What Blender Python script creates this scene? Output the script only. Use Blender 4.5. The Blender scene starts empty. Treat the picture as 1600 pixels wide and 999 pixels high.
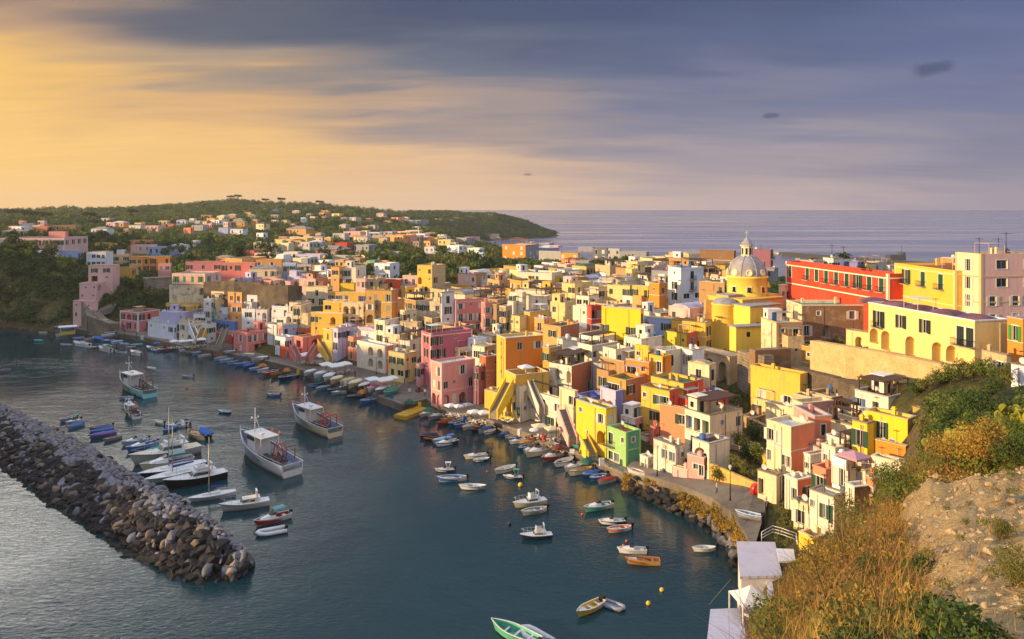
import bpy, math, random
from math import sin, cos, tan, pi, radians as R, atan2, sqrt
from mathutils import Vector, Matrix, noise
S = bpy.context.scene
COL = S.collection
rnd = random.Random(7)
# ------------------------------------------------------------------ camera
F = 1150.0; CX = 800.0; HV = 328.0; H = 45.0
cam_d = bpy.data.cameras.new('camera'); cam = bpy.data.objects.new('camera', cam_d); COL.objects.link(cam)
cam.location = (0, 0, H); cam.rotation_euler = (R(90), 0, 0)
cam_d.sensor_width = 36; cam_d.lens = F * 36 / 1600; cam_d.shift_y = -(499.5 - HV) / 1600
cam_d.clip_start = 0.5; cam_d.clip_end = 120000
S.camera = cam
S.view_settings.view_transform = 'Standard'; S.view_settings.look = 'None'
S.view_settings.exposure = .46; S.view_settings.gamma = 1
S.cycles.max_bounces = 6; S.cycles.diffuse_bounces = 3; S.cycles.glossy_bounces = 3
S.cycles.transmission_bounces = 2; S.cycles.transparent_max_bounces = 4
S.cycles.caustics_reflective = False; S.cycles.caustics_refractive = False
S.cycles.use_denoising = True
# ------------------------------------------------------------------ colours
def lin(c):
    if isinstance(c, str):
        c = c.lstrip('#'); c = [int(c[i:i+2], 16) / 255 for i in (0, 2, 4)]
    else: c = [x / 255 for x in c]
    return tuple((x / 12.92 if x <= .04045 else ((x + .055) / 1.055) ** 2.4) for x in c) + (1,)
# ------------------------------------------------------------------ world
SUN_AZ = -108.0; SUN_EL = 10.0        # azimuth from the view axis (left is negative), elevation
W = bpy.data.worlds.new('World'); S.world = W; W.use_nodes = True
nt = W.node_tree; N = nt.nodes; N.clear(); L = nt.links.new
def nd(t, **k):
    n = N.new(t)
    for a, b in k.items(): setattr(n, a, b)
    return n
def mth(op, a, b=None, c=None, clamp=False):
    n = nd('ShaderNodeMath', operation=op, use_clamp=clamp)
    for i, x in enumerate((a, b, c)):
        if x is None: continue
        if isinstance(x, (int, float)): n.inputs[i].default_value = x
        else: L(x, n.inputs[i])
    return n.outputs[0]
def mixc(f, a, b, bt='MIX'):
    n = nd('ShaderNodeMixRGB', blend_type=bt)
    for i, x in enumerate((f, a, b)):
        if isinstance(x, (int, float)): n.inputs[i].default_value = x
        elif isinstance(x, tuple): n.inputs[i].default_value = x
        else: L(x, n.inputs[i])
    return n.outputs[0]
tc = nd('ShaderNodeTexCoord'); sep = nd('ShaderNodeSeparateXYZ'); L(tc.outputs['Generated'], sep.inputs[0])
dx, dy, dz = sep.outputs
sky = nd('ShaderNodeTexSky', sky_type='NISHITA', sun_disc=False, sun_elevation=R(SUN_EL), sun_rotation=R(SUN_AZ))
az = mth('MULTIPLY', mth('ARCTAN2', dx, dy), 180 / pi)
el = mth('MULTIPLY', mth('ARCSINE', dz), 180 / pi)
# streaky cloud noise on a plane high above
inv = mth('DIVIDE', 1.0, mth('ADD', mth('MAXIMUM', dz, 0.0), 0.10))
cx = mth('MULTIPLY', dx, inv); cy = mth('MULTIPLY', dy, inv)
def cnoise(sx, sy, scale, det, rough, ox=0.0):
    cb = nd('ShaderNodeCombineXYZ'); L(mth('ADD', mth('MULTIPLY', cx, sx), ox), cb.inputs[0]); L(mth('MULTIPLY', cy, sy), cb.inputs[1])
    n = nd('ShaderNodeTexNoise'); n.inputs['Scale'].default_value = scale; n.inputs['Detail'].default_value = det
    n.inputs['Roughness'].default_value = rough; n.inputs['Distortion'].default_value = 0.4
    L(cb.outputs[0], n.inputs['Vector']); return n.outputs['Fac']
n1 = cnoise(.55, 1.3, 1.1, 4, .5); n2 = cnoise(.6, 1.7, 1.5, 5, .5, 3.1); n3 = cnoise(.9, 3.2, 2.2, 5, .5, 9.4)
warp = mth('ADD', mth('MULTIPLY', mth('SUBTRACT', n1, .5), 9.0), mth('MULTIPLY', mth('SUBTRACT', n2, .5), 6.5))
wamp = nd('ShaderNodeMapRange'); L(el, wamp.inputs[0]); wamp.inputs[1].default_value = 0; wamp.inputs[2].default_value = 7
ev = mth('ADD', el, mth('MULTIPLY', warp, wamp.outputs[0]))
def ramp(stops):                     # stops: (elevation, colour)
    n = nd('ShaderNodeValToRGB'); L(mth('DIVIDE', ev, 60.0, clamp=True), n.inputs[0]); cr = n.color_ramp
    cr.interpolation = 'EASE'
    while len(cr.elements) < len(stops): cr.elements.new(.5)
    for e, (p, c) in zip(cr.elements, stops): e.position = p / 60; e.color = lin(c)
    return n.outputs[0]
rampA = ramp([(0, (255, 206, 130)), (4, (255, 205, 118)), (9, (253, 198, 105)), (12.2, (205, 160, 118)), (15, (126, 108, 116)), (22, (150, 150, 165)), (30, (185, 190, 205)), (60, (200, 212, 235))])
rampB = ramp([(0, (248, 202, 142)), (4, (246, 196, 124)), (7.5, (226, 178, 122)), (10.5, (170, 148, 128)), (14.5, (96, 98, 112)), (24, (140, 142, 160)), (34, (175, 182, 202)), (60, (196, 208, 232))])
rampC = ramp([(0, (236, 198, 162)), (3, (226, 186, 150)), (6.5, (168, 148, 142)), (10, (112, 116, 134)), (15, (76, 84, 112)), (24, (120, 126, 150)), (34, (165, 172, 195)), (60, (190, 204, 230))])
rampD = ramp([(0, (196, 174, 172)), (3.5, (160, 148, 160)), (8, (122, 122, 148)), (12, (88, 96, 130)), (16, (72, 82, 118)), (24, (115, 122, 150)), (34, (162, 170, 196)), (60, (188, 202, 230))])
rampE = ramp([(0, (158, 148, 166)), (4, (124, 122, 150)), (9, (104, 108, 146)), (13, (88, 98, 140)), (16, (76, 88, 130)), (24, (118, 126, 158)), (34, (165, 174, 202)), (60, (190, 204, 232))])
rampZ = ramp([(0, (255, 214, 140)), (6, (255, 205, 120)), (14, (240, 196, 140)), (22, (205, 185, 170)), (32, (196, 196, 205)), (60, (205, 215, 236))])
rampK = ramp([(0, (180, 172, 190)), (8, (165, 168, 192)), (20, (178, 186, 210)), (35, (190, 200, 222)), (60, (196, 208, 234))])
def azs(a, b):
    n = nd('ShaderNodeMapRange', interpolation_type='SMOOTHSTEP'); L(azw, n.inputs[0]); n.inputs[1].default_value = a; n.inputs[2].default_value = b
    return n.outputs[0]
azw = mth('ADD', az, mth('MULTIPLY', mth('SUBTRACT', n1, .5), 16.0))
c = mixc(azs(-62, -36), rampZ, rampA)
c = mixc(azs(-40, -22), c, rampB); c = mixc(azs(-22, -4), c, rampC); c = mixc(azs(-4, 15), c, rampD); c = mixc(azs(18, 34), c, rampE)
c = mixc(azs(50, 95), c, rampK)
back = nd('ShaderNodeMapRange', interpolation_type='SMOOTHSTEP'); L(dy, back.inputs[0]); back.inputs[1].default_value = .1; back.inputs[2].default_value = -.5
c = mixc(back.outputs[0], c, rampK)
# finer streaks: slightly brighter and darker bands
st = mth('ADD', mth('MULTIPLY', mth('SUBTRACT', n3, .5), .22), mth('MULTIPLY', mth('SUBTRACT', n2, .5), .28))
stf = mth('ADD', 1.0, mth('MULTIPLY', st, wamp.outputs[0]))
cbs = nd('ShaderNodeCombineXYZ')
for i in range(3): L(stf, cbs.inputs[i])
c = mixc(1.0, c, cbs.outputs[0], 'MULTIPLY')
# bright patch added to the unseen sky at left, to light the harbour water
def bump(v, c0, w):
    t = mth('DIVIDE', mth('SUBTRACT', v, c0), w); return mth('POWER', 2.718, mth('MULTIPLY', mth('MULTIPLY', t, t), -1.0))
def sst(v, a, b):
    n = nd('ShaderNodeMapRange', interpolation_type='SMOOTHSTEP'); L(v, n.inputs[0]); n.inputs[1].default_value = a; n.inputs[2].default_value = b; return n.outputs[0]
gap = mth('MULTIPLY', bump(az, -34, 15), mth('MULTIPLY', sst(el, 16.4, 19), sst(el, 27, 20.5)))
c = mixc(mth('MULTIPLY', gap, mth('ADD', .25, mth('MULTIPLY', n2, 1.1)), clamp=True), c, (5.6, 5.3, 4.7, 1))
def puff(u, v, wu, wv, k):
    a0 = math.degrees(math.atan((u - CX) / F)); e0 = math.degrees(math.atan((HV - v) / F * cos(R(a0))))
    t = mth('ADD', mth('MULTIPLY', bump(az, a0, wu), bump(el, e0, wv)), mth('MULTIPLY', mth('SUBTRACT', n3s, .5), .9))
    n = nd('ShaderNodeMapRange', interpolation_type='SMOOTHSTEP'); L(t, n.inputs[0]); n.inputs[1].default_value = .3; n.inputs[2].default_value = .9; n.inputs[4].default_value = k * 1.45
    return n.outputs[0]
cbn = nd('ShaderNodeTexNoise'); cbn.inputs['Scale'].default_value = 60; cbn.inputs['Detail'].default_value = 4; L(tc.outputs['Generated'], cbn.inputs['Vector'])
n3s = cbn.outputs['Fac']
for a in ((1460, 107, 1.45, .62, .55), (1205, 181, .75, .26, .45), (824, 273, .4, .12, .35)):
    c = mixc(puff(*a), c, lin((66, 72, 104)))
skyn = mixc(1.0, sky.outputs[0], (.1, .1, .1, 1), 'MULTIPLY')
lift = nd('ShaderNodeMapRange', interpolation_type='SMOOTHSTEP'); L(el, lift.inputs[0]); lift.inputs[1].default_value = 18; lift.inputs[2].default_value = 42; lift.inputs[3].default_value = 1.0; lift.inputs[4].default_value = 1.6  # upper sky brightened beyond the frame to add fill light
cl = nd('ShaderNodeCombineXYZ')
for i in range(3): L(lift.outputs[0], cl.inputs[i])
c = mixc(1.0, c, cl.outputs[0], 'MULTIPLY')
c = mixc(.90, skyn, c)
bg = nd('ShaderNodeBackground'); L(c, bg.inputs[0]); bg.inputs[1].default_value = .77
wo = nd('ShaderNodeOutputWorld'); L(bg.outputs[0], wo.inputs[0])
# ------------------------------------------------------------------ sun
sd = bpy.data.lights.new('sun', 'SUN'); sd.energy = 5.0; sd.angle = R(.6); sd.color = (1.0, .69, .36)
sun = bpy.data.objects.new('sun', sd); COL.objects.link(sun)
sv = Vector((sin(R(SUN_AZ)) * cos(R(SUN_EL)), cos(R(SUN_AZ)) * cos(R(SUN_EL)), sin(R(SUN_EL))))
sun.rotation_euler = (-sv).to_track_quat('-Z', 'Y').to_euler()
# ------------------------------------------------------------------ materials
MATS = {}
class NT:
    def __init__(s, name):
        s.m = bpy.data.materials.new(name); s.m.use_nodes = True; s.t = s.m.node_tree; s.N = s.t.nodes
        s.b = s.N['Principled BSDF']; s.b.inputs['Specular IOR Level'].default_value = .25
    def n(s, t, **k):
        n = s.N.new(t)
        for a, b in k.items(): setattr(n, a, b)
        return n
    def l(s, a, b): s.t.links.new(a, b)
    def noise(s, scale, det=4, rough=.55, vec=None, dist=0):
        n = s.n('ShaderNodeTexNoise'); n.inputs['Scale'].default_value = scale; n.inputs['Detail'].default_value = det
        n.inputs['Roughness'].default_value = rough; n.inputs['Distortion'].default_value = dist
        if vec is not None: s.l(vec, n.inputs['Vector'])
        return n.outputs['Fac']
    def rng(s, f, a, b, c=0, d=1):
        n = s.n('ShaderNodeMapRange'); s.l(f, n.inputs[0])
        for i, x in enumerate((a, b, c, d)): n.inputs[i + 1].default_value = x
        return n.outputs[0]
    def mix(s, f, a, b, bt='MIX'):
        n = s.n('ShaderNodeMixRGB', blend_type=bt)
        for i, x in enumerate((f, a, b)):
            if isinstance(x, (int, float, tuple)): n.inputs[i].default_value = x
            else: s.l(x, n.inputs[i])
        return n.outputs[0]
    def coords(s, sx=1, sy=1, sz=1, world=True):
        if world: o = s.n('ShaderNodeNewGeometry').outputs['Position']
        else: o = s.n('ShaderNodeTexCoord').outputs['Object']
        m = s.n('ShaderNodeMapping'); m.inputs['Scale'].default_value = (sx, sy, sz); s.l(o, m.inputs[0]); return m.outputs[0]
    def bump(s, f, st, dist=.05):
        n = s.n('ShaderNodeBump'); n.inputs['Strength'].default_value = st; n.inputs['Distance'].default_value = dist
        s.l(f, n.inputs['Height']); s.l(n.outputs[0], s.b.inputs['Normal'])
def shade(c, k): return tuple(min(1, x * k) for x in c[:3]) + (1,)
def plaster(hexc, wear=.5):
    key = ('pl', hexc, wear)
    if key in MATS: return MATS[key]
    s = NT('plaster'); c = lin(hexc)
    c = tuple(min(x, .86) for x in c[:3]) + (1,)
    grey = (.30, .26, .21, 1)
    big = s.noise(.22, 6, .65, s.coords(1, 1, 1)); streak = s.noise(1.0, 5, .62, s.coords(1.9, 1.9, .22)); fine = s.noise(4.5, 4, .6, s.coords())
    x = s.mix(s.rng(big, .35, .68, 0, .5 * wear + .12), c, s.mix(.35, shade(c, .66), (.42, .38, .32, 1))); x = s.mix(s.rng(s.noise(.9, 5, .6, s.coords()), .5, .66, 0, .35 * wear + .08), x, shade(c, 1.16))
    x = s.mix(s.rng(streak, .47, .74, 0, .85 * wear + .08), x, s.mix(.5, shade(c, .62), grey))
    x = s.mix(s.rng(fine, .35, .7, 0, .3), x, shade(c, 1.2)); x = s.mix(s.rng(s.noise(1.4, 6, .7, s.coords(1, 1, .8)), .58, .63, 0, .12 + .4 * wear), x, s.mix(.5, c, (.5, .45, .38, 1)))
    if wear > .8: x = s.mix(s.rng(s.noise(.5, 6, .65, s.coords()), .52, .6, 0, .7), x, (.36, .27, .18, 1))
    s.l(x, s.b.inputs['Base Color']); s.b.inputs['Roughness'].default_value = .93; s.b.inputs['Specular IOR Level'].default_value = .15
    s.bump(fine, .35, .06)
    MATS[key] = s.m; return s.m
def mat(name, c, rough=.6, metal=0, spec=.3, noise=0, scale=3, bump=0, obj=False, c2=None):
    key = (name, str(c), rough, noise)
    if key in MATS: return MATS[key]
    s = NT(name); cc = lin(c) if (isinstance(c, str) or max(c) > 1) else tuple(c) + (1,)
    if noise:
        f = s.noise(scale, 5, .6, s.coords(world=not obj))
        c_b = (lin(c2) if isinstance(c2, str) or max(c2) > 1 else tuple(c2) + (1,)) if c2 else shade(cc, 1 - noise)
        x = s.mix(s.rng(f, .35, .68), cc, c_b); s.l(x, s.b.inputs['Base Color'])
        if bump: s.bump(f, bump, .1)
    else: s.b.inputs['Base Color'].default_value = cc
    s.b.inputs['Roughness'].default_value = rough; s.b.inputs['Metallic'].default_value = metal; s.b.inputs['Specular IOR Level'].default_value = spec
    MATS[key] = s.m; return s.m
# ------------------------------------------------------------------ mesh builder
class MB:
    def __init__(s): s.v = []; s.f = []; s.s = []
    def quad(s, *p, sm=False):
        n = len(s.v); s.v.extend(tuple(q) for q in p); s.f.append(tuple(range(n, n + len(p)))); s.s.append(sm)
    def box(s, x0, x1, y0, y1, z0, z1, M=None, skip=''):
        p = [(x0, y0, z0), (x1, y0, z0), (x1, y1, z0), (x0, y1, z0), (x0, y0, z1), (x1, y0, z1), (x1, y1, z1), (x0, y1, z1)]
        if M is not None: p = [tuple(M @ Vector(q)) for q in p]
        n = len(s.v); s.v.extend(p)
        for k, q in (('b', (0, 3, 2, 1)), ('t', (4, 5, 6, 7)), ('f', (0, 1, 5, 4)), ('r', (1, 2, 6, 5)), ('k', (2, 3, 7, 6)), ('l', (3, 0, 4, 7))):
            if k in skip: continue
            s.f.append(tuple(n + i for i in q)); s.s.append(False)
        return s
    def ring(s, rings, closed=True, cap0=False, cap1=False, sm=True):
        """rings: list of equal-length point loops, lofted"""
        n = len(s.v); m = len(rings[0])
        for r in rings: s.v.extend(tuple(q) for q in r)
        for i in range(len(rings) - 1):
            for j in range(m if closed else m - 1):
                a = n + i * m + j; b = n + i * m + (j + 1) % m
                s.f.append((a, b, b + m, a + m)); s.s.append(sm)
        if cap0: s.f.append(tuple(n + j for j in reversed(range(m)))); s.s.append(False)
        if cap1: s.f.append(tuple(n + (len(rings) - 1) * m + j for j in range(m))); s.s.append(False)
        return s
    def cyl(s, x, y, z0, z1, r0, r1=None, n=10, cap=True, sm=True):
        r1 = r0 if r1 is None else r1
        rr = [[(x + r * cos(2 * pi * j / n), y + r * sin(2 * pi * j / n), z) for j in range(n)] for r, z in ((r0, z0), (r1, z1))]
        return s.ring(rr, cap0=cap, cap1=cap, sm=sm)
    def tube(s, pts, r, n=6, r1=None):
        pts = [Vector(p) for p in pts]; rings = []
        for i, p in enumerate(pts):
            d = (pts[min(i + 1, len(pts) - 1)] - pts[max(i - 1, 0)])
            if d.length < 1e-9: d = Vector((0, 0, 1))
            d.normalize(); a = d.orthogonal().normalized() if abs(d.z) > .99 else d.cross(Vector((0, 0, 1))).normalized(); b = d.cross(a)
            rad = r if r1 is None else r + (r1 - r) * i / (len(pts) - 1)
            rings.append([p + (a * cos(2 * pi * j / n) + b * sin(2 * pi * j / n)) * rad for j in range(n)])
        return s.ring(rings, cap0=True, cap1=True)
    def lathe(s, prof, x=0, y=0, n=24, sm=True, a0=0, a1=2 * pi):
        full = abs(a1 - a0 - 2 * pi) < 1e-6; k = n if full else n + 1
        rr = [[(x + r * cos(a0 + (a1 - a0) * j / n), y + r * sin(a0 + (a1 - a0) * j / n), z) for j in range(k)] for r, z in prof]
        return s.ring(rr, closed=full, sm=sm)
    def mesh(s, name, mat_=None):
        me = bpy.data.meshes.new(name); me.from_pydata(s.v, [], s.f)
        me.polygons.foreach_set('use_smooth', s.s)
        if mat_ is not None: me.materials.append(mat_)
        me.update(); return me
    def obj(s, name, mat_, parent=None, loc=(0, 0, 0), rz=0):
        return put(name, s.mesh(name, mat_), parent, loc, rz)
def put(name, me, parent=None, loc=(0, 0, 0), rz=0, sc=None):
    o = bpy.data.objects.new(name, me); o.location = loc; o.rotation_euler = (0, 0, rz)
    if sc is not None: o.scale = sc
    if parent is not None: o.parent = parent
    COL.objects.link(o); return o
def tag(o, label=None, cat=None, group=None, kind=None):
    if label: o['label'] = label
    if cat: o['category'] = cat
    if group: o['group'] = group
    if kind: o['kind'] = kind
    return o
def thing(name, label, cat, loc=(0, 0, 0), rz=0, group=None):
    return tag(put(name, None, None, loc, rz), label, cat, group)
KIDS = {}
def copy_tree(o, loc=None, rz=None, sc=None, parent=None):
    c = o.copy(); COL.objects.link(c)
    if parent is not None: c.parent = parent
    if loc is not None: c.location = loc
    if rz is not None: c.rotation_euler = (0, 0, rz)
    if sc is not None: c.scale = sc
    for ch in list(o.children): copy_tree(ch, parent=c)
    return c
# pixel helpers used while surveying the photograph: depth Y or height z gives a real place
def px(u, v, z=0.0):
    Y = (H - z) * F / (v - HV); return Vector(((u - CX) / F * Y, Y, z))
def pxY(u, v, Y): return Vector(((u - CX) / F * Y, Y, H - (v - HV) / F * Y))
def interp(t, x):
    if x <= t[0][0]: return t[0][1]
    for (a, b), (c_, d) in zip(t, t[1:]):
        if x <= c_: return b + (d - b) * (x - a) / (c_ - a)
    return t[-1][1]
# ------------------------------------------------------------------ terrain
SHORE = [(-400, 330), (-120, 300), (0, 283), (60, 272), (110, 269.5), (200, 256), (330, 228), (450, 205), (520, 188), (600, 172.5), (700, 158), (760, 152), (850, 139),
         (940, 126), (1010, 116), (1060, 110), (1110, 104.5), (1148, 98), (1156, 40), (1170, 0), (2400, 0)]
QUAY = 1.6
PROF = {
 -400: [(330, 5), (345, 45), (370, 52), (500, 55), (800, 60), (1000, 60), (1200, 10), (1500, -3)],
 -120: [(302, 2), (316, 26), (335, 33), (500, 34), (800, 44), (1000, 45), (1200, 10), (1500, -3)],
 0:    [(283, 1), (296, 18), (310, 26), (340, 28), (450, 30), (800, 38), (1000, 41), (1150, 20), (1400, -3)],
 60:   [(274, 1), (288, 18), (302, 25), (340, 27.5), (450, 29.5), (800, 38), (1000, 42), (1150, 20), (1400, -3)],
 100:  [(270, 1.6), (278, 8), (292, 18), (310, 22), (400, 26), (600, 31), (1000, 45), (1200, 20), (1500, -3)],
 180:  [(262, 1.6), (272, 3), (286, 11), (305, 18), (380, 23), (600, 30), (1000, 46), (1200, 20), (1500, -3)],
 240:  [(250, 1.6), (262, 3), (278, 10), (298, 16), (380, 21), (600, 29), (1000, 46), (1150, 47), (1400, -3)],
 370:  [(222, 1.6), (236, 1.8), (250, 5), (262, 9), (290, 16), (360, 20), (500, 25), (700, 34), (1000, 52), (1200, 58), (1350, 50), (1600, -3)],
 500:  [(190, 1.6), (212, 2), (225, 5), (245, 10), (280, 15), (330, 18), (450, 21), (700, 28), (1000, 43), (1150, 52), (1300, 40), (1600, -3)],
 600:  [(173, 1.6), (198, 2), (210, 4), (240, 8), (270, 12), (330, 16), (450, 19), (700, 24), (1000, 34), (1200, 42), (1300, 30), (1500, -3)],
 700:  [(158, 1.6), (176, 2), (190, 4), (215, 9), (250, 13), (330, 16.5), (450, 17), (600, 18), (780, 18), (960, 14), (1090, 22), (1250, 38), (1320, 20), (1500, -3)],
 770:  [(151, 1.6), (162, 2), (175, 4), (200, 9), (250, 14.5), (330, 16.5), (450, 16), (600, 12), (700, 5), (760, -2), (1080, -2), (1130, 10), (1200, 33), (1270, 35), (1330, 12), (1400, -3)],
 820:  [(143, 1.6), (152, 2), (168, 5), (200, 11), (250, 15), (330, 17), (440, 15.5), (520, 10), (600, -2), (1120, -2), (1180, 10), (1240, 24), (1300, 14), (1400, -3)],
 870:  [(137, 1.6), (145, 2), (160, 6), (200, 11.5), (250, 15), (330, 17.5), (420, 16), (480, 8), (530, -2), (1210, -3), (1280, 1), (1330, .5), (1400, -3)],
 900:  [(133, 1.6), (140, 2), (155, 6), (200, 12), (250, 15.5), (330, 18), (400, 16.5), (460, 6), (500, -3), (1400, -3)],
 1000: [(120, 1.8), (125, 2.5), (140, 6), (165, 11), (200, 15), (250, 18), (330, 19.5), (380, 18), (430, 5), (460, -3), (1400, -3)],
 1060: [(20, -2.5), (100, -2.5), (110, 1), (113, 2.6), (118, 3.2), (130, 5), (150, 9.5), (165, 11.5), (190, 16), (230, 19), (320, 20), (370, 17), (420, -3), (1400, -3)],
 1100: [(75, -2), (107, -1), (110, 3.6), (120, 4.2), (140, 7), (165, 12), (190, 17), (230, 20), (300, 20), (350, 12), (400, -3)],
 1148: [(20, 29), (30, 22), (45, 9), (60, 3), (75, -2), (98, -1.5), (102, 4), (112, 5), (140, 8), (162, 11.5), (185, 18), (220, 20), (280, 20), (330, 12), (380, -3)],
 1200: [(6, 39), (12, 36.5), (22, 32), (30, 28.5), (42, 16), (55, 7), (70, 4), (98, 4.6), (108, 5.2), (125, 7), (140, 8), (160, 12.5), (180, 19), (220, 20), (280, 20), (330, 10), (370, -3)],
 1250: [(5, 40.5), (12, 37.6), (20, 34), (30, 30), (42, 20), (55, 10), (68, 5), (84, 5.2), (100, 6), (115, 7.5), (130, 10), (150, 15), (180, 20), (270, 20), (320, 8), (360, -3)],
 1300: [(5, 41), (14, 37.2), (20, 35), (28, 31.8), (38, 24.5), (50, 15), (62, 7), (80, 5.5), (95, 7), (110, 9), (120, 11), (130, 15), (150, 18.5), (180, 20), (270, 19), (330, 4), (360, -3)],
 1350: [(5, 41.5), (12, 38.4), (18, 36.6), (26, 33.4), (36, 27.5), (48, 19), (62, 10), (85, 8.5), (100, 10), (110, 12.5), (116, 17.5), (135, 19), (180, 20), (270, 18), (330, 2), (360, -3)],
 1400: [(2.5, 42.4), (5, 41), (10, 39.2), (15, 37.8), (22, 35.8), (30, 33.2), (37, 30), (46, 25), (58, 17), (75, 13.5), (95, 14.5), (106, 17.5), (135, 20), (180, 20), (270, 17), (330, 0), (360, -3)],
 1450: [(2.5, 42.6), (5, 41.3), (9, 40), (13, 38.9), (20, 37.2), (28, 34.8), (38, 31.8), (48, 28.2), (60, 24), (75, 21.5), (95, 20.2), (114, 19.3), (135, 21), (180, 21), (260, 18), (320, -3)],
 1500: [(2.5, 42.9), (5, 41.6), (7, 40.75), (8, 40.45), (11, 39.75), (17, 38.2), (21, 37.1), (30, 33.8), (45, 30.2), (60, 26.6), (80, 23.2), (100, 21.4), (118, 20.2), (150, 21), (180, 21), (260, 18), (320, -3)],
 1600: [(2.5, 43), (4, 42.2), (7, 40.9), (10, 40.1), (15, 39), (22, 37.3), (30, 34.8), (45, 31), (60, 27.8), (80, 24.8), (100, 23.2), (125, 22), (160, 22), (260, 18), (320, -3)],
 1800: [(2.5, 43.1), (4, 42.4), (10, 40.6), (20, 39), (30, 36.5), (60, 29.5), (100, 25), (160, 23), (260, 18), (320, -3)],
 2400: [(4, 43.5), (20, 41), (60, 33), (100, 28), (200, 20), (300, -3)],
}
PK = sorted(PROF)
def ground(x, y):
    y = max(y, 1.0); u = CX + x / y * F; u = max(PK[0], min(PK[-1], u))
    sh = interp(SHORE, u)
    for a, b in zip(PK, PK[1:]):
        if u <= b: break
    t = (u - a) / (b - a)
    if sh > 1 and y < sh + .6 and not (u > 1060 and y < 78): return -2.5
    if u < 1000 and y < 120:
        return -2.5
    z = interp(PROF[a], y) * (1 - t) + interp(PROF[b], y) * t
    if y > 60:
        k = min(1, max(0, (y - 240) / 500))
        if z > 14 and k > 0: z += k * 3.0 * noise.noise(Vector((x * .012, y * .012, 3.1)))
    return z
def sandw(x, y, sh=0):
    u = CX + x / max(y, 1) * F
    if y > 24.5: return 0.0
    z = ground(x, y); v = HV + (H - z) * F / y
    edge = interp([(760, 1405), (850, 1375), (905, 1425), (960, 1450), (1040, 1510), (1300, 1750)], v)
    return max(0, min(1, (u - edge + sh * max(0, min(1, (v - 860) / 90)) + 45 * noise.noise(Vector((x * .9, y * .9, 0)))) / 40))
TB = MB(); sandv = []
us = [-400 + 40 * i for i in range(10)] + [0 + 12.5 * i for i in range(0, 84)] + [1050 + 6.25 * i for i in range(0, 120)] + [1825 + 60 * i for i in range(10)]
ys = [2.5 * 1.04 ** i for i in range(0, 71)]
y = ys[-1]
while y < 440: y += 2.6 + max(0, (y - 200)) * .012; ys.append(y)
while y < 1650: y += 14; ys.append(y)
for Y in ys:
    for u in us:
        X = (u - CX) / F * Y; z = ground(X, Y)
        if z > 1.9 and Y < 60:
            z += (.34 if Y > 12 else .12) * noise.fractal(Vector((X * .35, Y * .35, 0)), 1, 2.1, 5) * min(1, (Y / 16) ** 2)
            z += .17 * noise.fractal(Vector((X * 1.7, Y * 1.7, 5)), 1, 2.1, 4) * min(1, (Y / 12) ** 2)
        elif z < 2.7: z -= .6
        elif z > 3: z += .7 * noise.fractal(Vector((X * .07, Y * .07, 0)), 1, 2.1, 4)
        TB.v.append((X, Y, z)); sandv.append(sandw(X, Y, 170))
nu = len(us)
for i in range(len(ys) - 1):
    for j in range(nu - 1):
        a = i * nu + j
        q = (a, a + 1, a + nu + 1, a + nu)
        if max(TB.v[k][2] for k in q) < -1.9: continue
        TB.f.append(q); TB.s.append(True)
s = NT('hillside_soil')
g = s.n('ShaderNodeVertexColor', layer_name='sand'); geo = s.n('ShaderNodeNewGeometry'); sp = s.n('ShaderNodeSeparateXYZ'); s.l(geo.outputs['Normal'], sp.inputs[0])
nA = s.noise(.06, 6, .62, s.coords()); nB = s.noise(1.1, 6, .65, s.coords()); nC = s.noise(6, 5, .7, s.coords()); nD = s.noise(.5, 7, .7, s.coords(1, 1, 6), .6); vc = s.n('ShaderNodeTexVoronoi', feature='DISTANCE_TO_EDGE'); vc.inputs['Scale'].default_value = .8; s.l(s.coords(1, 1, 2.5), vc.inputs['Vector']); crk = s.rng(vc.outputs['Distance'], .0, .06, 1, 0); peb = s.noise(16, 3, .6, s.coords())
green = s.mix(s.rng(nA, .35, .68), lin('#2c3a1a'), lin('#5a5a26')); green = s.mix(s.rng(nB, .4, .7, 0, .8), green, lin('#7d6a3c'))
steep = s.rng(sp.outputs[2], .45, .8, 1, 0)
rock = s.mix(s.rng(nB, .3, .7), lin('#5c4a34'), lin('#9a8258'))
gr = s.mix(s.mix(1.0, steep, s.rng(nA, .3, .6, .2, 1), 'MULTIPLY'), green, rock)
sand = s.mix(s.rng(nD, .3, .7), lin('#ecce94'), lin('#d0aa70')); sand = s.mix(s.rng(nC, .5, .75, 0, .7), sand, lin('#9c7f56'))
sand = s.mix(s.rng(nB, .55, .72, 0, .55), sand, lin('#e6d2a8'))
sand = s.mix(s.rng(peb, .56, .66, 0, .45), sand, lin('#8a7252')); cm_ = s.n('ShaderNodeMath', operation='MULTIPLY'); s.l(crk, cm_.inputs[0]); s.l(s.rng(nB, .42, .6), cm_.inputs[1]); sand = s.mix(s.rng(cm_.outputs[0], 0, 1, 0, .4), sand, lin('#5c4830')); x = s.mix(g.outputs[0], gr, sand); s.l(x, s.b.inputs['Base Color']); s.b.inputs['Roughness'].default_value = .95
bm_ = s.n('ShaderNodeMath', operation='ADD'); s.l(nD, bm_.inputs[0]); s.l(nC, bm_.inputs[1]); bm2 = s.n('ShaderNodeMath', operation='MULTIPLY_ADD'); s.l(peb, bm2.inputs[0]); bm2.inputs[1].default_value = .5; s.l(bm_.outputs[0], bm2.inputs[2]); s.bump(bm2.outputs[0], 1.0, .35)
soil = s.m
terr = TB.obj('ground', soil); tag(terr, kind='structure')
ca = terr.data.color_attributes.new('sand', 'FLOAT_COLOR', 'POINT')
ca.data.foreach_set('color', [k for w in sandv for k in (w, w, w, 1)])
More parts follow.
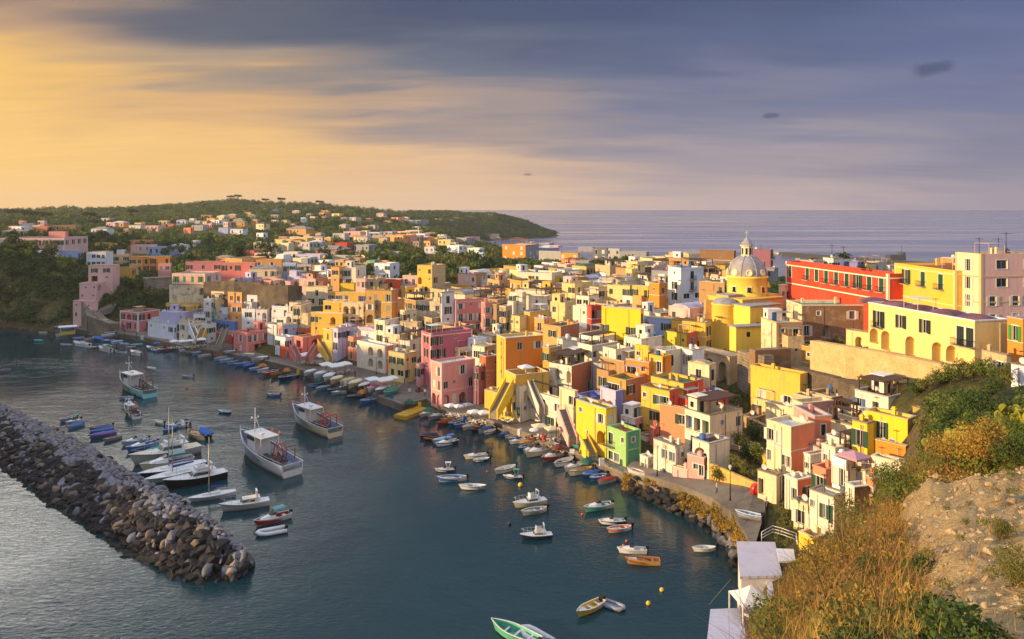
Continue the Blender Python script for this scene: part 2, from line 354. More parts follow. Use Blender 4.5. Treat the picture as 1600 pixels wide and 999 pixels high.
# headland beyond the left edge of the frame: the hill that shades this side of the harbour
hb = MB(); n_ = 40
def headz(x, y):
    dx_ = (x + 395) / 95; dy_ = (y - 325) / 95
    dx2 = (x + 330) / 75; dy2 = (y - 170) / 60
    return 74 * math.exp(-(dx_ ** 2 + dy_ ** 2) ** 1.3) + 58 * math.exp(-(dx2 ** 2 + (max(0, y - 190) / 70) ** 2 + (min(0, y - 190) / 110) ** 2) ** 1.5) + 53 * math.exp(-(dx2 ** 4 + ((y - 20) / 95) ** 4)) + 3 * noise.fractal(Vector((x * .03, y * .03, 0)), 1, 2, 4) - 5
for j in range(n_ + 1):
    for i in range(n_ + 1):
        x = -560 + i * 8.2; y = -110 + j * 15; hb.v.append((x, y, headz(x, y)))
for j in range(n_):
    for i in range(n_):
        a = j * (n_ + 1) + i; hb.f.append((a, a + 1, a + n_ + 2, a + n_ + 1)); hb.s.append(True)
hob = hb.obj('hill', soil); tag(hob, kind='structure')
hob.data.color_attributes.new('sand', 'FLOAT_COLOR', 'POINT').data.foreach_set('color', [0, 0, 0, 1] * len(hob.data.vertices))
# ------------------------------------------------------------------ sea
s = NT('sea_water')
s.b.inputs['Roughness'].default_value = .04; s.b.inputs['IOR'].default_value = 1.333; s.b.inputs['Specular IOR Level'].default_value = .5
pos = s.n('ShaderNodeNewGeometry').outputs['Position']
sx = s.n('ShaderNodeSeparateXYZ'); s.l(pos, sx.inputs[0])
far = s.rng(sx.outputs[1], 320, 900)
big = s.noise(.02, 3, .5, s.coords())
deep = s.mix(s.rng(big, .35, .65), (.005, .028, .036, 1), (.008, .040, .046, 1)); deep = s.mix(far, deep, (.21, .20, .28, 1))  # far water: reflected sky tone painted into the base colour
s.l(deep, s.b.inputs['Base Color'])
wv = s.noise(1.25, 4, .58, s.coords(.75, 1.5, 1), .6); wv2 = s.noise(.22, 3, .5, s.coords(.8, 1.3, 1)); calm = s.rng(s.noise(.03, 2, .5, s.coords()), .38, .62, .45, 1)
b1 = s.n('ShaderNodeBump'); b1.inputs['Distance'].default_value = .10; s.l(wv, b1.inputs['Height'])
m1 = s.n('ShaderNodeMath', operation='MULTIPLY'); s.l(calm, m1.inputs[0]); s.l(s.rng(sx.outputs[1], 90, 700, .55, .05), m1.inputs[1]); s.l(m1.outputs[0], b1.inputs['Strength'])
b2 = s.n('ShaderNodeBump'); b2.inputs['Distance'].default_value = .28; s.l(s.rng(sx.outputs[1], 250, 700, .3, .03), b2.inputs['Strength']); s.l(wv2, b2.inputs['Height']); s.l(b1.outputs[0], b2.inputs['Normal'])
s.l(b2.outputs[0], s.b.inputs['Normal'])
# long bands of calm and rippled water on the open sea
band = s.noise(1.0, 6, .6, s.coords(.0014, .011, 1), .8)
s.l(s.rng(band, .38, .62, .04, .42), s.b.inputs['Roughness'])
rf = s.n('ShaderNodeMath', operation='MULTIPLY'); s.l(far, rf.inputs[0]); s.l(s.rng(band, .4, .6, .02, .3), rf.inputs[1])
ra = s.n('ShaderNodeMath', operation='ADD'); s.l(rf.outputs[0], ra.inputs[0]); ra.inputs[1].default_value = .05
for l_ in list(s.b.inputs['Roughness'].links): s.t.links.remove(l_)
s.l(ra.outputs[0], s.b.inputs['Roughness'])
wb = MB(); rr = [0, 40, 80, 120, 160, 220, 300, 450, 700, 1200, 2500, 6000, 15000, 40000, 90000]
wb.lathe([(max(r, .01), 0.0) for r in rr], n=48)
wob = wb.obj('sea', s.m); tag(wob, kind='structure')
# ------------------------------------------------------------------ quay
s = NT('quay_stone')
br = s.n('ShaderNodeTexBrick'); s.l(s.coords(.9, .9, .9), br.inputs['Vector'])
br.inputs['Color1'].default_value = lin('#82786a'); br.inputs['Color2'].default_value = lin('#6c645a'); br.inputs['Mortar'].default_value = lin('#4c463e'); br.inputs['Mortar Size'].default_value = .03
f = s.noise(.7, 6, .65, s.coords()); x = s.mix(s.rng(f, .4, .68, 0, .7), br.outputs[0], lin('#4f483f')); x = s.mix(s.rng(s.noise(.12, 4, .5, s.coords()), .45, .7, 0, .5), x, lin('#998c78'))
s.l(x, s.b.inputs['Base Color']); s.b.inputs['Roughness'].default_value = .85; s.bump(f, .4, .05)
quay_m = s.m
edge = [(u, interp(SHORE, u)) for u in (98, 110, 130, 160, 200, 230, 262, 300, 330, 365, 400, 450, 490, 520, 560, 600, 630, 655, 700, 730, 760, 800, 850, 900, 940, 975, 1000, 1030)]
E = [Vector(((u - CX) / F * Y, Y, 0)) for u, Y in edge]
E[16] += Vector((0.3, -4.0, 0)); E[17] += Vector((1.2, 4.2, 0)); E[15] += Vector((0, -2.2, 0)); E[6] += Vector((.5, -1.5, 0)); E[7] += Vector((1, -3, 0))
IN = []
for i, p in enumerate(E):
    u = edge[i][0]; d = p.normalized(); w = interp([(98, 9), (240, 12), (360, 24), (430, 33), (500, 34), (600, 32), (720, 22), (800, 12), (900, 13), (1030, 9)], u)
    IN.append(p + d * w)
qb = MB()
for i in range(len(E) - 1):
    a, b, c_, d = E[i], E[i + 1], IN[i + 1], IN[i]
    qb.quad((a.x, a.y, QUAY + .02), (b.x, b.y, QUAY + .02), (c_.x, c_.y, QUAY + .45), (d.x, d.y, QUAY + .45))
    qb.quad((a.x, a.y, -2), (b.x, b.y, -2), (b.x, b.y, QUAY + .02), (a.x, a.y, QUAY + .02))
qo = qb.obj('quay', quay_m); tag(qo, kind='structure')
qe = MB()
for i in range(len(E) - 1):
    a, b = E[i], E[i + 1]; d = (b - a).normalized(); nrm = Vector((d.y, -d.x, 0))
    L_ = (b - a).length; n = max(1, int(L_ / 4))
    for k in range(n):
        p0 = a + d * (L_ * k / n + .03); p1 = a + d * (L_ * (k + 1) / n - .03); o0 = nrm * .12
        i0 = -nrm * .55
        P = [p0 + o0, p1 + o0, p1 + i0, p0 + i0]
        qe.ring([[(q.x, q.y, QUAY - .28) for q in P], [(q.x, q.y, QUAY + .16) for q in P]], sm=False, cap0=True, cap1=True)
qeo = qe.obj('kerb', mat('kerb_stone', '#8d8272', .8, noise=.4, scale=2, bump=.3)); tag(qeo, kind='structure')
# the paved street that climbs from the quay to the landing houses
ST = [(975, 735, 5, 2.4), (1010, 743, 5.5, 2.8), (1060, 757, 6, 3.5), (1110, 777, 7, 3.9), (1145, 801, 13, 4.4), (1160, 826, 20, 4.8), (1178, 858, 19, 5)]
sb = MB(); bk = MB(); prevr = None
for u, v, wd, sz_ in ST:
    p = px(u, v, sz_)
    q = p; r_ = p + Vector((.42, .9, 0)) * wd; r_.z = max(p.z, ground(r_.x, r_.y) + .1)
    if prevr: sb.quad(prevr[0], q, r_, prevr[1]); sb.quad((prevr[0].x, prevr[0].y, .5), (q.x, q.y, .5), q, prevr[0]); bk.quad((prevr[0].x - .3, prevr[0].y - .9, -1), (q.x - .3, q.y - .9, -1), (q.x + .1, q.y + .1, q.z - .5), (prevr[0].x + .1, prevr[0].y + .1, prevr[0].z - .5))
    prevr = (q, r_)
so = sb.obj('street', quay_m); tag(so, kind='structure')

bko = bk.obj('embankment', soil); tag(bko, kind='structure')
# ------------------------------------------------------------------ house kit
C = dict(pink='#e09a90', pinkl='#e6b6aa', rose='#d98782', coral='#e07e74', magenta='#bd6070', crimson='#d23a44', red='#bf4030', redo='#dc5634', salmon='#e88a60',
         orange='#e58a26', orangel='#e8a45c', yellow='#e4b444', yellowb='#ebc42e', yellowl='#e8cc84', mustard='#c99a3c', cream='#e6d0a4', creaml='#eadcc0', white='#dfdcd6',
         whiteb='#e4e6ea', beige='#c8ad80', tan='#b08a58', brown='#86623e', umber='#6c4c34', stone='#8a7a62', greyw='#b4b0ac', grey='#8f8f94', greyd='#6c6c72', blue='#5c80c4',
         bluel='#9cb2dc', violet='#8484c0', lilac='#c2bcd8', green='#98c472', greend='#5aa078', teal='#5fae9c', olive='#a89440', terra='#b46a44', purple='#8a5468')
CW = dict(pink='pink', pinkl='pale pink', rose='rose pink', coral='coral pink', magenta='deep pink', crimson='crimson', red='red', redo='orange red', salmon='salmon orange',
          orange='orange', orangel='pale orange', yellow='golden yellow', yellowb='bright yellow', yellowl='pale yellow', mustard='mustard', cream='cream', creaml='off-white', white='white',
          whiteb='bluish white', beige='beige', tan='tan', brown='brown', umber='dark brown', stone='stone', greyw='light grey', grey='grey', greyd='dark grey', blue='blue',
          bluel='light blue', violet='violet blue', lilac='lilac', green='light green', greend='sea green', teal='teal', olive='olive', terra='terracotta', purple='purple pink')
glass_m = mat('window_glass', '#1d2226', .12, spec=.8)
glassb_m = mat('window_glass_pale', '#5a6670', .15, spec=.8)
wood_w = mat('painted_wood', '#d8d2c4', .6)
sh_m = {k: mat('shutter_' + k, v, .65) for k, v in dict(g='#1f4a33', d='#22302a', b='#4a3020', w='#cfc8b8', l='#3f8a3a', u='#3a5f96', y='#8c8878').items()}
iron = mat('iron', '#2c2a2a', .5, .6)
roof_ms = {k: mat('roof_' + k, *v[:1], .9, noise=v[1], scale=v[2], bump=.3, c2=v[3]) for k, v in dict(
    g=('#a39b92', .4, .6, '#7a7268'), w=('#d8d4cc', .3, .5, '#b4aca0'), n=('#5c7244', .4, .8, '#3f5236'), t=('#a8603c', .5, 1.0, '#7c4630'), d=('#6c6864', .4, .7, '#4c4844'),
    c=('#c4b18e', .4, .6, '#98866a'), b=('#3c66ac', .4, .5, '#5c7cb4'), p=('#8c5a5c', .5, .4, '#4c3c48'), l=('#c7b9c6', .3, .5, '#9c93a8'), a=('#4f9c92', .3, .5, '#3c7c78')).items()}
def face(mb, O, ux, inn, W_, z0, z1, ops):
    """a wall face from O along ux, with real openings; ops = (x0,x1,za,zb,depth,arch)"""
    xs = sorted({0.0, W_} | {p for o in ops for p in o[:2]}); zs = sorted({z0, z1} | {p for o in ops for p in o[2:4]})
    P = lambda x, z, d=0.0: (O.x + ux.x * x + inn.x * d, O.y + ux.y * x + inn.y * d, z)
    for i in range(len(xs) - 1):
        for j in range(len(zs) - 1):
            xm = (xs[i] + xs[i + 1]) / 2; zm = (zs[j] + zs[j + 1]) / 2
            if xs[i + 1] - xs[i] < 1e-4 or zs[j + 1] - zs[j] < 1e-4: continue
            if any(o[0] < xm < o[1] and o[2] < zm < o[3] for o in ops): continue
            mb.quad(P(xs[i], zs[j]), P(xs[i + 1], zs[j]), P(xs[i + 1], zs[j + 1]), P(xs[i], zs[j + 1]))
    for x0, x1, za, zb, d, arch in ops:
        if arch:
            w = x1 - x0; r = w / 2; n = 8; zsn = zb - r; cx_ = (x0 + x1) / 2
            arc = [(cx_ - r * cos(pi * k / n), zsn + r * sin(pi * k / n)) for k in range(n + 1)]
            for k in range(n):
                a, b = arc[k], arc[k + 1]; top = zb
                mb.quad(P(a[0], a[1]), P(b[0], b[1]), P(b[0], top), P(a[0], top))
                mb.quad(P(a[0], a[1]), P(a[0], a[1], d), P(b[0], b[1], d), P(b[0], b[1]))
            mb.quad(P(x0, za), P(x0, za, d), P(x0, zsn, d), P(x0, zsn)); mb.quad(P(x1, za), P(x1, zsn), P(x1, zsn, d), P(x1, za, d))
        else:
            mb.quad(P(x0, za), P(x0, za, d), P(x0, zb, d), P(x0, zb)); mb.quad(P(x1, za), P(x1, zb), P(x1, zb, d), P(x1, za, d))
            mb.quad(P(x0, zb), P(x0, zb, d), P(x1, zb, d), P(x1, zb))
        mb.quad(P(x0, za), P(x1, za), P(x1, za, d), P(x0, za, d))
        if d > .5 or arch: mb.quad(P(x0, za, d), P(x1, za, d), P(x1, zb, d), P(x0, zb, d))
WM = {}
def win_mesh(kind, w, h, shut, part):
    key = (kind, w, h, shut, part)
    if key in WM: return WM[key]
    m = MB()
    if part == 'frame':
        t = .07; dpt = .14
        for a in ((0, t, 0, h), (w - t, w, 0, h), (0, w, 0, t), (0, w, h - t, h), (w / 2 - .03, w / 2 + .03, 0, h)): m.box(a[0], a[1], dpt, dpt + .06, a[2], a[3])
        m.box(-.06, w + .06, -.07, .12, -.09, 0)                       # sill
        for a in ((-.14, 0, -.02, h + .14), (w, w + .14, -.02, h + .14), (0, w, h, h + .14)): m.box(a[0], a[1], -.035, .02, a[2], a[3])
        me = m.mesh('window', wood_w)
    elif part == 'pane':
        m.box(.07, w - .07, .17, .20, .07, h - .07); me = m.mesh('pane', glassb_m if shut == 'u' else glass_m)
    elif part == 'shutter':
        pw = w / 2
        if kind == 'closed': m.box(.02, pw - .01, .05, .10, .02, h - .02); m.box(pw + .01, w - .02, .05, .10, .02, h - .02)
        else:
            m.box(-pw - .02, w + pw + .02, -.045, -.035, -.02, 0); m.box(-pw - .02, -.03, -.10, -.045, 0, h); m.box(w + .03, w + pw + .02, -.10, -.045, 0, h)
            n = int(h / .14)
            for k in range(n):
                z = .06 + k * (h - .1) / n
                m.box(-pw + .04, -.09, -.125, -.098, z, z + .05); m.box(w + .09, w + pw - .04, -.125, -.098, z, z + .05)
        me = m.mesh('shutter', sh_m[shut])
    elif part == 'far':                                                # the whole window as one small mesh
        m.box(0, w, .1, .14, 0, h); m.s = m.s; nf = len(m.f)
        for a in ((0, .08, 0, h), (w - .08, w, 0, h), (0, w, 0, .08), (0, w, h - .08, h), (w / 2 - .04, w / 2 + .04, 0, h)): m.box(a[0], a[1], .06, .10, a[2], a[3])
        nf2 = len(m.f)
        if shut and kind != 'closed': m.box(-w / 2, -.03, -.07, -.03, 0, h); m.box(w + .03, w * 1.5, -.07, -.03, 0, h)
        elif shut: m.box(.06, w - .06, .03, .08, .06, h - .06)
        me = m.mesh('window', glass_m); me.materials.append(wood_w); me.materials.append(sh_m.get(shut, glass_m))
        for i, p in enumerate(me.polygons): p.material_index = 0 if i < nf else (1 if i < nf2 else 2)
    elif part == 'plain':                                              # no hole behind it: sits proud of a distant wall
        m.box(0, w, -.05, .02, 0, h); nf = len(m.f); m.box(-.12, w + .12, -.03, .01, -.12, h + .12)
        me = m.mesh('window', glass_m if not shut else sh_m[shut]); me.materials.append(wood_w)
        for i, p in enumerate(me.polygons): p.material_index = 0 if i < nf else 1
    elif part == 'balcony':
        m.box(-.35, w + .35, -.85, .0, -.16, -.02); me = m.mesh('balcony', mat('balcony_slab', '#a89a84', .9))
    elif part == 'rail':
        for z in (.12, .92): m.box(-.35, w + .35, -.84, -.80, z, z + .05); m.box(-.34, -.30, -.80, 0, z, z + .05); m.box(w + .30, w + .34, -.80, 0, z, z + .05)
        n = int((w + .7) / .14)
        for k in range(n + 1):
            x_ = -.34 + k * (w + .66) / n; m.box(x_ - .012, x_ + .012, -.83, -.81, -.02, .94)
        me = m.mesh('railing', iron)
    WM[key] = me; return me
RP = {}
def put_win(root, kind, shut, org, ux, inn, x, z, w, h, Y, rz):
    loc = (org.x + ux.x * x, org.y + ux.y * x, z)
    if Y > 330:
        return put('window', win_mesh(kind, w, h, shut, 'plain'), root, loc, rz)
    if Y > 165:
        o = put('window', win_mesh(kind, w, h, shut, 'far'), root, loc, rz)
    else:
        o = put('window', win_mesh(kind, w, h, '', 'frame'), root, loc, rz)
        put('pane', win_mesh(kind, w, h, 'u' if rnd.random() < .25 else '', 'pane'), o)
        if shut: put('shutter', win_mesh(kind, w, h, shut, 'shutter'), o)
    return o
DIM = dict(w=(1.2, 1.65), s=(.75, .85), d=(1.3, 2.3), b=(1.2, 2.2), W=(2.2, 1.5), a=(2.4, 2.5), A=(3.0, 3.2), g=(2.3, 2.2), n=(1.15, 2.1), T=(1.35, 2.7), t=(1.35, 2.7))
HOUSES = []
def surf_Y(u, v, h):
    Y = 62.0; k = (u - CX) / F
    if u > 1150: Y = 66.0
    while Y < 1600:
        if H - (v - HV) / F * Y - ground(k * Y, Y) <= h: return Y
        Y += .5
    return Y
STOREY = 3.05
def layout(spec, Wd, hgt, shut, big):
    """rows from the top, each char one opening"""
    out = []; z = -.75
    for r, row in enumerate(spec.split('/')):
        n = len(row)
        for i, ch in enumerate(row):
            if ch in '. -': continue
            w, h = DIM[ch]
            slot = Wd / n; w = min(w, slot * .8); w = round(w, 1); 
            if w < .35: continue
            cxn = slot * (i + .5); top = z - (0.35 if ch in 'wWs' else .25)
            out.append((ch, cxn - w / 2, cxn + w / 2, top - h, top, w, h))
        z -= STOREY
        if -z + 1.0 > hgt: break
    return out
def auto_spec(Wd, hgt, r, dens=.72):
    n = max(1, int(Wd / r.choice((2.2, 2.5, 2.9)))); rows = max(1, min(5, int((hgt - .8) / STOREY)))
    ks = 'wwwwnddsb'
    out = []
    for j in range(rows):
        base = r.choice('wwnd') if j < rows - 1 else r.choice('wba')
        out.append(''.join((base if r.random() < .6 else r.choice(ks)) if r.random() < dens else '.' for _ in range(n)))
    return '/'.join(out)
def B(u, v, uL, uR, col, L=None, R_=None, b=45, h=8.0, Y=None, vb=None, vL=None, vR=None, roof=None, shut=None, wr=None, wl=None, cr=None, wear=.5, up='', lab=None, seed=None,
      into=None, name='house', cat='house', down=None, dens=.84, trim=None, par=.45, pname='wall'):
    r = random.Random(seed if seed is not None else int(u * 7 + v * 131))
    if Y is None:
        if vb is not None:
            k = (u - CX) / F; Y = 62.0
            while Y < 1500 and H - (vb - HV) / F * Y > ground(k * Y, Y): Y += .25
        else:
            Y = surf_Y(u, v, h)
            if u < 1100 and v > 400 and interp(SHORE, u) > 50: Y = max(Y, interp(SHORE, u) + interp([(200, 12), (350, 16), (420, 26), (600, 34), (720, 24), (800, 19), (1050, 13)], u))
    if vb is not None and b > 36 and u < 1070:
        u2 = u - 40; e0 = Vector(((u - CX) / F * interp(SHORE, u), interp(SHORE, u))); e1 = Vector(((u2 - CX) / F * interp(SHORE, u2), interp(SHORE, u2)))
        b = math.degrees(atan2(e1.y - e0.y, e1.x - e0.x)) - 90 + math.degrees(math.atan((u - CX) / F)) + 2
        Y = max(Y, interp(SHORE, u) + 3.2)
    Cc = pxY(u, v, Y); zt = Cc.z; phi = math.degrees(atan2(Cc.x, Cc.y))
    if vL is not None:
        Yl = (H - zt) * F / (vL - HV); e = Vector(((uL - CX) / F * Yl, Yl, 0)) - Vector((Cc.x, Cc.y, 0)); wl = e.length; a = math.degrees(atan2(e.y, e.x)) - 90
    elif vR is not None:
        Yr = (H - zt) * F / (vR - HV); e = Vector(((uR - CX) / F * Yr, Yr, 0)) - Vector((Cc.x, Cc.y, 0)); wr = e.length; a = math.degrees(atan2(e.y, e.x))
    else: a = b - phi
    ra = R(a); rx, ry = cos(ra), sin(ra); lx, ly = -sin(ra), cos(ra)
    def ext(u2, x_, y_):
        k = (u2 - CX) / F; den = x_ - k * y_
        return (k * Cc.y - Cc.x) / den if abs(den) > 1e-4 else 99
    if wr is None: wr = ext(uR, rx, ry) if uR - u > 1.0 else r.uniform(5, 8)
    if wl is None: wl = ext(uL, lx, ly) if u - uL > 1.0 else r.uniform(5, 8)
    if not (0.5 < wr < 34): wr = min(34, max(2.5, abs(wr))) if wr > 0 and wr < 60 else 8
    if not (0.5 < wl < 44): wl = min(44, max(2.5, abs(wl))) if wl > 0 and wl < 60 else 8
    base = min(ground(Cc.x + i * rx * wr + j * lx * wl, Cc.y + i * ry * wr + j * ly * wl) for i in (0, .5, 1) for j in (0, .5, 1)) - .6
    if down is not None: base = zt - down
    base = max(base, zt - 26); base = min(base, zt - 2.2); hgt = zt - base
    if into is None:
        root = thing(name, lab, cat, (Cc.x, Cc.y, base), ra); M0 = Matrix.Identity(4)
        root['_h'] = 1
        HOUSES.append(dict(o=root, u=(uL + max(u, uR)) / 2, v=v, u0=uL, u1=max(uR, u), col=col, lab=lab, roof=roof, hgt=hgt, w=wl + wr, Y=Y, X=Cc.x, zt=zt, a=a, wr=wr, wl=wl, base=base))
        dz0 = 0; off = Vector((0, 0, 0)); drz = 0
    else:
        root = into
        dvec = Vector((Cc.x, Cc.y, base)) - root.location; g = root.rotation_euler[2]
        off = Vector((dvec.x * cos(g) + dvec.y * sin(g), -dvec.x * sin(g) + dvec.y * cos(g), dvec.z)); drz = ra - g
    def PO(nm, me, loc, rz_):          # place in the root's frame
        x_, y_, z_ = loc; return put(nm, me, root, (off.x + x_ * cos(drz) - y_ * sin(drz), off.y + x_ * sin(drz) + y_ * cos(drz), off.z + z_), drz + rz_)
    vis = min(hgt, 13.5)
    near = Y < 330
    shut = shut or r.choice('gggdbwy')
    if L is None: L = auto_spec(wl, vis, r, dens)
    if R_ is None: R_ = auto_spec(wr, vis, r, dens * .85)
    def more(sp_, Wd):
        rws = len(sp_.split('/')); n = max(1, int(Wd / 3.4))
        while vis - .8 - rws * STOREY > 3.0 and rws < 5: sp_ += '/' + ''.join(r.choice('wwnb.w..') for _ in range(n)); rws += 1
        return sp_
    if into is None and name == 'house' and wear > .25:
        if L != '-' and len(L) > 1: L = more(L, wl)
        if R_ != '-' and len(R_) > 1: R_ = more(R_, wr)
    mb = MB()
    opsL = layout(L, wl, hgt, shut, near) if L != '-' else []; opsR = layout(R_, wr, hgt, shut, near) if R_ != '-' else []
    def ops(lst): return [(x0, x1, hgt + za, hgt + zb, (1.6 if ch in 'aA' else (1.0 if ch == 'g' else .24)), ch in 'aA') for ch, x0, x1, za, zb, w, h_ in lst if hgt + za > .15] if near else \
                         [(x0, x1, hgt + za, hgt + zb, 1.2, True) for ch, x0, x1, za, zb, w, h_ in lst if ch in 'aA' and hgt + za > .15]
    V = Vector
    face(mb, V((0, 0, 0)), V((1, 0, 0)), V((0, 1, 0)), wr, 0, hgt, ops(opsR))
    # left face seen from outside: its left end is the far end
    face(mb, V((0, wl, 0)), V((0, -1, 0)), V((1, 0, 0)), wl, 0, hgt, ops(opsL))
    mb.quad((wr, 0, 0), (wr, wl, 0), (wr, wl, hgt), (wr, 0, hgt)); mb.quad((wr, wl, 0), (0, wl, 0), (0, wl, hgt), (wr, wl, hgt))
    t = min(.28, wr / 5, wl / 5); o4 = [(0, 0), (wr, 0), (wr, wl), (0, wl)]; i4 = [(t, t), (wr - t, t), (wr - t, wl - t), (t, wl - t)]
    for k in range(4):
        (a0, b0), (a1, b1), (c0, d0), (c1, d1) = o4[k], o4[(k + 1) % 4], i4[k], i4[(k + 1) % 4]
        mb.quad((a0, b0, hgt), (a1, b1, hgt), (c1, d1, hgt), (c0, d0, hgt)); mb.quad((c0, d0, hgt), (c1, d1, hgt), (c1, d1, hgt - par - .05), (c0, d0, hgt - par - .05))
    me = mb.mesh(pname, plaster(C.get(col, col), wear))
    if cr:                                                              # the right-hand face takes its own colour, on some houses a painted shade tone
        me.materials.append(plaster(C.get(cr, cr), wear))
        for p in me.polygons:
            if p.normal.y < -.9 and p.center.y < .01: p.material_index = 1
    wo_ = PO(pname, me, (0, 0, 0), 0)
    roof = roof or r.choice('gggwwcccdntg' if not near else 'ggwwcccdnlg')
    rm = MB(); zr = hgt - par
    if 'V' in up:                                                      # barrel vault
        n = 8; rad = wl / 2 - t; hh = min(1.5, rad * .45)
        arc = [(wl / 2 - rad * cos(pi * k / n), zr + hh * sin(pi * k / n)) for k in range(n + 1)]
        rm.ring([[(t, y_, z_) for y_, z_ in arc], [(wr - t, y_, z_) for y_, z_ in arc]], closed=False)
        rm.quad(*[(t, y_, z_) for y_, z_ in reversed(arc)]); rm.quad(*[(wr - t, y_, z_) for y_, z_ in arc])
    elif 'H' in up:                                                    # low hipped roof
        e = .35; m_ = min(wr, wl) / 2
        p = [(-e, -e, hgt), (wr + e, -e, hgt), (wr + e, wl + e, hgt), (-e, wl + e, hgt)]
        A_, B_ = ((m_, wl / 2, hgt + m_ * .38), (wr - m_, wl / 2, hgt + m_ * .38)) if wr >= wl else ((wr / 2, m_, hgt + m_ * .38), (wr / 2, wl - m_, hgt + m_ * .38))
        if wr >= wl: rm.quad(p[0], p[1], B_, A_); rm.quad(p[2], p[3], A_, B_); rm.quad(p[1], p[2], B_); rm.quad(p[3], p[0], A_)
        else: rm.quad(p[1], p[2], B_, A_); rm.quad(p[3], p[0], A_, B_); rm.quad(p[0], p[1], A_); rm.quad(p[2], p[3], B_)
        rm.quad(p[3], p[2], p[1], p[0])
    else:
        rm.quad((t, t, zr), (wr - t, t, zr), (wr - t, wl - t, zr), (t, wl - t, zr))
        if wr > 4 and wl > 4 and near and r.random() < .5:             # a slightly raised patch of newer screed
            x0 = r.uniform(.8, wr * .4); y0 = r.uniform(.8, wl * .4); rm.box(x0, x0 + wr * .4, y0, y0 + wl * .4, zr, zr + .07)
    PO('roof', rm.mesh('roof', roof_ms[roof]), (0, 0, 0), 0)
    if near and not 'H' in up and not trim:                            # coping along the parapet
        tm = MB(); k = .07; hh = r.choice((.1, .14, .2))
        tm.box(-k, wr + k, -k, t + .02, hgt, hgt + hh); tm.box(-k, t + .02, t + .02, wl + k, hgt, hgt + hh); tm.box(wr - t - .02, wr + k, t + .02, wl + k, hgt, hgt + hh); tm.box(t + .02, wr - t - .02, wl - t, wl + k, hgt, hgt + hh)
        PO('coping', tm.mesh('coping', plaster(C.get(r.choice(('cream', 'greyw', col, col, 'beige', 'stone')), C['white']), .7)), (0, 0, 0), 0)
        if r.random() < .4 and hgt > 5:
            tm = MB(); zc = hgt - r.choice((3.2, 3.4)); tm.box(-.05, wr, -.05, 0, zc, zc + .12); tm.box(-.05, 0, 0, wl, zc, zc + .12); PO('string_course', tm.mesh('string_course', plaster(C.get(r.choice(('white', 'cream', 'beige')), C['white']), .5)), (0, 0, 0), 0)
        if Y < 230:
            for _ in range(r.choice((1, 2, 2, 3))):                     # downpipes and wall lamps
                tm = MB(); q = r.uniform(.1, .9)
                if r.random() < .5: tm.cyl(wr * q, -.06, max(0, hgt - 9), hgt - .3, .05, n=5)
                else: tm.cyl(-.06, wl * q, max(0, hgt - 9), hgt - .3, .05, n=5)
                PO('downpipe', tm.mesh('downpipe', mat('downpipe', r.choice(('#8c7c68', '#5c544c', '#c0b49c')), .7)), (0, 0, 0), 0)
    # cornice / coloured band
    if trim:
        tm = MB()
        for z_ in trim[1:]:
            z_ = hgt - z_; tm.box(-.07, wr + .02, -.07, 0, z_ - .13, z_ + .13); tm.box(-.07, 0, 0, wl, z_ - .13, z_ + .13)
        tm.box(-.05, .45, -.05, -.0, 0, hgt - .01); tm.box(-.05, -.0, 0, .45, 0, hgt - .01)
        tm.box(wr - .4, wr + .03, -.05, 0, 0, hgt - .01); tm.box(-.05, 0, wl - .4, wl + .03, 0, hgt - .01)
        PO('trim', tm.mesh('trim', plaster(C.get(trim[0], trim[0]), .3)), (0, 0, 0), 0)
    for lst, org, ux, inn, rz_ in ((opsR, V((0, 0, 0)), V((1, 0, 0)), V((0, 1, 0)), 0), (opsL, V((0, wl, 0)), V((0, -1, 0)), V((1, 0, 0)), -pi / 2)):
        for ch, x0, x1, za, zb, w, h_ in lst:
            z_ = hgt + za
            if z_ <= .15: continue
            if Y > 480 and ch in 's': continue
            kind = r.choice(('closed', 'open', 'open', 'none') if ch not in 'Tt' else ('closed', 'open', 'closed')) if ch in 'wndbTt' else 'none'
            sh_ = shut if kind in ('closed', 'open') and ch in 'wndbTt' else ''
            if ch in 'aA':
                if not near: continue
                ox = x0 + w * .2; loc = (org.x + ux.x * ox + inn.x * 1.45, org.y + ux.y * ox + inn.y * 1.45, z_)
                PO('door' if r.random() < .6 else 'window', win_mesh('none', round(w * .6, 1), round(h_ * .62, 1), '', 'far'), loc, rz_)
                continue
            loc = (org.x + ux.x * x0, org.y + ux.y * x0, z_)
            nm = 'door' if ch in 'db' else 'window'
            if ch == 'g':
                loc = (loc[0] + inn.x * .8, loc[1] + inn.y * .8, z_)
                if near: PO('door', win_mesh('closed', w, h_, r.choice('bdug'), 'far'), loc, rz_)
                continue
            part = 'plain' if Y > 330 else ('far' if Y > 150 else 'frame')
            wo2 = PO(nm, win_mesh(kind, w, h_, sh_ if part != 'frame' else '', part), loc, rz_)
            if part == 'frame':
                put('pane', win_mesh(kind, w, h_, 'u' if r.random() < .25 else '', 'pane'), wo2)
                if sh_: put('shutter', win_mesh(kind, w, h_, sh_, 'shutter'), wo2)
            if ch in 'dT' and Y < 330 and z_ > 2:
                bo = PO('balcony', win_mesh('', w, h_, '', 'balcony'), loc, rz_); put('railing', win_mesh('', w, h_, '', 'rail'), bo)
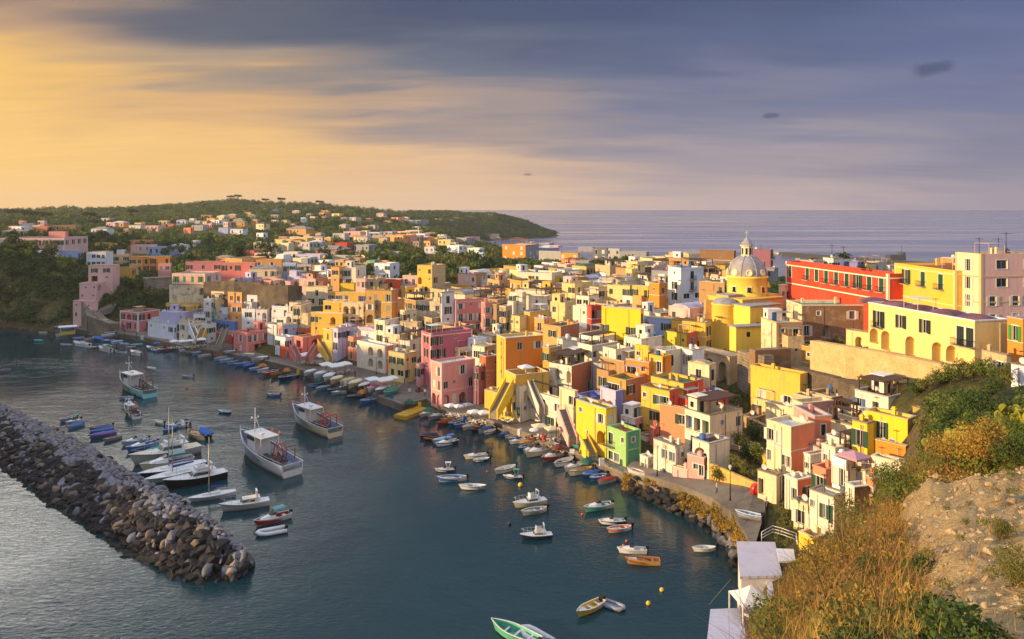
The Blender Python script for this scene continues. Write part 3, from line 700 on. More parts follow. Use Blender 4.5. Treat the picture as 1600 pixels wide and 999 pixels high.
    # lower annexes with their own terraces, and outside stairs, as the lanes have them
    if near and into is None and vb is None and not lab and name == 'house' and hgt > 6.5 and r.random() < (.85 if 'x' not in up else .6):
        for side in ((0, 1) if r.random() < .5 else (r.choice((0, 1)),)):
            Ws = wl if side == 0 else wr
            if Ws < 4: continue
            aw = Ws * r.uniform(.4, .75); a0 = r.uniform(0, Ws - aw); pr = r.uniform(1.4, 2.8); ah = hgt - r.choice((2.9, 3.1, 3.4, 5.8)); rl = .9
            if ah < 2.5: continue
            m = MB()
            if side == 0: bx_ = (-pr, 0, a0, a0 + aw)
            else: bx_ = (a0, a0 + aw, -pr, 0)
            x0, x1, y0, y1 = bx_; q = .18
            m.box(x0, x1, y0, y1, 0, ah); m.box(x0, x1, y0, y0 + q, ah, ah + rl); m.box(x0, x0 + q, y0 + q, y1, ah, ah + rl)
            if side == 0: m.box(x0 + q, x1, y1 - q, y1, ah, ah + rl)
            else: m.box(x1 - q, x1, y0 + q, y1, ah, ah + rl)
            an = PO('annex', m.mesh('annex', plaster(C.get(col if r.random() < .55 else r.choice(('white', 'cream', 'creaml', 'beige', 'orangel', 'pinkl', 'greyw')), C['white']), max(wear, .6))), (0, 0, 0), 0)
            nn_ = max(1, int(aw / 2.3))
            for z_ in (ah - 2.1, ah - 5.0):
                if z_ < .3: continue
                for k_ in range(nn_):
                    if r.random() < .2: continue
                    w_, h_ = r.choice(((1.0, 1.3), (.6, .7), (1.0, 1.9))); c_ = (k_ + .5) * aw / nn_ + a0; w3 = win_mesh(r.choice(('open', 'closed', 'none')), w_, h_, shut, 'far')
                    if side == 0: put('window', w3, an, (x0 - .12, c_ + w_ / 2, z_ - (h_ > 1.5) * .4), -pi / 2)
                    else: put('window', w3, an, (c_ - w_ / 2, y0 - .12, z_ - (h_ > 1.5) * .4), 0)
            if r.random() < .4:                                        # reed or canvas awning over the terrace
                m = MB(); m.box(x0 + .15, x1, y0 + .15, y1 - .1, ah + 2.25, ah + 2.3)
                for xx, yy in ((x0 + .15, y0 + .15), (x0 + .15 if side == 0 else x1 - .25, y1 - .2 if side == 0 else y0 + .15)): m.box(xx, xx + .08, yy, yy + .08, ah, ah + 2.25)
                PO('awning', m.mesh('awning', mat('awning', r.choice(('#d8d0c0', '#7c6248', '#8a8680', '#c8a890', '#6c5040')), .85)), (0, 0, 0), 0)
    # things built on the roof terrace
    mcol = plaster(C.get(col, col), wear)
    if 'R' in up or (not set('VHx') & set(up) and near and wr > 4.5 and wl > 4.5 and r.random() < .55):
        sx_, sy_ = r.uniform(2.0, min(3.6, wr * .55)), r.uniform(2.0, min(3.8, wl * .55)); x0 = wr - sx_ - t - .05 if r.random() < .6 else t + .05; y0 = wl - sy_ - t - .05; hh = r.uniform(2.1, 2.7)
        m = MB(); m.box(x0, x0 + sx_, y0, y0 + sy_, zr, zr + hh, skip='b'); m.box(x0 - .1, x0 + sx_ + .1, y0 - .1, y0 + sy_ + .1, zr + hh, zr + hh + .14)
        rr_ = PO('rooftop_room', m.mesh('rooftop_room', mcol if r.random() < .6 else plaster(C['white'], .4)), (0, 0, 0), 0)
        d = MB(); d.box(x0 + sx_ * .3, x0 + sx_ * .3 + .85, y0 - .04, y0 + .02, zr, zr + 1.95); d.obj('door', sh_m[r.choice('gbdu')], rr_)
        if Y < 280: d = MB(); d.box(x0 - .04, x0 + .02, y0 + sy_ * .35, y0 + sy_ * .35 + .7, zr + .9, zr + 1.8); d.obj('window', glass_m, rr_)
    if Y < 300:
        if 'P' in up:                                                  # pergola on posts
            m = MB(); x0, x1, y0, y1 = t + .1, wr - t - .1, t + .1, wl - t - .1; pz = zr + 2.4
            for xx in (x0, (x0 + x1) / 2, x1):
                for yy in (y0, y1): m.box(xx - .09, xx + .09, yy - .09, yy + .09, zr, pz)
            for k in range(int((y1 - y0) / .45) + 1): m.box(x0 - .3, x1 + .3, y0 + k * .45, y0 + k * .45 + .16, pz + .12, pz + .2)
            for xx in (x0, x1): m.box(xx - .06, xx + .06, y0 - .3, y1 + .3, pz, pz + .12)
            m.box(x0, x1, y0 + .3, y1 - .3, pz + .2, pz + .24)
            PO('pergola', m.mesh('pergola', mat('reed_mat', '#5c4636', .9, noise=.4, scale=6)), (0, 0, 0), 0)
        nn = 0 if Y > 260 else r.choice((1, 2, 3, 4) if min(wr, wl) > 3 else (1, 1, 2))
        for _ in range(nn):
            xx, yy = r.uniform(t + .3, wr - t - .3), r.uniform(t + .3, wl - t - .3)
            k = r.choice(('chimney', 'antenna', 'dish', 'tank', 'chimney', 'planter', 'bench', 'planter', 'awning') if min(wr, wl) > 3 else ('chimney', 'antenna', 'dish'))
            m = MB()
            if k == 'chimney': m.box(xx - .22, xx + .22, yy - .22, yy + .22, zr, zr + 1.1); m.box(xx - .3, xx + .3, yy - .3, yy + .3, zr + 1.1, zr + 1.2); m.box(xx - .2, xx + .2, yy - .2, yy + .2, zr + 1.2, zr + 1.4); PO('chimney', m.mesh('chimney', mcol), (0, 0, 0), 0)
            elif k == 'antenna':
                m.cyl(xx, yy, zr, zr + 2.2, .03, n=5)
                for q in range(5): m.box(xx - .45 + .05 * q, xx + .45 - .05 * q, yy - .25 + q * .15, yy - .23 + q * .15, zr + 2.0, zr + 2.03)
                m.box(xx - .02, xx + .02, yy - .3, yy + .4, zr + 1.98, zr + 2.02); PO('antenna', m.mesh('antenna', iron), (0, 0, 0), 0)
            elif k == 'dish':
                m.cyl(xx, yy, zr, zr + .9, .04, n=6)
                rg = [[(xx - .1 - .18 * (q / 3) ** 2, yy + .42 * q / 3 * cos(j * pi / 5), zr + 1.0 + .42 * q / 3 * sin(j * pi / 5)) for j in range(10)] for q in range(4)]
                m.ring(rg); PO('satellite_dish', m.mesh('satellite_dish', mat('dish_white', '#c8c6c2', .5)), (0, 0, 0), 0)
            elif k == 'planter':
                m.box(xx - .5, xx + .5, yy - .2, yy + .2, zr, zr + .4); for_ = r
                for q in range(26): a_, b_, c_ = xx + r.uniform(-.5, .5), yy + r.uniform(-.25, .25), zr + r.uniform(.4, 1.1); m.quad((a_ - .13, b_, c_), (a_, b_ - .1, c_ + .1), (a_ + .13, b_, c_), (a_, b_ + .1, c_ - .06))
                me = m.mesh('planter', mat('planter_clay', '#8c5a3c', .9)); me.materials.append(mat('planter_leaf', '#3c5424', .8))
                for p_ in me.polygons: p_.material_index = 1 if p_.index > 5 else 0
                PO('planter', me, (0, 0, 0), 0)
            elif k == 'bench': m.box(xx - .8, xx + .8, yy - .25, yy + .25, zr + .4, zr + .46); m.box(xx - .75, xx - .65, yy - .2, yy + .2, zr, zr + .4); m.box(xx + .65, xx + .75, yy - .2, yy + .2, zr, zr + .4); PO('bench', m.mesh('bench', wood_w), (0, 0, 0), 0)
            elif k == 'awning':
                w_ = min(1.6, wr * .25); xx = min(max(xx, t + w_), wr - t - w_); yy = min(max(yy, t + w_), wl - t - w_)
                m.box(xx - w_, xx + w_, yy - w_, yy + w_, zr + 2.1, zr + 2.15)
                for sx__ in (-1, 1):
                    for sy__ in (-1, 1): m.box(xx + sx__ * w_ * .95 - .03, xx + sx__ * w_ * .95 + .03, yy + sy__ * w_ * .95 - .03, yy + sy__ * w_ * .95 + .03, zr, zr + 2.1)
                PO('awning', m.mesh('awning', mat('awning', r.choice(('#d8d0c0', '#b89870', '#8a8680', '#c8a890')), .85)), (0, 0, 0), 0)
            else:
                m.cyl(xx, yy, zr + .15, zr + 1.2, .5, n=14); m.cyl(xx, yy, zr + 1.2, zr + 1.35, .5, .2, n=14); m.box(xx - .4, xx + .4, yy - .4, yy + .4, zr, zr + .15)
                PO('water_tank', m.mesh('water_tank', mat('tank_' + r.choice('ab'), r.choice(('#3f6a9c', '#cfcac0')), .6)), (0, 0, 0), 0)
    return root
def stairs(p0, p1, w, m, parent_lab, lab, n=None, wallh=.5, arch=True, name='staircase'):
    """an outside flight from p0 (foot) to p1 (head), solid below"""
    p0, p1 = Vector(p0), Vector(p1); d = Vector((p1.x - p0.x, p1.y - p0.y, 0)); Ld = d.length; d.normalize(); rise = p1.z - p0.z; n = n or max(4, int(rise / .2))
    o = thing(name, lab, 'staircase', p0, atan2(d.y, d.x)); m1 = MB()
    for k in range(n): m1.box(k * Ld / n, (k + 1) * Ld / n, -w / 2, w / 2, max(-1, -3 if not arch else (k - 6) * rise / n), (k + 1) * rise / n)
    m1.obj('step', mat('stair_stone', '#9a8c78', .9, noise=.3), o)
    for sgn in (-1, 1):
        q = MB(); y0, y1 = sorted((sgn * w / 2, sgn * (w / 2 + .22)))
        P = [(-.1, -1.0), (Ld, rise - (2.2 if arch else 4)), (Ld, rise + wallh + .2), (0, wallh + .2), (-.1, wallh + .1)]
        q.ring([[(a, y0, b) for a, b in P], [(a, y1, b) for a, b in P]], cap0=True, cap1=True, sm=False); q.obj('side_wall', m, o)
    return o
# ================================================================== the houses, front to back
# ---- left end of the quay
t1 = B(143, 472, 114, 153, 'pinkl', L='s.s/w.A', R_='.', b=68, vb=512, roof='c', lab='pale pink stepped tower house at the left end of the quay, under the cliff', up='x', wear=.35)
B(150, 443, 124, 172, 'pinkl', L='.s.s/s.s', R_='g.', b=66, Y=surf_Y(143, 472, 8) + 6, roof='c', into=t1, up='x', wear=.35)
B(176, 415, 138, 187, 'pinkl', L='ww/gs', R_='.s', b=70, Y=surf_Y(143, 472, 8) + 14, roof='w', into=t1, up='x', wear=.35)
B(215.6, 488, 187.5, 250, 'rose', L='nan/nbn', R_='nn./.nw', b=55, vb=517, roof='n', trim=('white', .2, 3.2), shut='d', lab='rose pink two-storey house with green roof and arched loggia at the quay', up='x', cr='coral')
B(223, 402, 202, 224, 'orangel', L='ww/ww', b=75, h=7, lab='pale orange house attached to the left of the bright orange house', up='x')
B(266, 401, 223, 268, 'orange', L='nn.n/nn..', b=75, h=7.5, roof='w', lab='bright orange house above the wooded gully at the left', up='x', shut='d')
B(165, 394, 135, 177, 'whiteb', L='wWWw/wWWw', R_='-', b=65, h=8, roof='c', lab='white block with two rows of balconies above the pink tower house', up='x')
B(201, 398, 177, 202, 'beige', L='w.w', b=70, h=6)
B(214, 418, 187, 216, 'mustard', L='..a', b=60, h=5, lab='low mustard house with arched door beside the pink tower house', up='x')
B(267, 412, 247, 269, 'pink', L='ww', b=70, h=6, up='x')
pb = B(320, 428, 269, 345, 'pinkl', L='nnnn', R_='nn', b=60, Y=262, lab='pink and cream house standing on a tall arched stone base', wear=.4, trim=('cream', .3, 3.6), up='x', shut='l', down=4)
B(321, 446, 268, 345, 'cream', L='..s.a', R_='..', b=60, Y=261.3, wear=1.0, up='x', into=pb, shut='d')
B(345, 410, 290, 352, 'rose', L='w.w.w/w.w', b=72, h=8, lab='long rose pink palace above the stone garden wall, left wing', wear=.7, up='x')
B(398, 411, 345, 402, 'coral', L='nwn.w/..n', b=70, h=8, lab='long coral pink palace above the garden wall, right wing', up='x')
B(432, 420, 389, 440, 'cream', L='n.nn/...', b=72, h=6.5, up='H', roof='g', lab='cream villa with shallow hipped roof behind the merlon wall', par=0.01)
B(378, 405, 352, 416, 'orangel', L='w.w', R_='w', b=50, h=6); B(440, 406, 400, 441, 'orangel', L='w.w.', b=75, h=6)
B(462, 412, 442, 464, 'bluel', L='nn', b=70, h=7); B(486, 413, 464, 487, 'greyw', L='wn', b=70, h=7); B(502, 415, 487, 503, 'tan', b=70, h=7)
B(500, 398, 462, 512, 'lilac', L='...', b=60, h=5, lab='lilac house with a flat roof beside the mint green wall', up='x')
B(517, 416, 501, 519, 'yellow', L='nn', b=70, h=6, up='x')
B(310, 474, 259, 313, 'yellow', L='b.w.s', R_='w', b=70, h=6.5, lab='long golden yellow house above the white houses at the left', up='x', roof='g')
# ---- white and blue cluster
B(272, 507, 231, 276, 'whiteb', L='s.sw/n.gb/s...', b=74, vb=532, shut='u', roof='l', lab='bluish white house with a blue door standing on the quay', up='x')
B(262, 498, 237, 285, 'whiteb', L='s..', R_='.', b=55, Y=262); B(289, 489, 249, 312, 'lilac', L='..s', R_='..', b=60, h=8)
B(289, 497, 280, 294, 'yellow', L='a', R_='-', b=50, h=9, lab='narrow yellow arched block among the white houses', up='x')
B(302, 505, 280, 320, 'creaml', L='ww/sa', R_='sw', b=55, vb=536); B(320, 492, 302, 333, 'whiteb', L='sw', b=60, h=8)
B(324, 508, 314, 338, 'white', L='sw/ws', R_='w/s', b=45, vb=536); B(335, 507, 325, 337, 'terra', L='s', b=60, h=8)
B(366, 503, 333, 372, 'blue', L='bww.', R_='.', b=68, vb=531, up='x', roof='b', lab='deep blue house beside the coral corner house')
B(361, 523, 333, 372, 'red', L='..g.', R_='.', b=66, vb=538, up='x', roof='t', lab='low dark red house beneath the blue house')
B(343, 448, 335, 352, 'salmon', L='s/w/s', b=60, h=13); B(353, 449, 343, 368, 'orangel', L='ss/s', R_='s/s', b=60, h=13)
B(367, 455, 352, 385, 'yellowl', L='ss/ww/s', R_='', b=60, h=13, cr='pinkl', lab='narrow pale yellow tenement with pink side wall below the garden wall')
B(392, 466, 368, 412, 'pinkl', L='w.', R_='w.', b=50, h=10); B(378, 475, 362, 381, 'orangel', L='ww/s', b=65, h=11)
B(392, 465, 380, 411, 'whiteb', L='W', R_='s.', b=40, h=9, lab='white block with one wide window below the merlon wall')
B(341, 458, 327, 343, 'whiteb', L='s/s', b=60, h=12); B(348, 476, 330, 360, 'teal', L='w', b=60, h=9); B(330, 468, 318, 334, 'white', L='s/n', b=60, h=12)
B(366, 481, 340, 381, 'whiteb', L='s.s', b=60, h=8); B(398, 483, 378, 400, 'whiteb', L='w/s', b=60, h=10)
B(417, 484, 400, 428, 'white', L='sA', R_='s', b=65, h=11, up='x', lab='white house with one tall arched loggia above the coral corner house')
B(391, 509, 388, 424, 'whiteb', L='s', R_='sss', b=30, Y=240)
B(386, 520, 366, 427, 'coral', L='n/n', R_='nn.nw/.gg.', b=52, vb=549, trim=('pink', 3.6), up='', roof='g', shut='w', lab='coral pink corner house with pale band standing on the quay')
B(440, 462, 412, 452, 'greyw', L='w.n', b=60, h=9, wear=.9); B(450, 480, 425, 462, 'white', L='s.n', b=55, h=9); B(470, 474, 452, 486, 'creaml', L='ws', b=55, h=10, wear=.9)
B(436, 486, 424, 455, 'lilac', L='W', R_='.', b=50, h=8); B(456, 490, 446, 466, 'white', L='a', b=60, h=10); B(470, 478, 457, 486, 'cream', L='n/w', R_='s', b=60, h=12, wear=.95)
B(441, 509, 434, 465, 'pink', L='n', R_='ws/s.n', b=30, vb=542, cr='bluel', lab='light blue house with pink left edge between the coral and orange red houses', up='x', roof='l')
B(480, 514, 465, 489, 'redo', L='ww', R_='s', b=60, h=9, up='x', roof='t')
B(473, 528, 460, 498, 'coral', L='g', R_='.a', b=55, vb=560, up='x', roof='c', lab='orange red house with round terrace wall and outside stairs, upper block')
rb = B(462, 546, 437, 495, 'redo', L='.n.', R_='..', b=58, vb=562, up='x', roof='t', lab='low orange red front terrace block with stairs on the quay', par=.9)
B(430, 461, 412, 447, 'pinkl', L='w.', R_='ww', b=50, Y=241); B(402, 462, 386, 414, 'white', L='w', R_='s.', b=50, Y=243); B(378, 458, 356, 390, 'orangel', L='ww', R_='.w', b=50, Y=245); B(455, 462, 440, 468, 'creaml', L='n', R_='w.', b=50, Y=237)
B(350, 456, 330, 362, 'cream', L='w.w', R_='.', b=50, Y=249); B(446, 528, 430, 462, 'whiteb', L='w.', R_='n.', b=35, Y=216); B(432, 508, 418, 445, 'white', L='w', R_='ws', b=40, Y=226)
# ---- yellow complex, centre left
y1 = B(535, 491, 486, 540, 'yellow', L='ws.a./s.A', R_='a', b=62, h=14, up='x', roof='c', lab='tall golden yellow house with arches, lowest of the yellow complex', shut='g')
B(535, 472, 505, 545, 'yellow', L='W.', R_='.', b=62, h=13, into=y1, up='x')
B(571, 458, 512, 575, 'yellow', L='nnn.n/....', b=70, h=10, up='x', roof='d', lab='long golden yellow house with blue shutters, topmost of the yellow complex', shut='u')
B(568, 474, 535, 572, 'cream', L='aas/AaA', b=70, h=13, up='x', lab='cream arcaded house in front of the topmost yellow house')
B(512, 449, 478, 520, 'cream', L='.b.', b=60, h=7, wear=.8); B(498, 441, 470, 505, 'pinkl', L='...', b=55, h=6)
B(556, 419, 528, 572, 'creaml', L='.nn./..n.', R_='n.', b=66, h=12, up='', lab='tall off-white house above the yellow complex', wear=.6)
B(530, 418, 517, 531, 'orangel', L='w/s', b=60, h=12, up='x'); B(553, 443, 532, 556, 'yellowb', L='...', b=70, h=8, up='x')
B(571, 436, 556, 574, 'pinkl', L='wn', b=60, h=11); B(595, 432, 572, 598, 'mustard', L='s.s/WW', b=65, h=9, wear=.6, lab='mustard house with wide loggia windows left of the red roofs')
B(609, 412, 585, 624, 'whiteb', L='s.w', R_='w', b=55, h=9, roof='w', up='x', lab='white block at the edge of the dark trees, above the red house')
B(626, 437, 596, 630, 'redo', L='.w.', b=66, h=9, up='x', roof='t', lab='orange red house below the white block by the trees')
B(589, 436, 572, 600, 'beige', b=60, h=11)
bt = B(612, 455, 572, 622, 'mustard', L='.n.n/.w.w/.w.w/s', R_='.', b=62, h=17, wear=.95, roof='c', lab='tall weathered mustard tower house right of the yellow complex', up='x', cr='orange')
B(585, 470, 571, 590, 'tan', L='w/a/w', b=60, h=15, wear=.95)
# ---- front row, centre left
B(519, 517, 505, 528, 'yellow', L='n/.', R_='-', b=50, h=10, vb=560, up='x', lab='narrow yellow house with yellow stairs behind the white parasols', roof='w')
B(528, 514, 520, 549, 'lilac', L='w/n', R_='wg/..', b=50, vb=562, roof='l', up='x'); B(552, 511, 528, 572, 'whiteb', L='..', R_='..', b=50, h=9, up='V', roof='l', lab='white vaulted roof house behind the small blue-grey house')
B(552, 528, 544, 566, 'salmon', L='w/n', R_='ww/gn', b=45, vb=563, up='x', roof='w'); B(590, 519, 552, 600, 'white', L='..', b=50, h=9, up='V', roof='l')
B(562, 546, 546, 570, 'rose', L='.', R_='.', b=50, vb=565, up='x'); B(601, 502, 585, 625, 'creaml', L='w/n', R_='n.', b=50, h=11, wear=.8)
B(601, 541, 558, 617, 'creaml', L='.aa/.aa/.n.', R_='.s/..', b=62, vb=584, roof='l', cr='salmon', trim=('white', .1, 3.4), shut='b', lab='white house with two tiers of arches and orange side wall on the quay square', up='x')
B(632, 554, 607, 652, 'yellowl', L='ww/wW/gg', R_='sW/g.', b=55, vb=598, wear=.7, lab='pale yellow house with laundry balcony beside the pink quay house', up='')
B(640, 533, 622, 668, 'creaml', L='w/w', R_='ww', b=55, h=11, up='P'); B(655, 570, 650, 675, 'pinkl', L='n', R_='ww/a', b=45, vb=602)
B(632, 486, 625, 651, 'cream', L='w', R_='w.s', b=35, h=11, wear=.9); B(652, 505, 625, 659, 'beige', L='n.w', b=60, h=9, wear=.9)
B(625, 524, 600, 660, 'cream', L='w.s', R_='w.', b=55, h=9, wear=.8)
B(688, 472, 651, 690, 'cream', L='ww.w/..s', b=70, h=10, shut='g', roof='n', wear=.95, lab='stained cream house with green shutters and green roof left of the white tower house')
B(690, 458, 687, 710, 'white', L='n', R_='n/n/s', b=25, h=14, shut='g', roof='w', lab='white tower house with green shutters attached to the big coral house', up='')
B(712, 469, 709, 758, 'coral', L='.', R_='wsw/dnd', b=20, h=11, roof='l', trim=('pinkl', .6), shut='w', lab='big coral pink house with balconies and white tower at its left', up='x')
B(758, 474, 752, 776, 'rose', L='.', R_='ww/d.', b=22, h=12, up='x')
B(673, 521, 659, 738, 'magenta', L='w/n', R_='nn.s../nn....', b=27, h=12.5, Y=178, roof='d', trim=('pinkl', .7), shut='d', lab='deep pink palazzo with orange left face behind the pink quay house', up='x')
B(652, 432, 629, 655, 'pinkl', L='nn/.s', R_='-', b=68, h=9.5, shut='g', lab='narrow pink and cream house with two green shutters left of the orange yellow house')
B(675, 416, 652, 696, 'yellow', L='s.w/a.s', R_='..', cr='beige', b=55, h=13, up='x', lab='orange yellow house with beige side block below the dark trees')
B(696, 444, 655, 697, 'mustard', L='..', b=70, h=5, up='x'); B(735, 446, 697, 737, 'mustard', L='-', b=75, h=4, up='x')
B(690, 568, 674, 742, 'pink', L='.n/wn/aa', R_='..n./ws.n/ada.', b=32, vb=637, roof='w', trim=('pinkl', .1, 6.3), shut='w', lab='pink quay house with cut-out roof terrace and balcony at the water', up='')
B(716, 545, 700, 750, 'cream', L='s', R_='ww', b=40, h=8); B(742, 531, 731, 760, 'whiteb', L='s', R_='.s.', b=40, h=9); B(757, 543, 738, 776, 'creaml', L='ww', R_='w', b=50, h=10, cr='tan')
B(759, 558, 749, 778, 'terra', L='.', R_='..s/s..', b=30, h=12, Y=164, wear=.7, lab='tall terracotta house between the pink quay house and the orange tower house')
B(748, 575, 740, 760, 'purple', L='w/s', R_='n/.', b=40, vb=632)
ot = B(790, 529, 776, 848, 'yellow', L='s/s/s', R_='.w.w/..../.ww.', b=24, vb=640, Y=158, cr='orange', roof='w', shut='w', lab='tall orange house with sunlit yellow left face, highest on the quay', up='x', wear=.3)  # lit yellow and shaded orange: light painted into the two face colours
B(806, 587, 789, 858, 'yellow', L='.', R_='......', b=26, vb=650, Y=150, into=ot, up='x', roof='t', par=1.0, cr='yellow')
B(800, 621, 770, 806, 'yellowb', L='..A', b=60, vb=651, Y=148.5, into=ot, up='x')
B(770, 612, 757, 785, 'yellow', L='.', R_='-', b=40, vb=640, up='x', lab='small yellow block at the foot of the yellow stairs', par=.8)
B(812, 605, 800, 829, 'creaml', L='s.', R_='.ag/.s.', b=40, vb=661, lab='white house with stepped stair parapet right of the yellow stairs', up='x', roof='t')
B(878, 625, 829, 884, 'creaml', L='ag.W/agww', b=66, vb=669, roof='g', lab='cream house with arches and covered loggia above the beige parasols', up='P')
B(864, 596, 830, 880, 'cream', L='ww', R_='W', b=60, h=8, up='P')
B(893, 573, 858, 930, 'creaml', L='.a.a', R_='..', b=55, h=8, cr='terra', roof='g', lab='cream house with reed pergolas above the blue roof terrace', up='P')
B(898, 612, 874, 903, 'cream', L='.w/..', b=62, vb=680, wear=.4)
B(947, 640, 900, 949, 'yellowb', L='s.w/..a/w.A', b=66, vb=722, up='x', lab='yellow house with arched doorways and outside stairs at the quay', roof='n', wear=.7)
B(922, 623, 900, 950, 'violet', L='..', R_='.s.', b=45, h=7.5, up='x', roof='b', cr='violet', par=.4, lab='violet blue house with a blue roof terrace')
B(962, 612, 938, 992, 'lilac', L='..', R_='...', b=45, h=7, up='x', roof='n', cr='violet', par=.9)
B(978, 595, 950, 1006, 'mustard', L='wW.', R_='w.', b=50, h=8, cr='terra', roof='n', wear=.95, lab='weathered brown and mustard house behind the violet blue house')
B(978, 676, 949, 1001, 'green', L='d.s/WW.', R_='s/.n', b=52, vb=734, roof='t', cr='greend', lab='light green two-tone house at the quay', up='x', shut='b', trim=('green', 3.1))
B(992, 655, 970, 1018, 'whiteb', L='ww', R_='w', b=52, h=9, cr='pink', roof='l', lab='white and pink house with terrace railing above the green house', up='R', shut='d')
B(1002, 709, 1001, 1016, 'cream', L='.', R_='s', b=50, h=5); B(1012, 716, 1000, 1024, 'creaml', L='W/W', R_='.s', b=55, vb=737, wear=.8)
B(1056, 698, 1021, 1070, 'creaml', L='.WW/.s.', R_='.s', b=64, vb=748, roof='l', shut='g', lab='cream house with green shutters and pink-white roof by the street', wear=.85, up='x')
B(1010, 682, 1000, 1030, 'creaml', L='w', R_='ww', b=40, h=7); B(1024, 669, 1015, 1034, 'redo', L='.', R_='a', b=45, h=8, up='x', cr='redo')
B(1072, 640, 1031, 1076, 'salmon', L='..w/....', b=62, Y=125, up='x', roof='c', wear=.35, lab='salmon orange house front with one window below the red house')
rh = B(1075, 626, 1047, 1138, 'redo', L='...s', R_='.....', b=48, Y=131, cr='crimson', roof='w', up='V', lab='crimson red house with a white domed roof', wear=.3)
B(1109, 650, 1070, 1160, 'creaml', L='ggg/.d.', R_='.s.w/w..s/.ww.', b=48, Y=117, roof='c', up='P', wear=.7, lab='white house with striped pergola terrace right of the red house', cr='cream')
B(1108, 694, 1082, 1140, 'creaml', L='A', R_='..', b=48, vb=752, roof='d', up='x'); B(1100, 717, 1074, 1104, 'pink', L='.sw', b=62, vb=753, roof='t', up='x', cr='terra', lab='small pink house with three little windows at the street')
B(1074, 735, 1050, 1078, 'pinkl', L='-', b=62, vb=753, up='x', h=4)
# ---- orange and yellow cubes
B(1035, 558, 1014, 1049, 'yellow', L='.n/..', R_='.', b=55, h=9, cr='orange', roof='g', lab='yellow cube house with orange right face and green window', up='', wear=.3)
B(1013, 543, 992, 1016, 'yellowb', L='s.', b=60, h=9, roof='g'); B(1014, 567, 978, 1017, 'orange', L='Ws/..', b=62, h=8, roof='c', up='x')
B(1068, 600, 1017, 1099, 'yellow', L='....', R_='..', b=50, h=8, cr='redo', roof='n', lab='yellow house with green roof mat and orange red right face', up='x', wear=.3)
B(1046, 612, 1002, 1060, 'yellow', L='s.ww', R_='.', b=56, h=8, cr='redo', roof='n', up='x', wear=.3, lab='lower yellow house with four small windows and green roof')
B(1073, 522, 1038, 1090, 'yellowb', L='..s', R_='n', b=56, h=6.5, cr='redo', roof='t', up='x', lab='small yellow and orange cube house in front of the long yellow wall')
B(900, 534, 870, 915, 'creaml', L='W..', R_='.', b=50, h=8); B(925, 541, 903, 965, 'creaml', L='W.', R_='W..', b=45, h=9, up='P', lab='white house with dark pergola in the middle of the slope', cr='greyw')
B(940, 527, 905, 975, 'white', L='W.', R_='s.', b=50, h=8, roof='w'); B(962, 547, 942, 985, 'creaml', L='s.', R_='w.', b=45, h=9)
B(975, 566, 938, 1000, 'tan', L='...', R_='..', b=50, h=7, wear=.9, cr='pinkl'); B(1002, 531, 975, 1034, 'creaml', L='w.', R_='...', b=50, h=9, roof='w')
B(958, 553, 925, 972, 'cream', L='s.w', b=55, h=7); B(1040, 549, 1022, 1072, 'creaml', L='.', R_='n..', b=45, h=8); B(1082, 548, 1066, 1100, 'whiteb', L='n', R_='.', b=50, h=8)
B(1108, 571, 1075, 1119, 'cream', L='.w.', b=60, h=8, up='V', roof='c', wear=.8, lab='cream vaulted house left of the tall stone arches')
B(876, 511, 850, 905, 'orangel', L='.w./...', R_='.../...', b=52, h=12, Y=176, cr='terra', roof='n', wear=.9, lab='pale orange house with brown brick right face and green roof', up='x')
B(858, 545, 848, 878, 'mustard', L='w', R_='s', b=45, h=11, wear=.9); B(890, 560, 872, 905, 'brown', L='g', R_='.', b=50, h=7)
# ---- middle rows
B(816, 458, 796, 822, 'creaml', L='n./..', b=62, h=10); B(853, 464, 815, 862, 'creaml', L='..s.', b=66, h=8, wear=.9); B(812, 495, 796, 842, 'yellowl', L='ss', R_='s', b=50, h=9)
B(828, 489, 814, 858, 'yellow', L='s', R_='.a', b=45, h=9, cr='yellow'); B(850, 499, 835, 862, 'orangel', b=50, h=8); B(776, 476, 760, 782, 'tan', L='n/w', b=60, h=11, wear=.9)
B(790, 480, 780, 800, 'beige', L='w/w', b=55, h=12, wear=.9); B(883, 474, 860, 898, 'yellowl', L='w.', R_='s', b=60, h=8); B(868, 452, 845, 880, 'yellow', L='n', b=60, h=7)
B(862, 428, 808, 878, 'creaml', L='..nn..', R_='.', b=68, h=8, lab='wide off-white house with two green shutters above the loggia arches', up='x', roof='g', shut='g')
B(851, 455, 805, 858, 'creaml', L='AAA.', b=68, h=7, up='x', lab='off-white loggia of three round arches below the wide off-white house', roof='c')
B(898, 444, 878, 926, 'yellowl', L='.w', R_='ws', b=55, h=10, up='x', lab='pale yellow tower house left of the yellow house with green shutters')
B(872, 431, 858, 880, 'yellowb', L='n', b=60, h=7, up='x'); B(935, 450, 914, 955, 'cream', L='...', R_='ww', b=50, h=8); B(920, 463, 900, 935, 'creaml', L='WW', b=60, h=7)
B(984, 447, 949, 990, 'yellowl', L='w.n', b=65, h=8, shut='g', roof='g', lab='yellow house with green shutters on the upper slope', up=''); B(1013, 448, 988, 1016, 'yellow', L='n.n', b=60, h=8, shut='g', up='x')
B(918, 480, 895, 922, 'creaml', L='.s', b=60, h=9); B(924, 479, 917, 941, 'red', L='.', R_='gw/www/a', b=30, h=11, up='x', lab='narrow red house with balcony against the bright yellow terrace house', cr='red')
B(1001, 484, 940, 1006, 'yellowb', L='....../n...w./AAA', b=66, h=12, up='x', lab='bright yellow terraced house with three arches at the foot', wear=.2, shut='g', roof='c', par=.8)
B(1048, 499, 1003, 1052, 'bluel', L='w.w', b=66, h=7.5, up='x', roof='d', lab='light blue house right of the bright yellow terrace house')
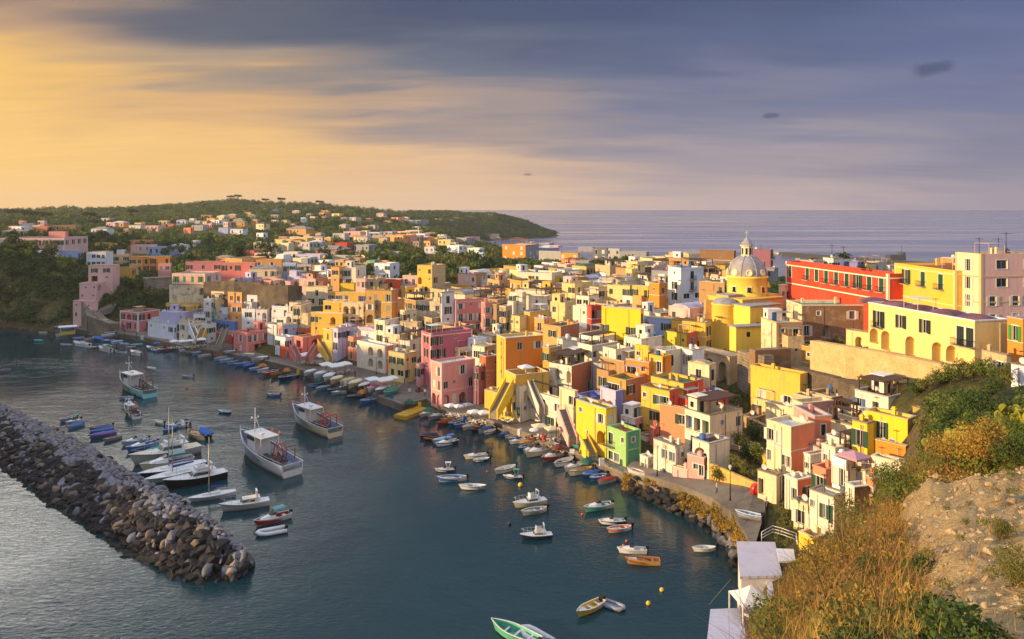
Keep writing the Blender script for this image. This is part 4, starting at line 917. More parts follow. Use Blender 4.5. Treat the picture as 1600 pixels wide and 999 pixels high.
B(1102, 505, 1049, 1112, 'yellow', L='....', b=68, h=8, up='x', roof='d', lab='long plain yellow wall house left of the church apse', wear=.3)
B(1030, 444, 1014, 1043, 'orange', L='s', R_='w', b=50, h=9, up='x')
B(1064, 419, 1044, 1099, 'whiteb', L='s/n/n/.', R_='.d./.d./WW', b=42, h=15, Y=205, trim=('white', .4), shut='d', roof='d', lab='tall white house with dark shutters left of the church', up='')
B(1132, 443, 1092, 1136, 'tan', L='..n', b=64, h=8, up='x', shut='g'); B(1147, 393, 1093, 1150, 'brown', L='....', b=72, h=11, Y=262, wear=.8, up='x', lab='big windowless brown building behind the church dome', roof='t')
B(981, 420, 962, 1018, 'tan', L='..', R_='....', cr='umber', b=42, h=8, up='x', roof='c', lab='tan building with dark brown right face on the upper slope')
B(1052, 425, 1018, 1054, 'grey', L='.n.', b=66, h=8); B(996, 410, 979, 1008, 'yellowl', L='s', b=60, h=10, up='x')
B(1204, 391, 1177, 1208, 'purple', L='....', b=68, h=11, Y=258, up='x', lab='purple pink block just right of the church dome')
B(1095, 396, 1045, 1098, 'beige', L='w.w', b=66, h=7); B(1070, 404, 1045, 1080, 'tan', L='w', b=60, h=8)
B(821, 383, 785, 842, 'orange', L='w.w/.ww', R_='...', cr='grey', b=58, h=9, up='x', lab='orange house with shade-grey right face at the edge of the dark trees')  # grey right face: shade painted into the wall colour
B(903, 396, 875, 906, 'mustard', L='w.w', b=68, h=6, up='x'); B(876, 393, 842, 878, 'greyw', L='....', b=68, h=6, up='x')
B(926, 386, 903, 928, 'grey', L='w.n', b=68, h=8, up='x'); B(948, 388, 926, 950, 'greyd', L='nw', b=68, h=8); B(968, 389, 948, 970, 'greyw', L='w.w', b=68, h=7)
B(1010, 394, 968, 1014, 'grey', L='.w.', b=68, h=6)
# ---- landing hill at the right
B(1236, 668, 1198, 1272, 'cream', L='wn./W..WW/.b', R_='..', b=50, vb=772, cr='salmon', wear=.5, roof='w', shut='w', lab='tall cream house with salmon right face where the street turns', up='x')
B(1273, 652, 1240, 1300, 'pink', L='...', R_='.w./.w.', b=30, h=14, Y=107, cr='salmon', roof='c', lab='salmon pink house with swept parapet walls above the cream corner house', up='x', par=.7)
B(1254, 632, 1238, 1302, 'cream', L='.', R_='..', b=40, h=9, Y=114, roof='c', cr='pink', up='x')
B(1213, 744, 1184, 1222, 'cream', L='g..', R_='-', b=58, vb=790, roof='t', up='x', lab='low cream house with grey shutter at the edge of the street', wear=.8)
B(1246, 752, 1226, 1268, 'creaml', L='.w/.w', R_='.n', b=48, vb=800, cr='salmon', roof='c', up='x', shut='g', lab='white house with salmon orange side and green shutters above the street')
B(1290, 736, 1270, 1310, 'salmon', L='n', R_='..', b=50, h=9, Y=92, roof='t', up='x', cr='salmon'); B(1266, 712, 1256, 1300, 'creaml', L='s', R_='ss..', b=45, h=9, Y=99, roof='t', shut='l', up='x')
B(1303, 778, 1265, 1322, 'creaml', L='s.wn/.n.w', R_='..', b=58, Y=84, h=10, roof='w', shut='g', lab='cream and yellow house with curved roof above the small yellow house', up='x', cr='pinkl')
B(1272, 842, 1248, 1300, 'yellowb', L='.n.s', R_='.', b=52, Y=84, h=6, roof='t', cr='terra', shut='g', lab='small bright yellow house with a terracotta roof at the foot of the brush', up='x')
B(1305, 702, 1284, 1318, 'creaml', L='s./.nn', R_='.', b=50, h=12, Y=95, roof='t', up='x', wear=.3)
B(1322, 722, 1300, 1338, 'whiteb', L='nn/nn', R_='...', b=52, h=12, Y=88, roof='d', up='x', lab='tall white house with narrow windows beside the pink parasol', cr='creaml')
B(1352, 737, 1331, 1356, 'creaml', L='.', b=50, h=8, Y=88, roof='g', par=1.0, up='x'); B(1335, 762, 1321, 1340, 'creaml', L='-', b=40, h=12, Y=82, cr='umber', roof='l', up='x')
B(1364, 748, 1353, 1378, 'salmon', L='s', R_='s', b=40, h=11, Y=82, roof='c', up='x', lab='salmon tower wall with one small window at the upper edge of the brush')
B(1330, 706, 1306, 1352, 'creaml', L='wn.', R_='.', b=55, h=9, Y=97, roof='t', up='P')
yb = B(1418, 656, 1352, 1432, 'yellowb', L='..n.../.....s', R_='.', b=66, h=9, Y=93, roof='l', cr='olive', wear=.2, lab='bright yellow house with a pale grey roof at the right', up='x')
B(1355, 663, 1332, 1366, 'yellowb', L='n', R_='-', b=60, h=9, Y=95, into=yb, up='x')
B(1415, 698, 1368, 1418, 'orange', L='-', b=70, h=6, Y=88, roof='l', up='x', lab='low orange terrace block in front of the bright yellow house', wear=.2)
B(1412, 726, 1362, 1420, 'creaml', L='-', b=70, h=8, Y=85, roof='l', par=.9, up='x'); B(1460, 645, 1426, 1466, 'olive', L='..', b=55, h=6, Y=96, roof='w', up='x')
B(1388, 622, 1336, 1425, 'creaml', L='n.g.', R_='..', b=58, h=8, Y=106, roof='t', up='P', shut='u', lab='cream house with a dark red pergola and blue window')
B(1340, 668, 1296, 1350, 'cream', L='..', R_='.', b=60, h=9, Y=104, up='P', roof='t')
B(1290, 626, 1240, 1300, 'beige', L='-', b=66, h=6, Y=118, up='x')
B(1250, 586, 1173, 1262, 'yellow', L='...', R_='-', b=60, h=14, Y=128, wear=.6, roof='c', up='x', lab='large blank yellow wall house below the church')
B(1240, 640, 1196, 1250, 'cream', L='.a', b=60, h=8, Y=120, up='x', roof='c')
B(1300, 622, 1262, 1334, 'tan', L='..s', R_='.s', b=50, Y=119, h=6, roof='c', up='x', wear=.9); B(1334, 655, 1300, 1350, 'cream', L='n.w', R_='.n', b=50, Y=109, roof='t', up='P')
B(1318, 690, 1290, 1338, 'creaml', L='ww/wn', R_='w', b=48, Y=101, roof='t', up='x'); B(1356, 640, 1330, 1380, 'creaml', L='w.', R_='W', b=48, Y=108, roof='g', up=''); B(1372, 672, 1350, 1384, 'yellowl', L='w/n', b=60, Y=101, up='x')
B(1230, 700, 1222, 1240, 'creaml', L='s', b=50, Y=109, up='x'); B(1345, 720, 1328, 1360, 'orangel', L='n/w', R_='s', b=50, Y=92, up='x', roof='t'); B(1280, 700, 1262, 1300, 'pinkl', L='s/w', R_='.w', b=50, Y=102, up='x', roof='t')
B(1396, 700, 1376, 1412, 'yellowl', L='.', R_='.', b=50, Y=90, up='x', roof='l'); B(1205, 628, 1178, 1232, 'yellowl', L='w..', R_='.', b=60, Y=131, up='x', wear=.8, roof='c'); B(1180, 655, 1160, 1200, 'tan', L='..', b=60, Y=127, h=4, up='x', wear=1.0)
B(1160, 700, 1142, 1180, 'beige', L='.s', b=55, Y=118, up='x', wear=.9, roof='c'); B(1262, 788, 1240, 1272, 'cream', L='w', b=55, Y=90, up='x', roof='t', wear=.9)
# ---- around the church
B(1253, 478, 1229, 1358, 'cream', L='.../www/.w.', R_='.s..w./n.a..../wn....', b=22, h=22, Y=150, cr='brown', roof='a', wear=1.0, lab='tall shade-brown weathered house with a sea green roof below the red palace', up='x', shut='w')  # cream is the lit face, brown the shaded one, painted as two colours
B(1213, 505, 1213, 1254, 'cream', L='.', R_='sw/w.', b=25, h=16, Y=146, wear=.95, cr='tan')
B(1288, 546, 1241, 1296, 'mustard', L='.s./w..', b=60, h=12, Y=140, wear=.9, up='x'); B(1338, 545, 1296, 1345, 'yellow', L='a.A', b=66, h=9, Y=132, trim=('yellowl', .3), up='x', lab='yellow house with one arched window beside the stone retaining wall')
B(1362, 521, 1322, 1368, 'yellowl', L='.a.', b=60, h=8, Y=138, up='x')
rp = B(1387, 428, 1228, 1400, '#c8442a', L='t.TtTTTTTT/..........', R_='-', vL=408, Y=143, wr=4, h=14, roof='t', trim=('creaml', .9, 5.2), shut='g', wear=.15, name='palace', cat='palace',
       lab='long red palace with cream cornice and green shuttered windows', up='x', down=15)
B(1400, 429, 1388, 1402, 'orange', L='.', b=60, h=12, Y=158, up='x')
B(1492, 423, 1398, 1500, 'yellow', L='.T.T.T./....', R_='-', vL=411, Y=128, wr=12, roof='t', trim=('yellowl', .7, 6.2), shut='g', wear=.15, lab='yellow palace with green shutters between the red palace and the tall beige block', up='x', down=11)
B(1533, 397, 1493, 1640, 'cream', L='.n./.n.', R_='.W.W./.W.W.', b=42, Y=124, cr='pinkl', roof='t', trim=('beige', 3.9, 8.2), wear=.4, lab='tall beige block with pink right face at the right edge', up='', down=13, shut='w')
lh = B(1523, 503, 1357, 1577, '#ecca80', L='.T..n..n...TT/aA.A.Aa.', R_='-', vL=474, Y=104, roof='p', wear=.2, lab='long pale yellow arcaded house on the tufa wall, dark humped roofs', up='x', shut='d', down=9.5, par=.2)
B(1573, 556, 1534, 1580, 'beige', L='.n', b=45, h=7, Y=97, shut='l', wear=1, roof='d'); B(1598, 500, 1574, 1640, 'orange', L='n', R_='..', b=40, h=10, Y=100, shut='l', cr='mustard', roof='t')
B(1640, 580, 1580, 1660, 'whiteb', L='...s', b=60, h=9, Y=86, up='x', roof='w')
# ------------------------------------------------------------------ fill the lanes between the named houses
rects = [(h['X'], h['o'].location.y, h['a'], h['wr'], h['wl'], h['zt']) for h in HOUSES]
def inside(x, y, m=0.0):
    for (X, Yy, a, wr, wl, zt) in rects:
        dx_, dy_ = x - X, y - Yy; ra = R(a); p = dx_ * cos(ra) + dy_ * sin(ra); q = -dx_ * sin(ra) + dy_ * cos(ra)
        if -m < p < wr + m and -m < q < wl + m: return True
    return False
rf = random.Random(21); pal_l = ['white', 'whiteb', 'pinkl', 'lilac', 'orangel', 'cream', 'greyw', 'yellowl', 'pink', 'creaml', 'mustard']
pal_c = ['creaml', 'cream', 'white', 'beige', 'yellowl', 'mustard', 'pinkl', 'greyw', 'creaml', 'tan', 'orangel', 'creaml', 'yellow']
cand = []
yy = 150.0
while yy < 300:
    xx = -130.0
    while xx < 75:
        x = xx + rf.uniform(-2, 2); y = yy + rf.uniform(-2, 2); cand.append((x, y)); xx += 8.3
    yy += 8.3
nf = 0; fill = []
for x, y in cand:
    u = CX + x / y * F; sh = interp(SHORE, u); g = ground(x, y)
    lim = interp([(200, 262), (350, 285), (500, 300), (700, 262), (800, 290), (1000, 300), (1240, 290)], u)
    inner = interp([(200, 12), (300, 16), (420, 28), (600, 34), (720, 26), (800, 20), (900, 20), (1050, 14), (1200, 60)], u)
    if u < 262 or u > 1235 or y > lim or y < sh + inner or g < 2.5: continue
    if 1085 < u < 1250 and 120 < y < 215: continue
    if u > 1120 and y < 160: continue
    v = HV + (H - g) / y * F
    if v > 402 and 395 < u < 520 and 240 < y < 262: continue          # the walled garden
    w = rf.uniform(6, 8.5); d = rf.uniform(6, 8.5)
    phi = math.degrees(atan2(x, y)); a = 45 - phi * .6 + rf.uniform(-14, 14); ra = R(a)
    if any(inside(x + p * w * cos(ra) - q * d * sin(ra), y + p * w * sin(ra) + q * d * cos(ra), -.3) for p in (0, .5, 1) for q in (0, .5, 1)): continue
    fill.append((x, y, a, w, d, g))
    rects.append((x, y, a, w, d, 0))
rf.shuffle(fill)
fill.sort(key=lambda t: t[1])
for x, y, a, w, d, g in fill[:92]:
    zt = g + rf.choice((3.6, 4.6, 6.2, 6.6, 7.4)); u = CX + x / y * F; v = HV + (H - zt) / y * F
    col = rf.choice(pal_l if u < 520 else pal_c); phi = math.degrees(atan2(x, y))
    B(u, v, u, u, col, b=a + phi, Y=y, wr=w, wl=d, wear=rf.choice((.4, .6, .8, .95)), seed=int(x * 31 + y * 17), cr=rf.choice((None, None, 'cream', 'tan')), up=rf.choice(('', '', 'V', 'P', 'x', '')), dens=.8)
# ------------------------------------------------------------------ villas on the plateau and hills
rv = random.Random(5); vill = []
def villa(u, v, wpx, col, h=4.5, Y=None, L=None, up=None, lab=None):
    Y = Y or surf_Y(u, v, h); w = wpx * Y / F; b = rv.uniform(35, 70)
    wl = max(3.5, w * .8); wr = max(3.5, w * .5)
    n = max(2, int(wl / 3)); rows = max(1, int(h / 3))
    L = L or '/'.join(''.join(rv.choice('wwn.') for _ in range(n)) for _ in range(rows)); R2 = '/'.join(rv.choice(('w.', 'ww', '..')) for _ in range(rows))
    o = B(u + wpx * .5, v, u, u, col, L=L, R_=R2, b=b, Y=Y, wl=wl, wr=wr, up=up if up is not None else rv.choice(('x', 'x', 'H', 'x')), name='villa', cat='villa', down=h + 3.5, lab=lab, wear=rv.choice((.4, .7)), roof=rv.choice('ggwctd'))
    vill.append(o); return o
palv = ['pinkl', 'creaml', 'white', 'yellowl', 'orangel', 'pinkl', 'greyw', 'cream', 'beige', 'whiteb', 'pink', 'cream', 'tan', 'greyw', 'stone']
# the pink school-like palace and its neighbours on the cliff top
pl = B(100, 372, 0, 137, 'pinkl', L='...nnnnnnnnn', R_='nnnn', b=62, h=9, Y=325, up='x', roof='t', trim=('white', .2), shut='g', name='palace', cat='palace', lab='long pale pink palace with tall windows on the cliff top at the left', wear=.3)
B(102, 362, 76, 107, 'pink', L='.', R_='-', b=60, Y=340, into=pl, up='x')
B(122, 392, 50, 128, 'bluel', L='....', b=60, Y=312, h=5, up='x', name='villa', cat='villa', lab='low pale blue building below the long pink palace'); 
B(52, 398, 36, 58, 'creaml', L='nn', R_='n', b=50, Y=307, h=6, up='x', name='villa', cat='villa', lab='small cream villa at the cliff edge below the pink palace')
for a in ((170, 381, 30, 'mustard'), (150, 380, 28, 'mustard'), (215, 383, 40, 'pinkl'), (200, 376, 50, 'salmon'), (245, 386, 45, 'bluel'), (268, 384, 30, 'whiteb'), (10, 362, 40, 'beige'), (60, 354, 30, 'salmon'),
          (95, 352, 45, 'tan'), (20, 354, 26, 'whiteb'), (150, 358, 34, 'whiteb'), (180, 348, 26, 'orangel'), (205, 352, 30, 'greyw'), (230, 353, 34, 'pinkl'), (252, 345, 18, 'yellowl'), (263, 350, 18, 'salmon'),
          (290, 356, 16, 'salmon'), (160, 341, 22, 'greyw'), (305, 352, 24, 'greyw'), (330, 344, 24, 'whiteb'), (345, 356, 22, 'bluel'), (365, 358, 28, 'whiteb'), (340, 338, 20, 'yellowl'), (360, 336, 16, 'orangel'),
          (385, 332, 14, 'yellowl'), (320, 336, 20, 'beige'), (373, 347, 18, 'mustard'), (300, 376, 12, 'white'), (440, 374, 40, 'yellowl'), (462, 372, 36, 'yellow'), (478, 370, 20, 'white'), (490, 378, 26, 'greyw'),
          (455, 358, 46, 'orangel'), (440, 380, 22, 'cream'), (510, 372, 14, 'yellow'), (525, 380, 34, 'red'), (508, 390, 60, 'terra'), (556, 383, 40, 'grey'), (560, 354, 30, 'tan'), (575, 352, 22, 'greyw'),
          (545, 362, 36, 'pinkl'), (600, 368, 60, 'orangel'), (620, 362, 40, 'pinkl'), (640, 360, 30, 'cream'), (655, 370, 26, 'pink'), (672, 372, 22, 'yellow'), (690, 375, 28, 'yellowl'), (712, 372, 34, 'grey'),
          (730, 370, 26, 'pink'), (750, 366, 34, 'beige'), (772, 372, 16, 'mustard'), (610, 340, 24, 'salmon'), (640, 344, 34, 'grey'), (670, 342, 30, 'yellowl'), (700, 340, 30, 'orangel'), (724, 338, 26, 'salmon'),
          (752, 336, 26, 'grey'), (425, 328, 12, 'greyw'), (460, 330, 14, 'pinkl'), (505, 329, 16, 'orangel'), (520, 334, 20, 'yellowl'), (480, 334, 12, 'greyw'), (440, 345, 16, 'yellowl'), (455, 350, 10, 'pink'),
          (530, 352, 20, 'greyw'), (400, 350, 24, 'cream'), (545, 340, 22, 'greyw'), (590, 334, 18, 'pinkl'), (668, 386, 20, 'white'), (680, 392, 24, 'greyw'), (700, 384, 34, 'whiteb'), (735, 388, 28, 'white'),
          (750, 395, 22, 'bluel'), (775, 384, 14, 'cream'), (800, 374, 30, 'yellowl'), (820, 378, 20, 'greyw'), (845, 380, 26, 'grey'), (860, 384, 24, 'pink'), (838, 388, 40, 'grey'), (610, 394, 26, 'grey'),
          (405, 396, 40, 'pinkl'), (425, 398, 36, 'whiteb'), (380, 392, 34, 'terra'), (450, 394, 30, 'creaml'), (470, 402, 30, 'greyw'), (345, 402, 30, 'orangel'), (520, 400, 40, 'greyw'), (545, 404, 34, 'tan'),
          (500, 408, 26, 'whiteb'), (560, 412, 30, 'beige'), (575, 407, 20, 'greend'), (540, 412, 22, 'yellow'), (780, 424, 30, 'whiteb'), (755, 428, 50, 'terra'), (845, 412, 40, 'whiteb'), (870, 414, 30, 'pinkl'),
          (900, 420, 40, 'tan'), (926, 418, 24, 'tan'), (850, 420, 24, 'creaml'), (960, 430, 20, 'salmon'), (885, 406, 30, 'salmon'), (905, 408, 30, 'grey'), (934, 426, 24, 'whiteb'), (1020, 408, 28, 'salmon'),
          (1045, 398, 24, 'tan'), (1060, 396, 34, 'grey'), (1085, 402, 20, 'mustard'), (1210, 395, 14, 'tan'), (1098, 424, 14, 'white'), (1115, 430, 14, 'pinkl'), (1200, 420, 20, 'grey'), (1125, 420, 20, 'greyw'), (1245, 404, 10, 'grey')):
    villa(*a)
for cu, cv, su, sv, n in ((470, 372, 60, 12, 26), (600, 366, 70, 10, 26), (690, 374, 60, 12, 22), (330, 345, 50, 8, 22), (190, 347, 70, 8, 16), (60, 348, 50, 8, 10), (640, 341, 110, 5, 18), (470, 336, 90, 8, 14), (860, 388, 40, 10, 12), (560, 402, 60, 10, 16)):
    for _ in range(n):
        u, v = rv.gauss(cu, su * .5), rv.gauss(cv, sv * .5)
        if v < 329 + abs(u - 380) * .01 or u > 880: continue
        Y = surf_Y(u, v, 4.5)
        if Y > 1180 or ground((u - CX) / F * Y, Y) < 4 or any(abs(h['u'] - u) < 9 and abs(h['v'] - v) < 3.2 for h in HOUSES if h['o'].name[0] == 'v'): continue
        villa(u, v, rv.choice((11, 13, 15, 19)) * (1.45 if v > 360 else 1), rv.choice(palv), Y=Y, h=rv.choice((3.5, 4.5, 6)))
for u, v, w, c_ in ((1290, 404, 24, 'white'), (1320, 410, 40, 'violet'), (1345, 412, 20, 'yellowl'), (1365, 410, 16, 'greyw'), (1380, 416, 20, 'creaml'), (1256, 408, 30, 'greyw'), (1480, 404, 22, 'tan')):
    villa(u, v, w, c_, Y=190, h=6)
# ------------------------------------------------------------------ walls
def poly_wall(pts, top, bot, th, m, name, lab, cat='wall', merlons=0, kind=None):
    """a wall standing on a polyline of ground points (x, y); top and bottom heights per point"""
    o = thing(name, lab, cat, (pts[0][0], pts[0][1], bot[0])); mb = MB(); ox, oy, oz = pts[0][0], pts[0][1], bot[0]
    for i in range(len(pts) - 1):
        a, b = Vector(pts[i]), Vector(pts[i + 1]); d = (b - a).normalized(); n = Vector((-d.y, d.x)) * th
        q = [a, b, b + n, a + n]; zt_ = [top[i], top[i + 1], top[i + 1], top[i]]; zb_ = [bot[i], bot[i + 1], bot[i + 1], bot[i]]
        mb.ring([[(p.x - ox, p.y - oy, z - oz) for p, z in zip(q, zb_)], [(p.x - ox, p.y - oy, z - oz) for p, z in zip(q, zt_)]], sm=False, cap1=True, cap0=True)
    mb.obj('wall', m, o)
    if merlons:
        tot = sum((Vector(pts[i + 1]) - Vector(pts[i])).length for i in range(len(pts) - 1)); k = int(tot / merlons)
        for j in range(k):
            s_ = (j + .5) * tot / k; i = 0
            while i < len(pts) - 2 and s_ > (Vector(pts[i + 1]) - Vector(pts[i])).length: s_ -= (Vector(pts[i + 1]) - Vector(pts[i])).length; i += 1
            a, b = Vector(pts[i]), Vector(pts[i + 1]); t_ = s_ / (b - a).length; p = a.lerp(b, t_); z = top[i] + (top[i + 1] - top[i]) * t_ - oz
            m2 = MB(); m2.box(-.4, .4, 0, .7, -.05, 1.1); m2.cyl(0, .35, 1.1, 1.5, .42, .1, n=8); m2.obj('merlon', m, o, (p.x - ox, p.y - oy, z))
    return o
s = NT('rubble_stone'); vo = s.n('ShaderNodeTexVoronoi'); vo.inputs['Scale'].default_value = 2.2; s.l(s.coords(1, 1, 1.6), vo.inputs['Vector'])
f = s.noise(.35, 6, .65, s.coords()); x = s.mix(vo.outputs['Distance'], lin('#5e5448'), lin('#7a6c58')); x = s.mix(s.rng(f, .4, .65, 0, .75), x, lin('#463d32')); s.l(x, s.b.inputs['Base Color']); s.b.inputs['Roughness'].default_value = .95
s.bump(vo.outputs['Distance'], .6, .15); rubble = s.m
s = NT('tufa_stone'); f = s.noise(.5, 6, .7, s.coords()); f2 = s.noise(3.5, 5, .7, s.coords()); x = s.mix(s.rng(f, .35, .68), lin('#d8b987'), lin('#c4a068')); x = s.mix(s.rng(f2, .5, .72, 0, .8), x, lin('#a07c4e')); s.l(x, s.b.inputs['Base Color']); s.b.inputs['Roughness'].default_value = .95
s.bump(f2, .8, .2); tufa = s.m
s = NT('coursed_stone'); f = s.noise(.3, 5, .6, s.coords()); br = s.n('ShaderNodeTexWave', bands_direction='Z'); br.inputs['Scale'].default_value = .55; br.inputs['Distortion'].default_value = 2.5; s.l(s.coords(), br.inputs['Vector'])
x = s.mix(s.rng(f, .35, .7), lin('#9c8d78'), lin('#6a5c4c')); x = s.mix(s.rng(br.outputs['Fac'], .2, .9, 0, .45), x, lin('#50463a')); s.l(x, s.b.inputs['Base Color']); s.b.inputs['Roughness'].default_value = .95; s.bump(f, .5, .2); coursed = s.m
def P2(u, Y): return ((u - CX) / F * Y, Y)
def zat(v, Y): return H - (v - HV) / F * Y
poly_wall([P2(366, 246), P2(398, 244), P2(415, 240), P2(450, 236), P2(472, 240)], [zat(440, 246), zat(441, 244), zat(446, 240), zat(446, 236), zat(447, 240)], [7, 7, 6, 6, 8], 1.2, rubble, 'garden_wall', 'brown stone garden wall with a row of merlons in front of the cream villa', merlons=4.2)
poly_wall([P2(318, 252), P2(345, 250), P2(367, 246)], [zat(441, 252), zat(440, 250), zat(438, 246)], [8, 8, 7], 1.2, rubble, 'garden_wall', 'pale garden wall below the long rose palace')
def frus(name, lab, cat, c_, hw, hd, z0, z1, a, m, bat=.12):
    o = thing(name, lab, cat, (c_[0], c_[1], z0), R(a)); mb = MB(); e = (z1 - z0) * bat
    mb.ring([[(-hw - e, -hd - e, 0), (hw + e, -hd - e, 0), (hw + e, hd + e, 0), (-hw - e, hd + e, 0)], [(-hw, -hd, z1 - z0), (hw, -hd, z1 - z0), (hw, hd, z1 - z0), (-hw, hd, z1 - z0)]], sm=False, cap1=True)
    mb.box(-hw - .15, hw + .15, -hd - .15, -hd + .5, z1 - z0, z1 - z0 + .5); mb.obj('wall', m, o); return o
frus('bastion', 'grey sloping stone bastion between the wooded gully and the pink house on arches', 'bastion', P2(251, 290), 5.5, 5, zat(478, 286), zat(434, 290), 38, coursed)
poly_wall([P2(187, 261), P2(150, 268), P2(141, 272)], [zat(505, 261), zat(492, 268), zat(470, 272)], [0, 0, 0], 3, coursed, 'retaining_wall', 'grey stone retaining wall between the pink tower house and the rose house')
poly_wall([P2(187, 261.6), P2(166, 265)], [zat(504, 261.6) + .1, zat(503, 265)], [5.0, 5.0], .4, plaster(C['orangel']), 'parapet', 'orange parapet on the stone wall left of the rose pink house', 'parapet')
# tufa wall that carries the arcaded house
a_, b_ = lh.location.copy(), None
wl_dir = Vector((-sin(lh.rotation_euler[2]), cos(lh.rotation_euler[2]))); n_out = Vector((-cos(lh.rotation_euler[2]), -sin(lh.rotation_euler[2])))
pA = Vector((lh.location.x, lh.location.y)) + n_out * 1.6; pB = pA + wl_dir * 30
poly_wall([tuple(pB + n_out * 2), tuple(pB.lerp(pA, .5) + n_out * .7), tuple(pA)][::-1], [zat(573, 104), zat(560, 112), zat(547, 123)], [14, 13, 12], 1.5, tufa, 'retaining_wall', 'tall sunlit tufa retaining wall under the arcaded pale yellow house')
gm = MB(); 
poly_wall([P2(1236, 134), P2(1300, 124), P2(1345, 113)], [zat(574, 134), zat(590, 124), zat(606, 113)], [9, 9, 9], 3, rubble, 'retaining_wall', 'brown rocky retaining wall below the yellow arched-window house')
poly_wall([P2(1358, 122), P2(1325, 124)], [zat(548, 122), zat(560, 124)], [12, 12], 1.5, tufa, 'retaining_wall', 'short tufa wall at the left end of the arcaded house')
# dark humped roof vaults of that house
rz0 = lh.rotation_euler[2]
for k in range(5):
    m = MB(); n = 10
    m.lathe([(2.6 * cos(pi / 2 * q / n), 1.0 * sin(pi / 2 * q / n)) for q in range(n + 1)], n=18); zt_lh = [h for h in HOUSES if h['o'] is lh][0]
    yy_ = 3.2 + k * (5.2); o = m.obj('roof_dome', roof_ms['p'], lh, (3.4, yy_, zt_lh['hgt'] - .3)); o.scale = (1.0, 1.0, .9)
# arches that carry the church terrace
def arch_wall(u0, u1, Y0, Y1, vtop, zb, n, m, lab, depth=1.6, w=2.2, hgt_=None):
    A_, B_ = Vector(P2(u0, Y0)), Vector(P2(u1, Y1)); d = B_ - A_; Ld = d.length; rz_ = atan2(d.y, d.x); zt_ = zat(vtop, (Y0 + Y1) / 2)
    o = thing('arcade', lab, 'arcade', (A_.x, A_.y, zb), rz_); mb = MB(); hg = zt_ - zb; slot = Ld / n
    ops = [(slot * (i + .5) - w / 2, slot * (i + .5) + w / 2, 1.2, (hgt_ or hg - 1.4), depth, True) for i in range(n)]
    face(mb, Vector((0, 0, 0)), Vector((1, 0, 0)), Vector((0, 1, 0)), Ld, 0, hg, ops); mb.quad((0, 0, hg), (Ld, 0, hg), (Ld, 4, hg), (0, 4, hg)); mb.quad((Ld, 0, 0), (Ld, 4, 0), (Ld, 4, hg), (Ld, 0, hg)); mb.quad((0, 4, 0), (0, 0, 0), (0, 0, hg), (0, 4, hg))
    mb.obj('wall', m, o); c2 = MB(); c2.box(-.1, Ld + .1, -.2, 0, hg - .2, hg + .15); c2.obj('cornice', m, o); return o
arch_wall(1079, 1140, 160, 150, 550, 4.5, 3, plaster(C['beige'], 1.0), 'row of tall blind stone arches under the yellow church apse')
# garden walls and terraces right of the white pergola house
poly_wall([P2(1150, 131), P2(1200, 121)], [zat(645, 131), zat(668, 121)], [5, 5], .8, plaster(C['tan'], .9), 'garden_wall', 'tan garden wall above the shaded orchard')
poly_wall([P2(1142, 122), P2(1198, 112)], [zat(680, 122), zat(712, 112)], [4.5, 4.5], .8, plaster(C['tan'], .9), 'garden_wall', 'lower tan garden wall beside the white pergola house')
poly_wall([P2(1104, 112), P2(1182, 105)], [zat(722, 112), zat(756, 105)], [3.5, 3.5], .5, plaster(C['yellow'], .9), 'garden_wall', 'yellow ochre garden wall along the street')
poly_wall([P2(1176, 119.5), P2(1199, 109.5)], [zat(692, 119.5), zat(722, 109.5)], [5, 5], 1.0, plaster(C['yellow'], .4), 'stair_wall', 'bright yellow sloping stair wall between the two garden walls')
poly_wall([P2(1152, 148), P2(1194, 138)], [zat(548, 148), zat(556, 138)], [6, 6], 2, coursed, 'retaining_wall', 'dark grey brick wall in shade right of the blind arches')
poly_wall([P2(1180, 140), P2(1236, 142)], [zat(548, 140), zat(545, 142)], [6, 6], 2, plaster(C['brown'], 1.0), 'retaining_wall', 'brown weathered retaining wall below the church side block')
# small stone stairs and ramps at the left end
stm = plaster('#8a8274', .8)
stairs((*P2(187, 259), 1.7), (*P2(151, 267), zat(490, 267)), 1.6, stm, '', wallh=.2, lab='grey stone stairs climbing left from the quay to the pink tower house')
stairs((*P2(151, 268), zat(490, 268)), (*P2(178, 280), zat(478, 280)), 1.6, stm, '', 'upper flight of grey stairs into the wooded gully')
ym = plaster(C['yellow'], .3)
def st(u0, v0, Y0, u1, v1, Y1, w, m, lab, **k): return stairs((*P2(u0, Y0), zat(v0, Y0)), (*P2(u1, Y1), zat(v1, Y1)), w, m, '', lab, **k)
st(771, 647, 145.0, 796, 598, 150.5, 1.6, plaster(C['yellowb'], .3), 'bright yellow outside staircase climbing the front of the orange tower house', wallh=.9)
st(516, 562, 196, 500, 534, 199, 1.2, ym, 'narrow yellow outside staircase left of the white parasols', wallh=.7)
st(895, 690, 133.5, 877, 640, 140, 1.4, plaster(C['pinkl'], .6), 'pale pink outside staircase beside the cream arcaded house', wallh=.8)
st(926, 714, 128, 912, 686, 131.5, 1.3, plaster(C['yellowb'], .6), 'yellow outside staircase on the yellow arched house', wallh=.7)
st(481, 561, 197, 494, 540, 200, 1.2, plaster(C['coral'], .4), 'coral outside staircase beside the orange red house', wallh=.6)
st(466, 560, 194, 456, 541, 197, 1.2, plaster(C['coral'], .4), 'coral outside staircase at the front of the low orange red house', wallh=.6)
st(342, 541, 224, 352, 515, 233, 1.4, stm, 'grey outside staircase between the dark red and coral corner houses')
st(309, 533, 233, 298, 506, 240, 1.2, plaster(C['whiteb'], .4), 'white outside staircase among the white houses', wallh=.6)
st(312, 530, 231, 318, 514, 235, 1.6, ym, 'short yellow arched staircase among the white houses', wallh=.6)
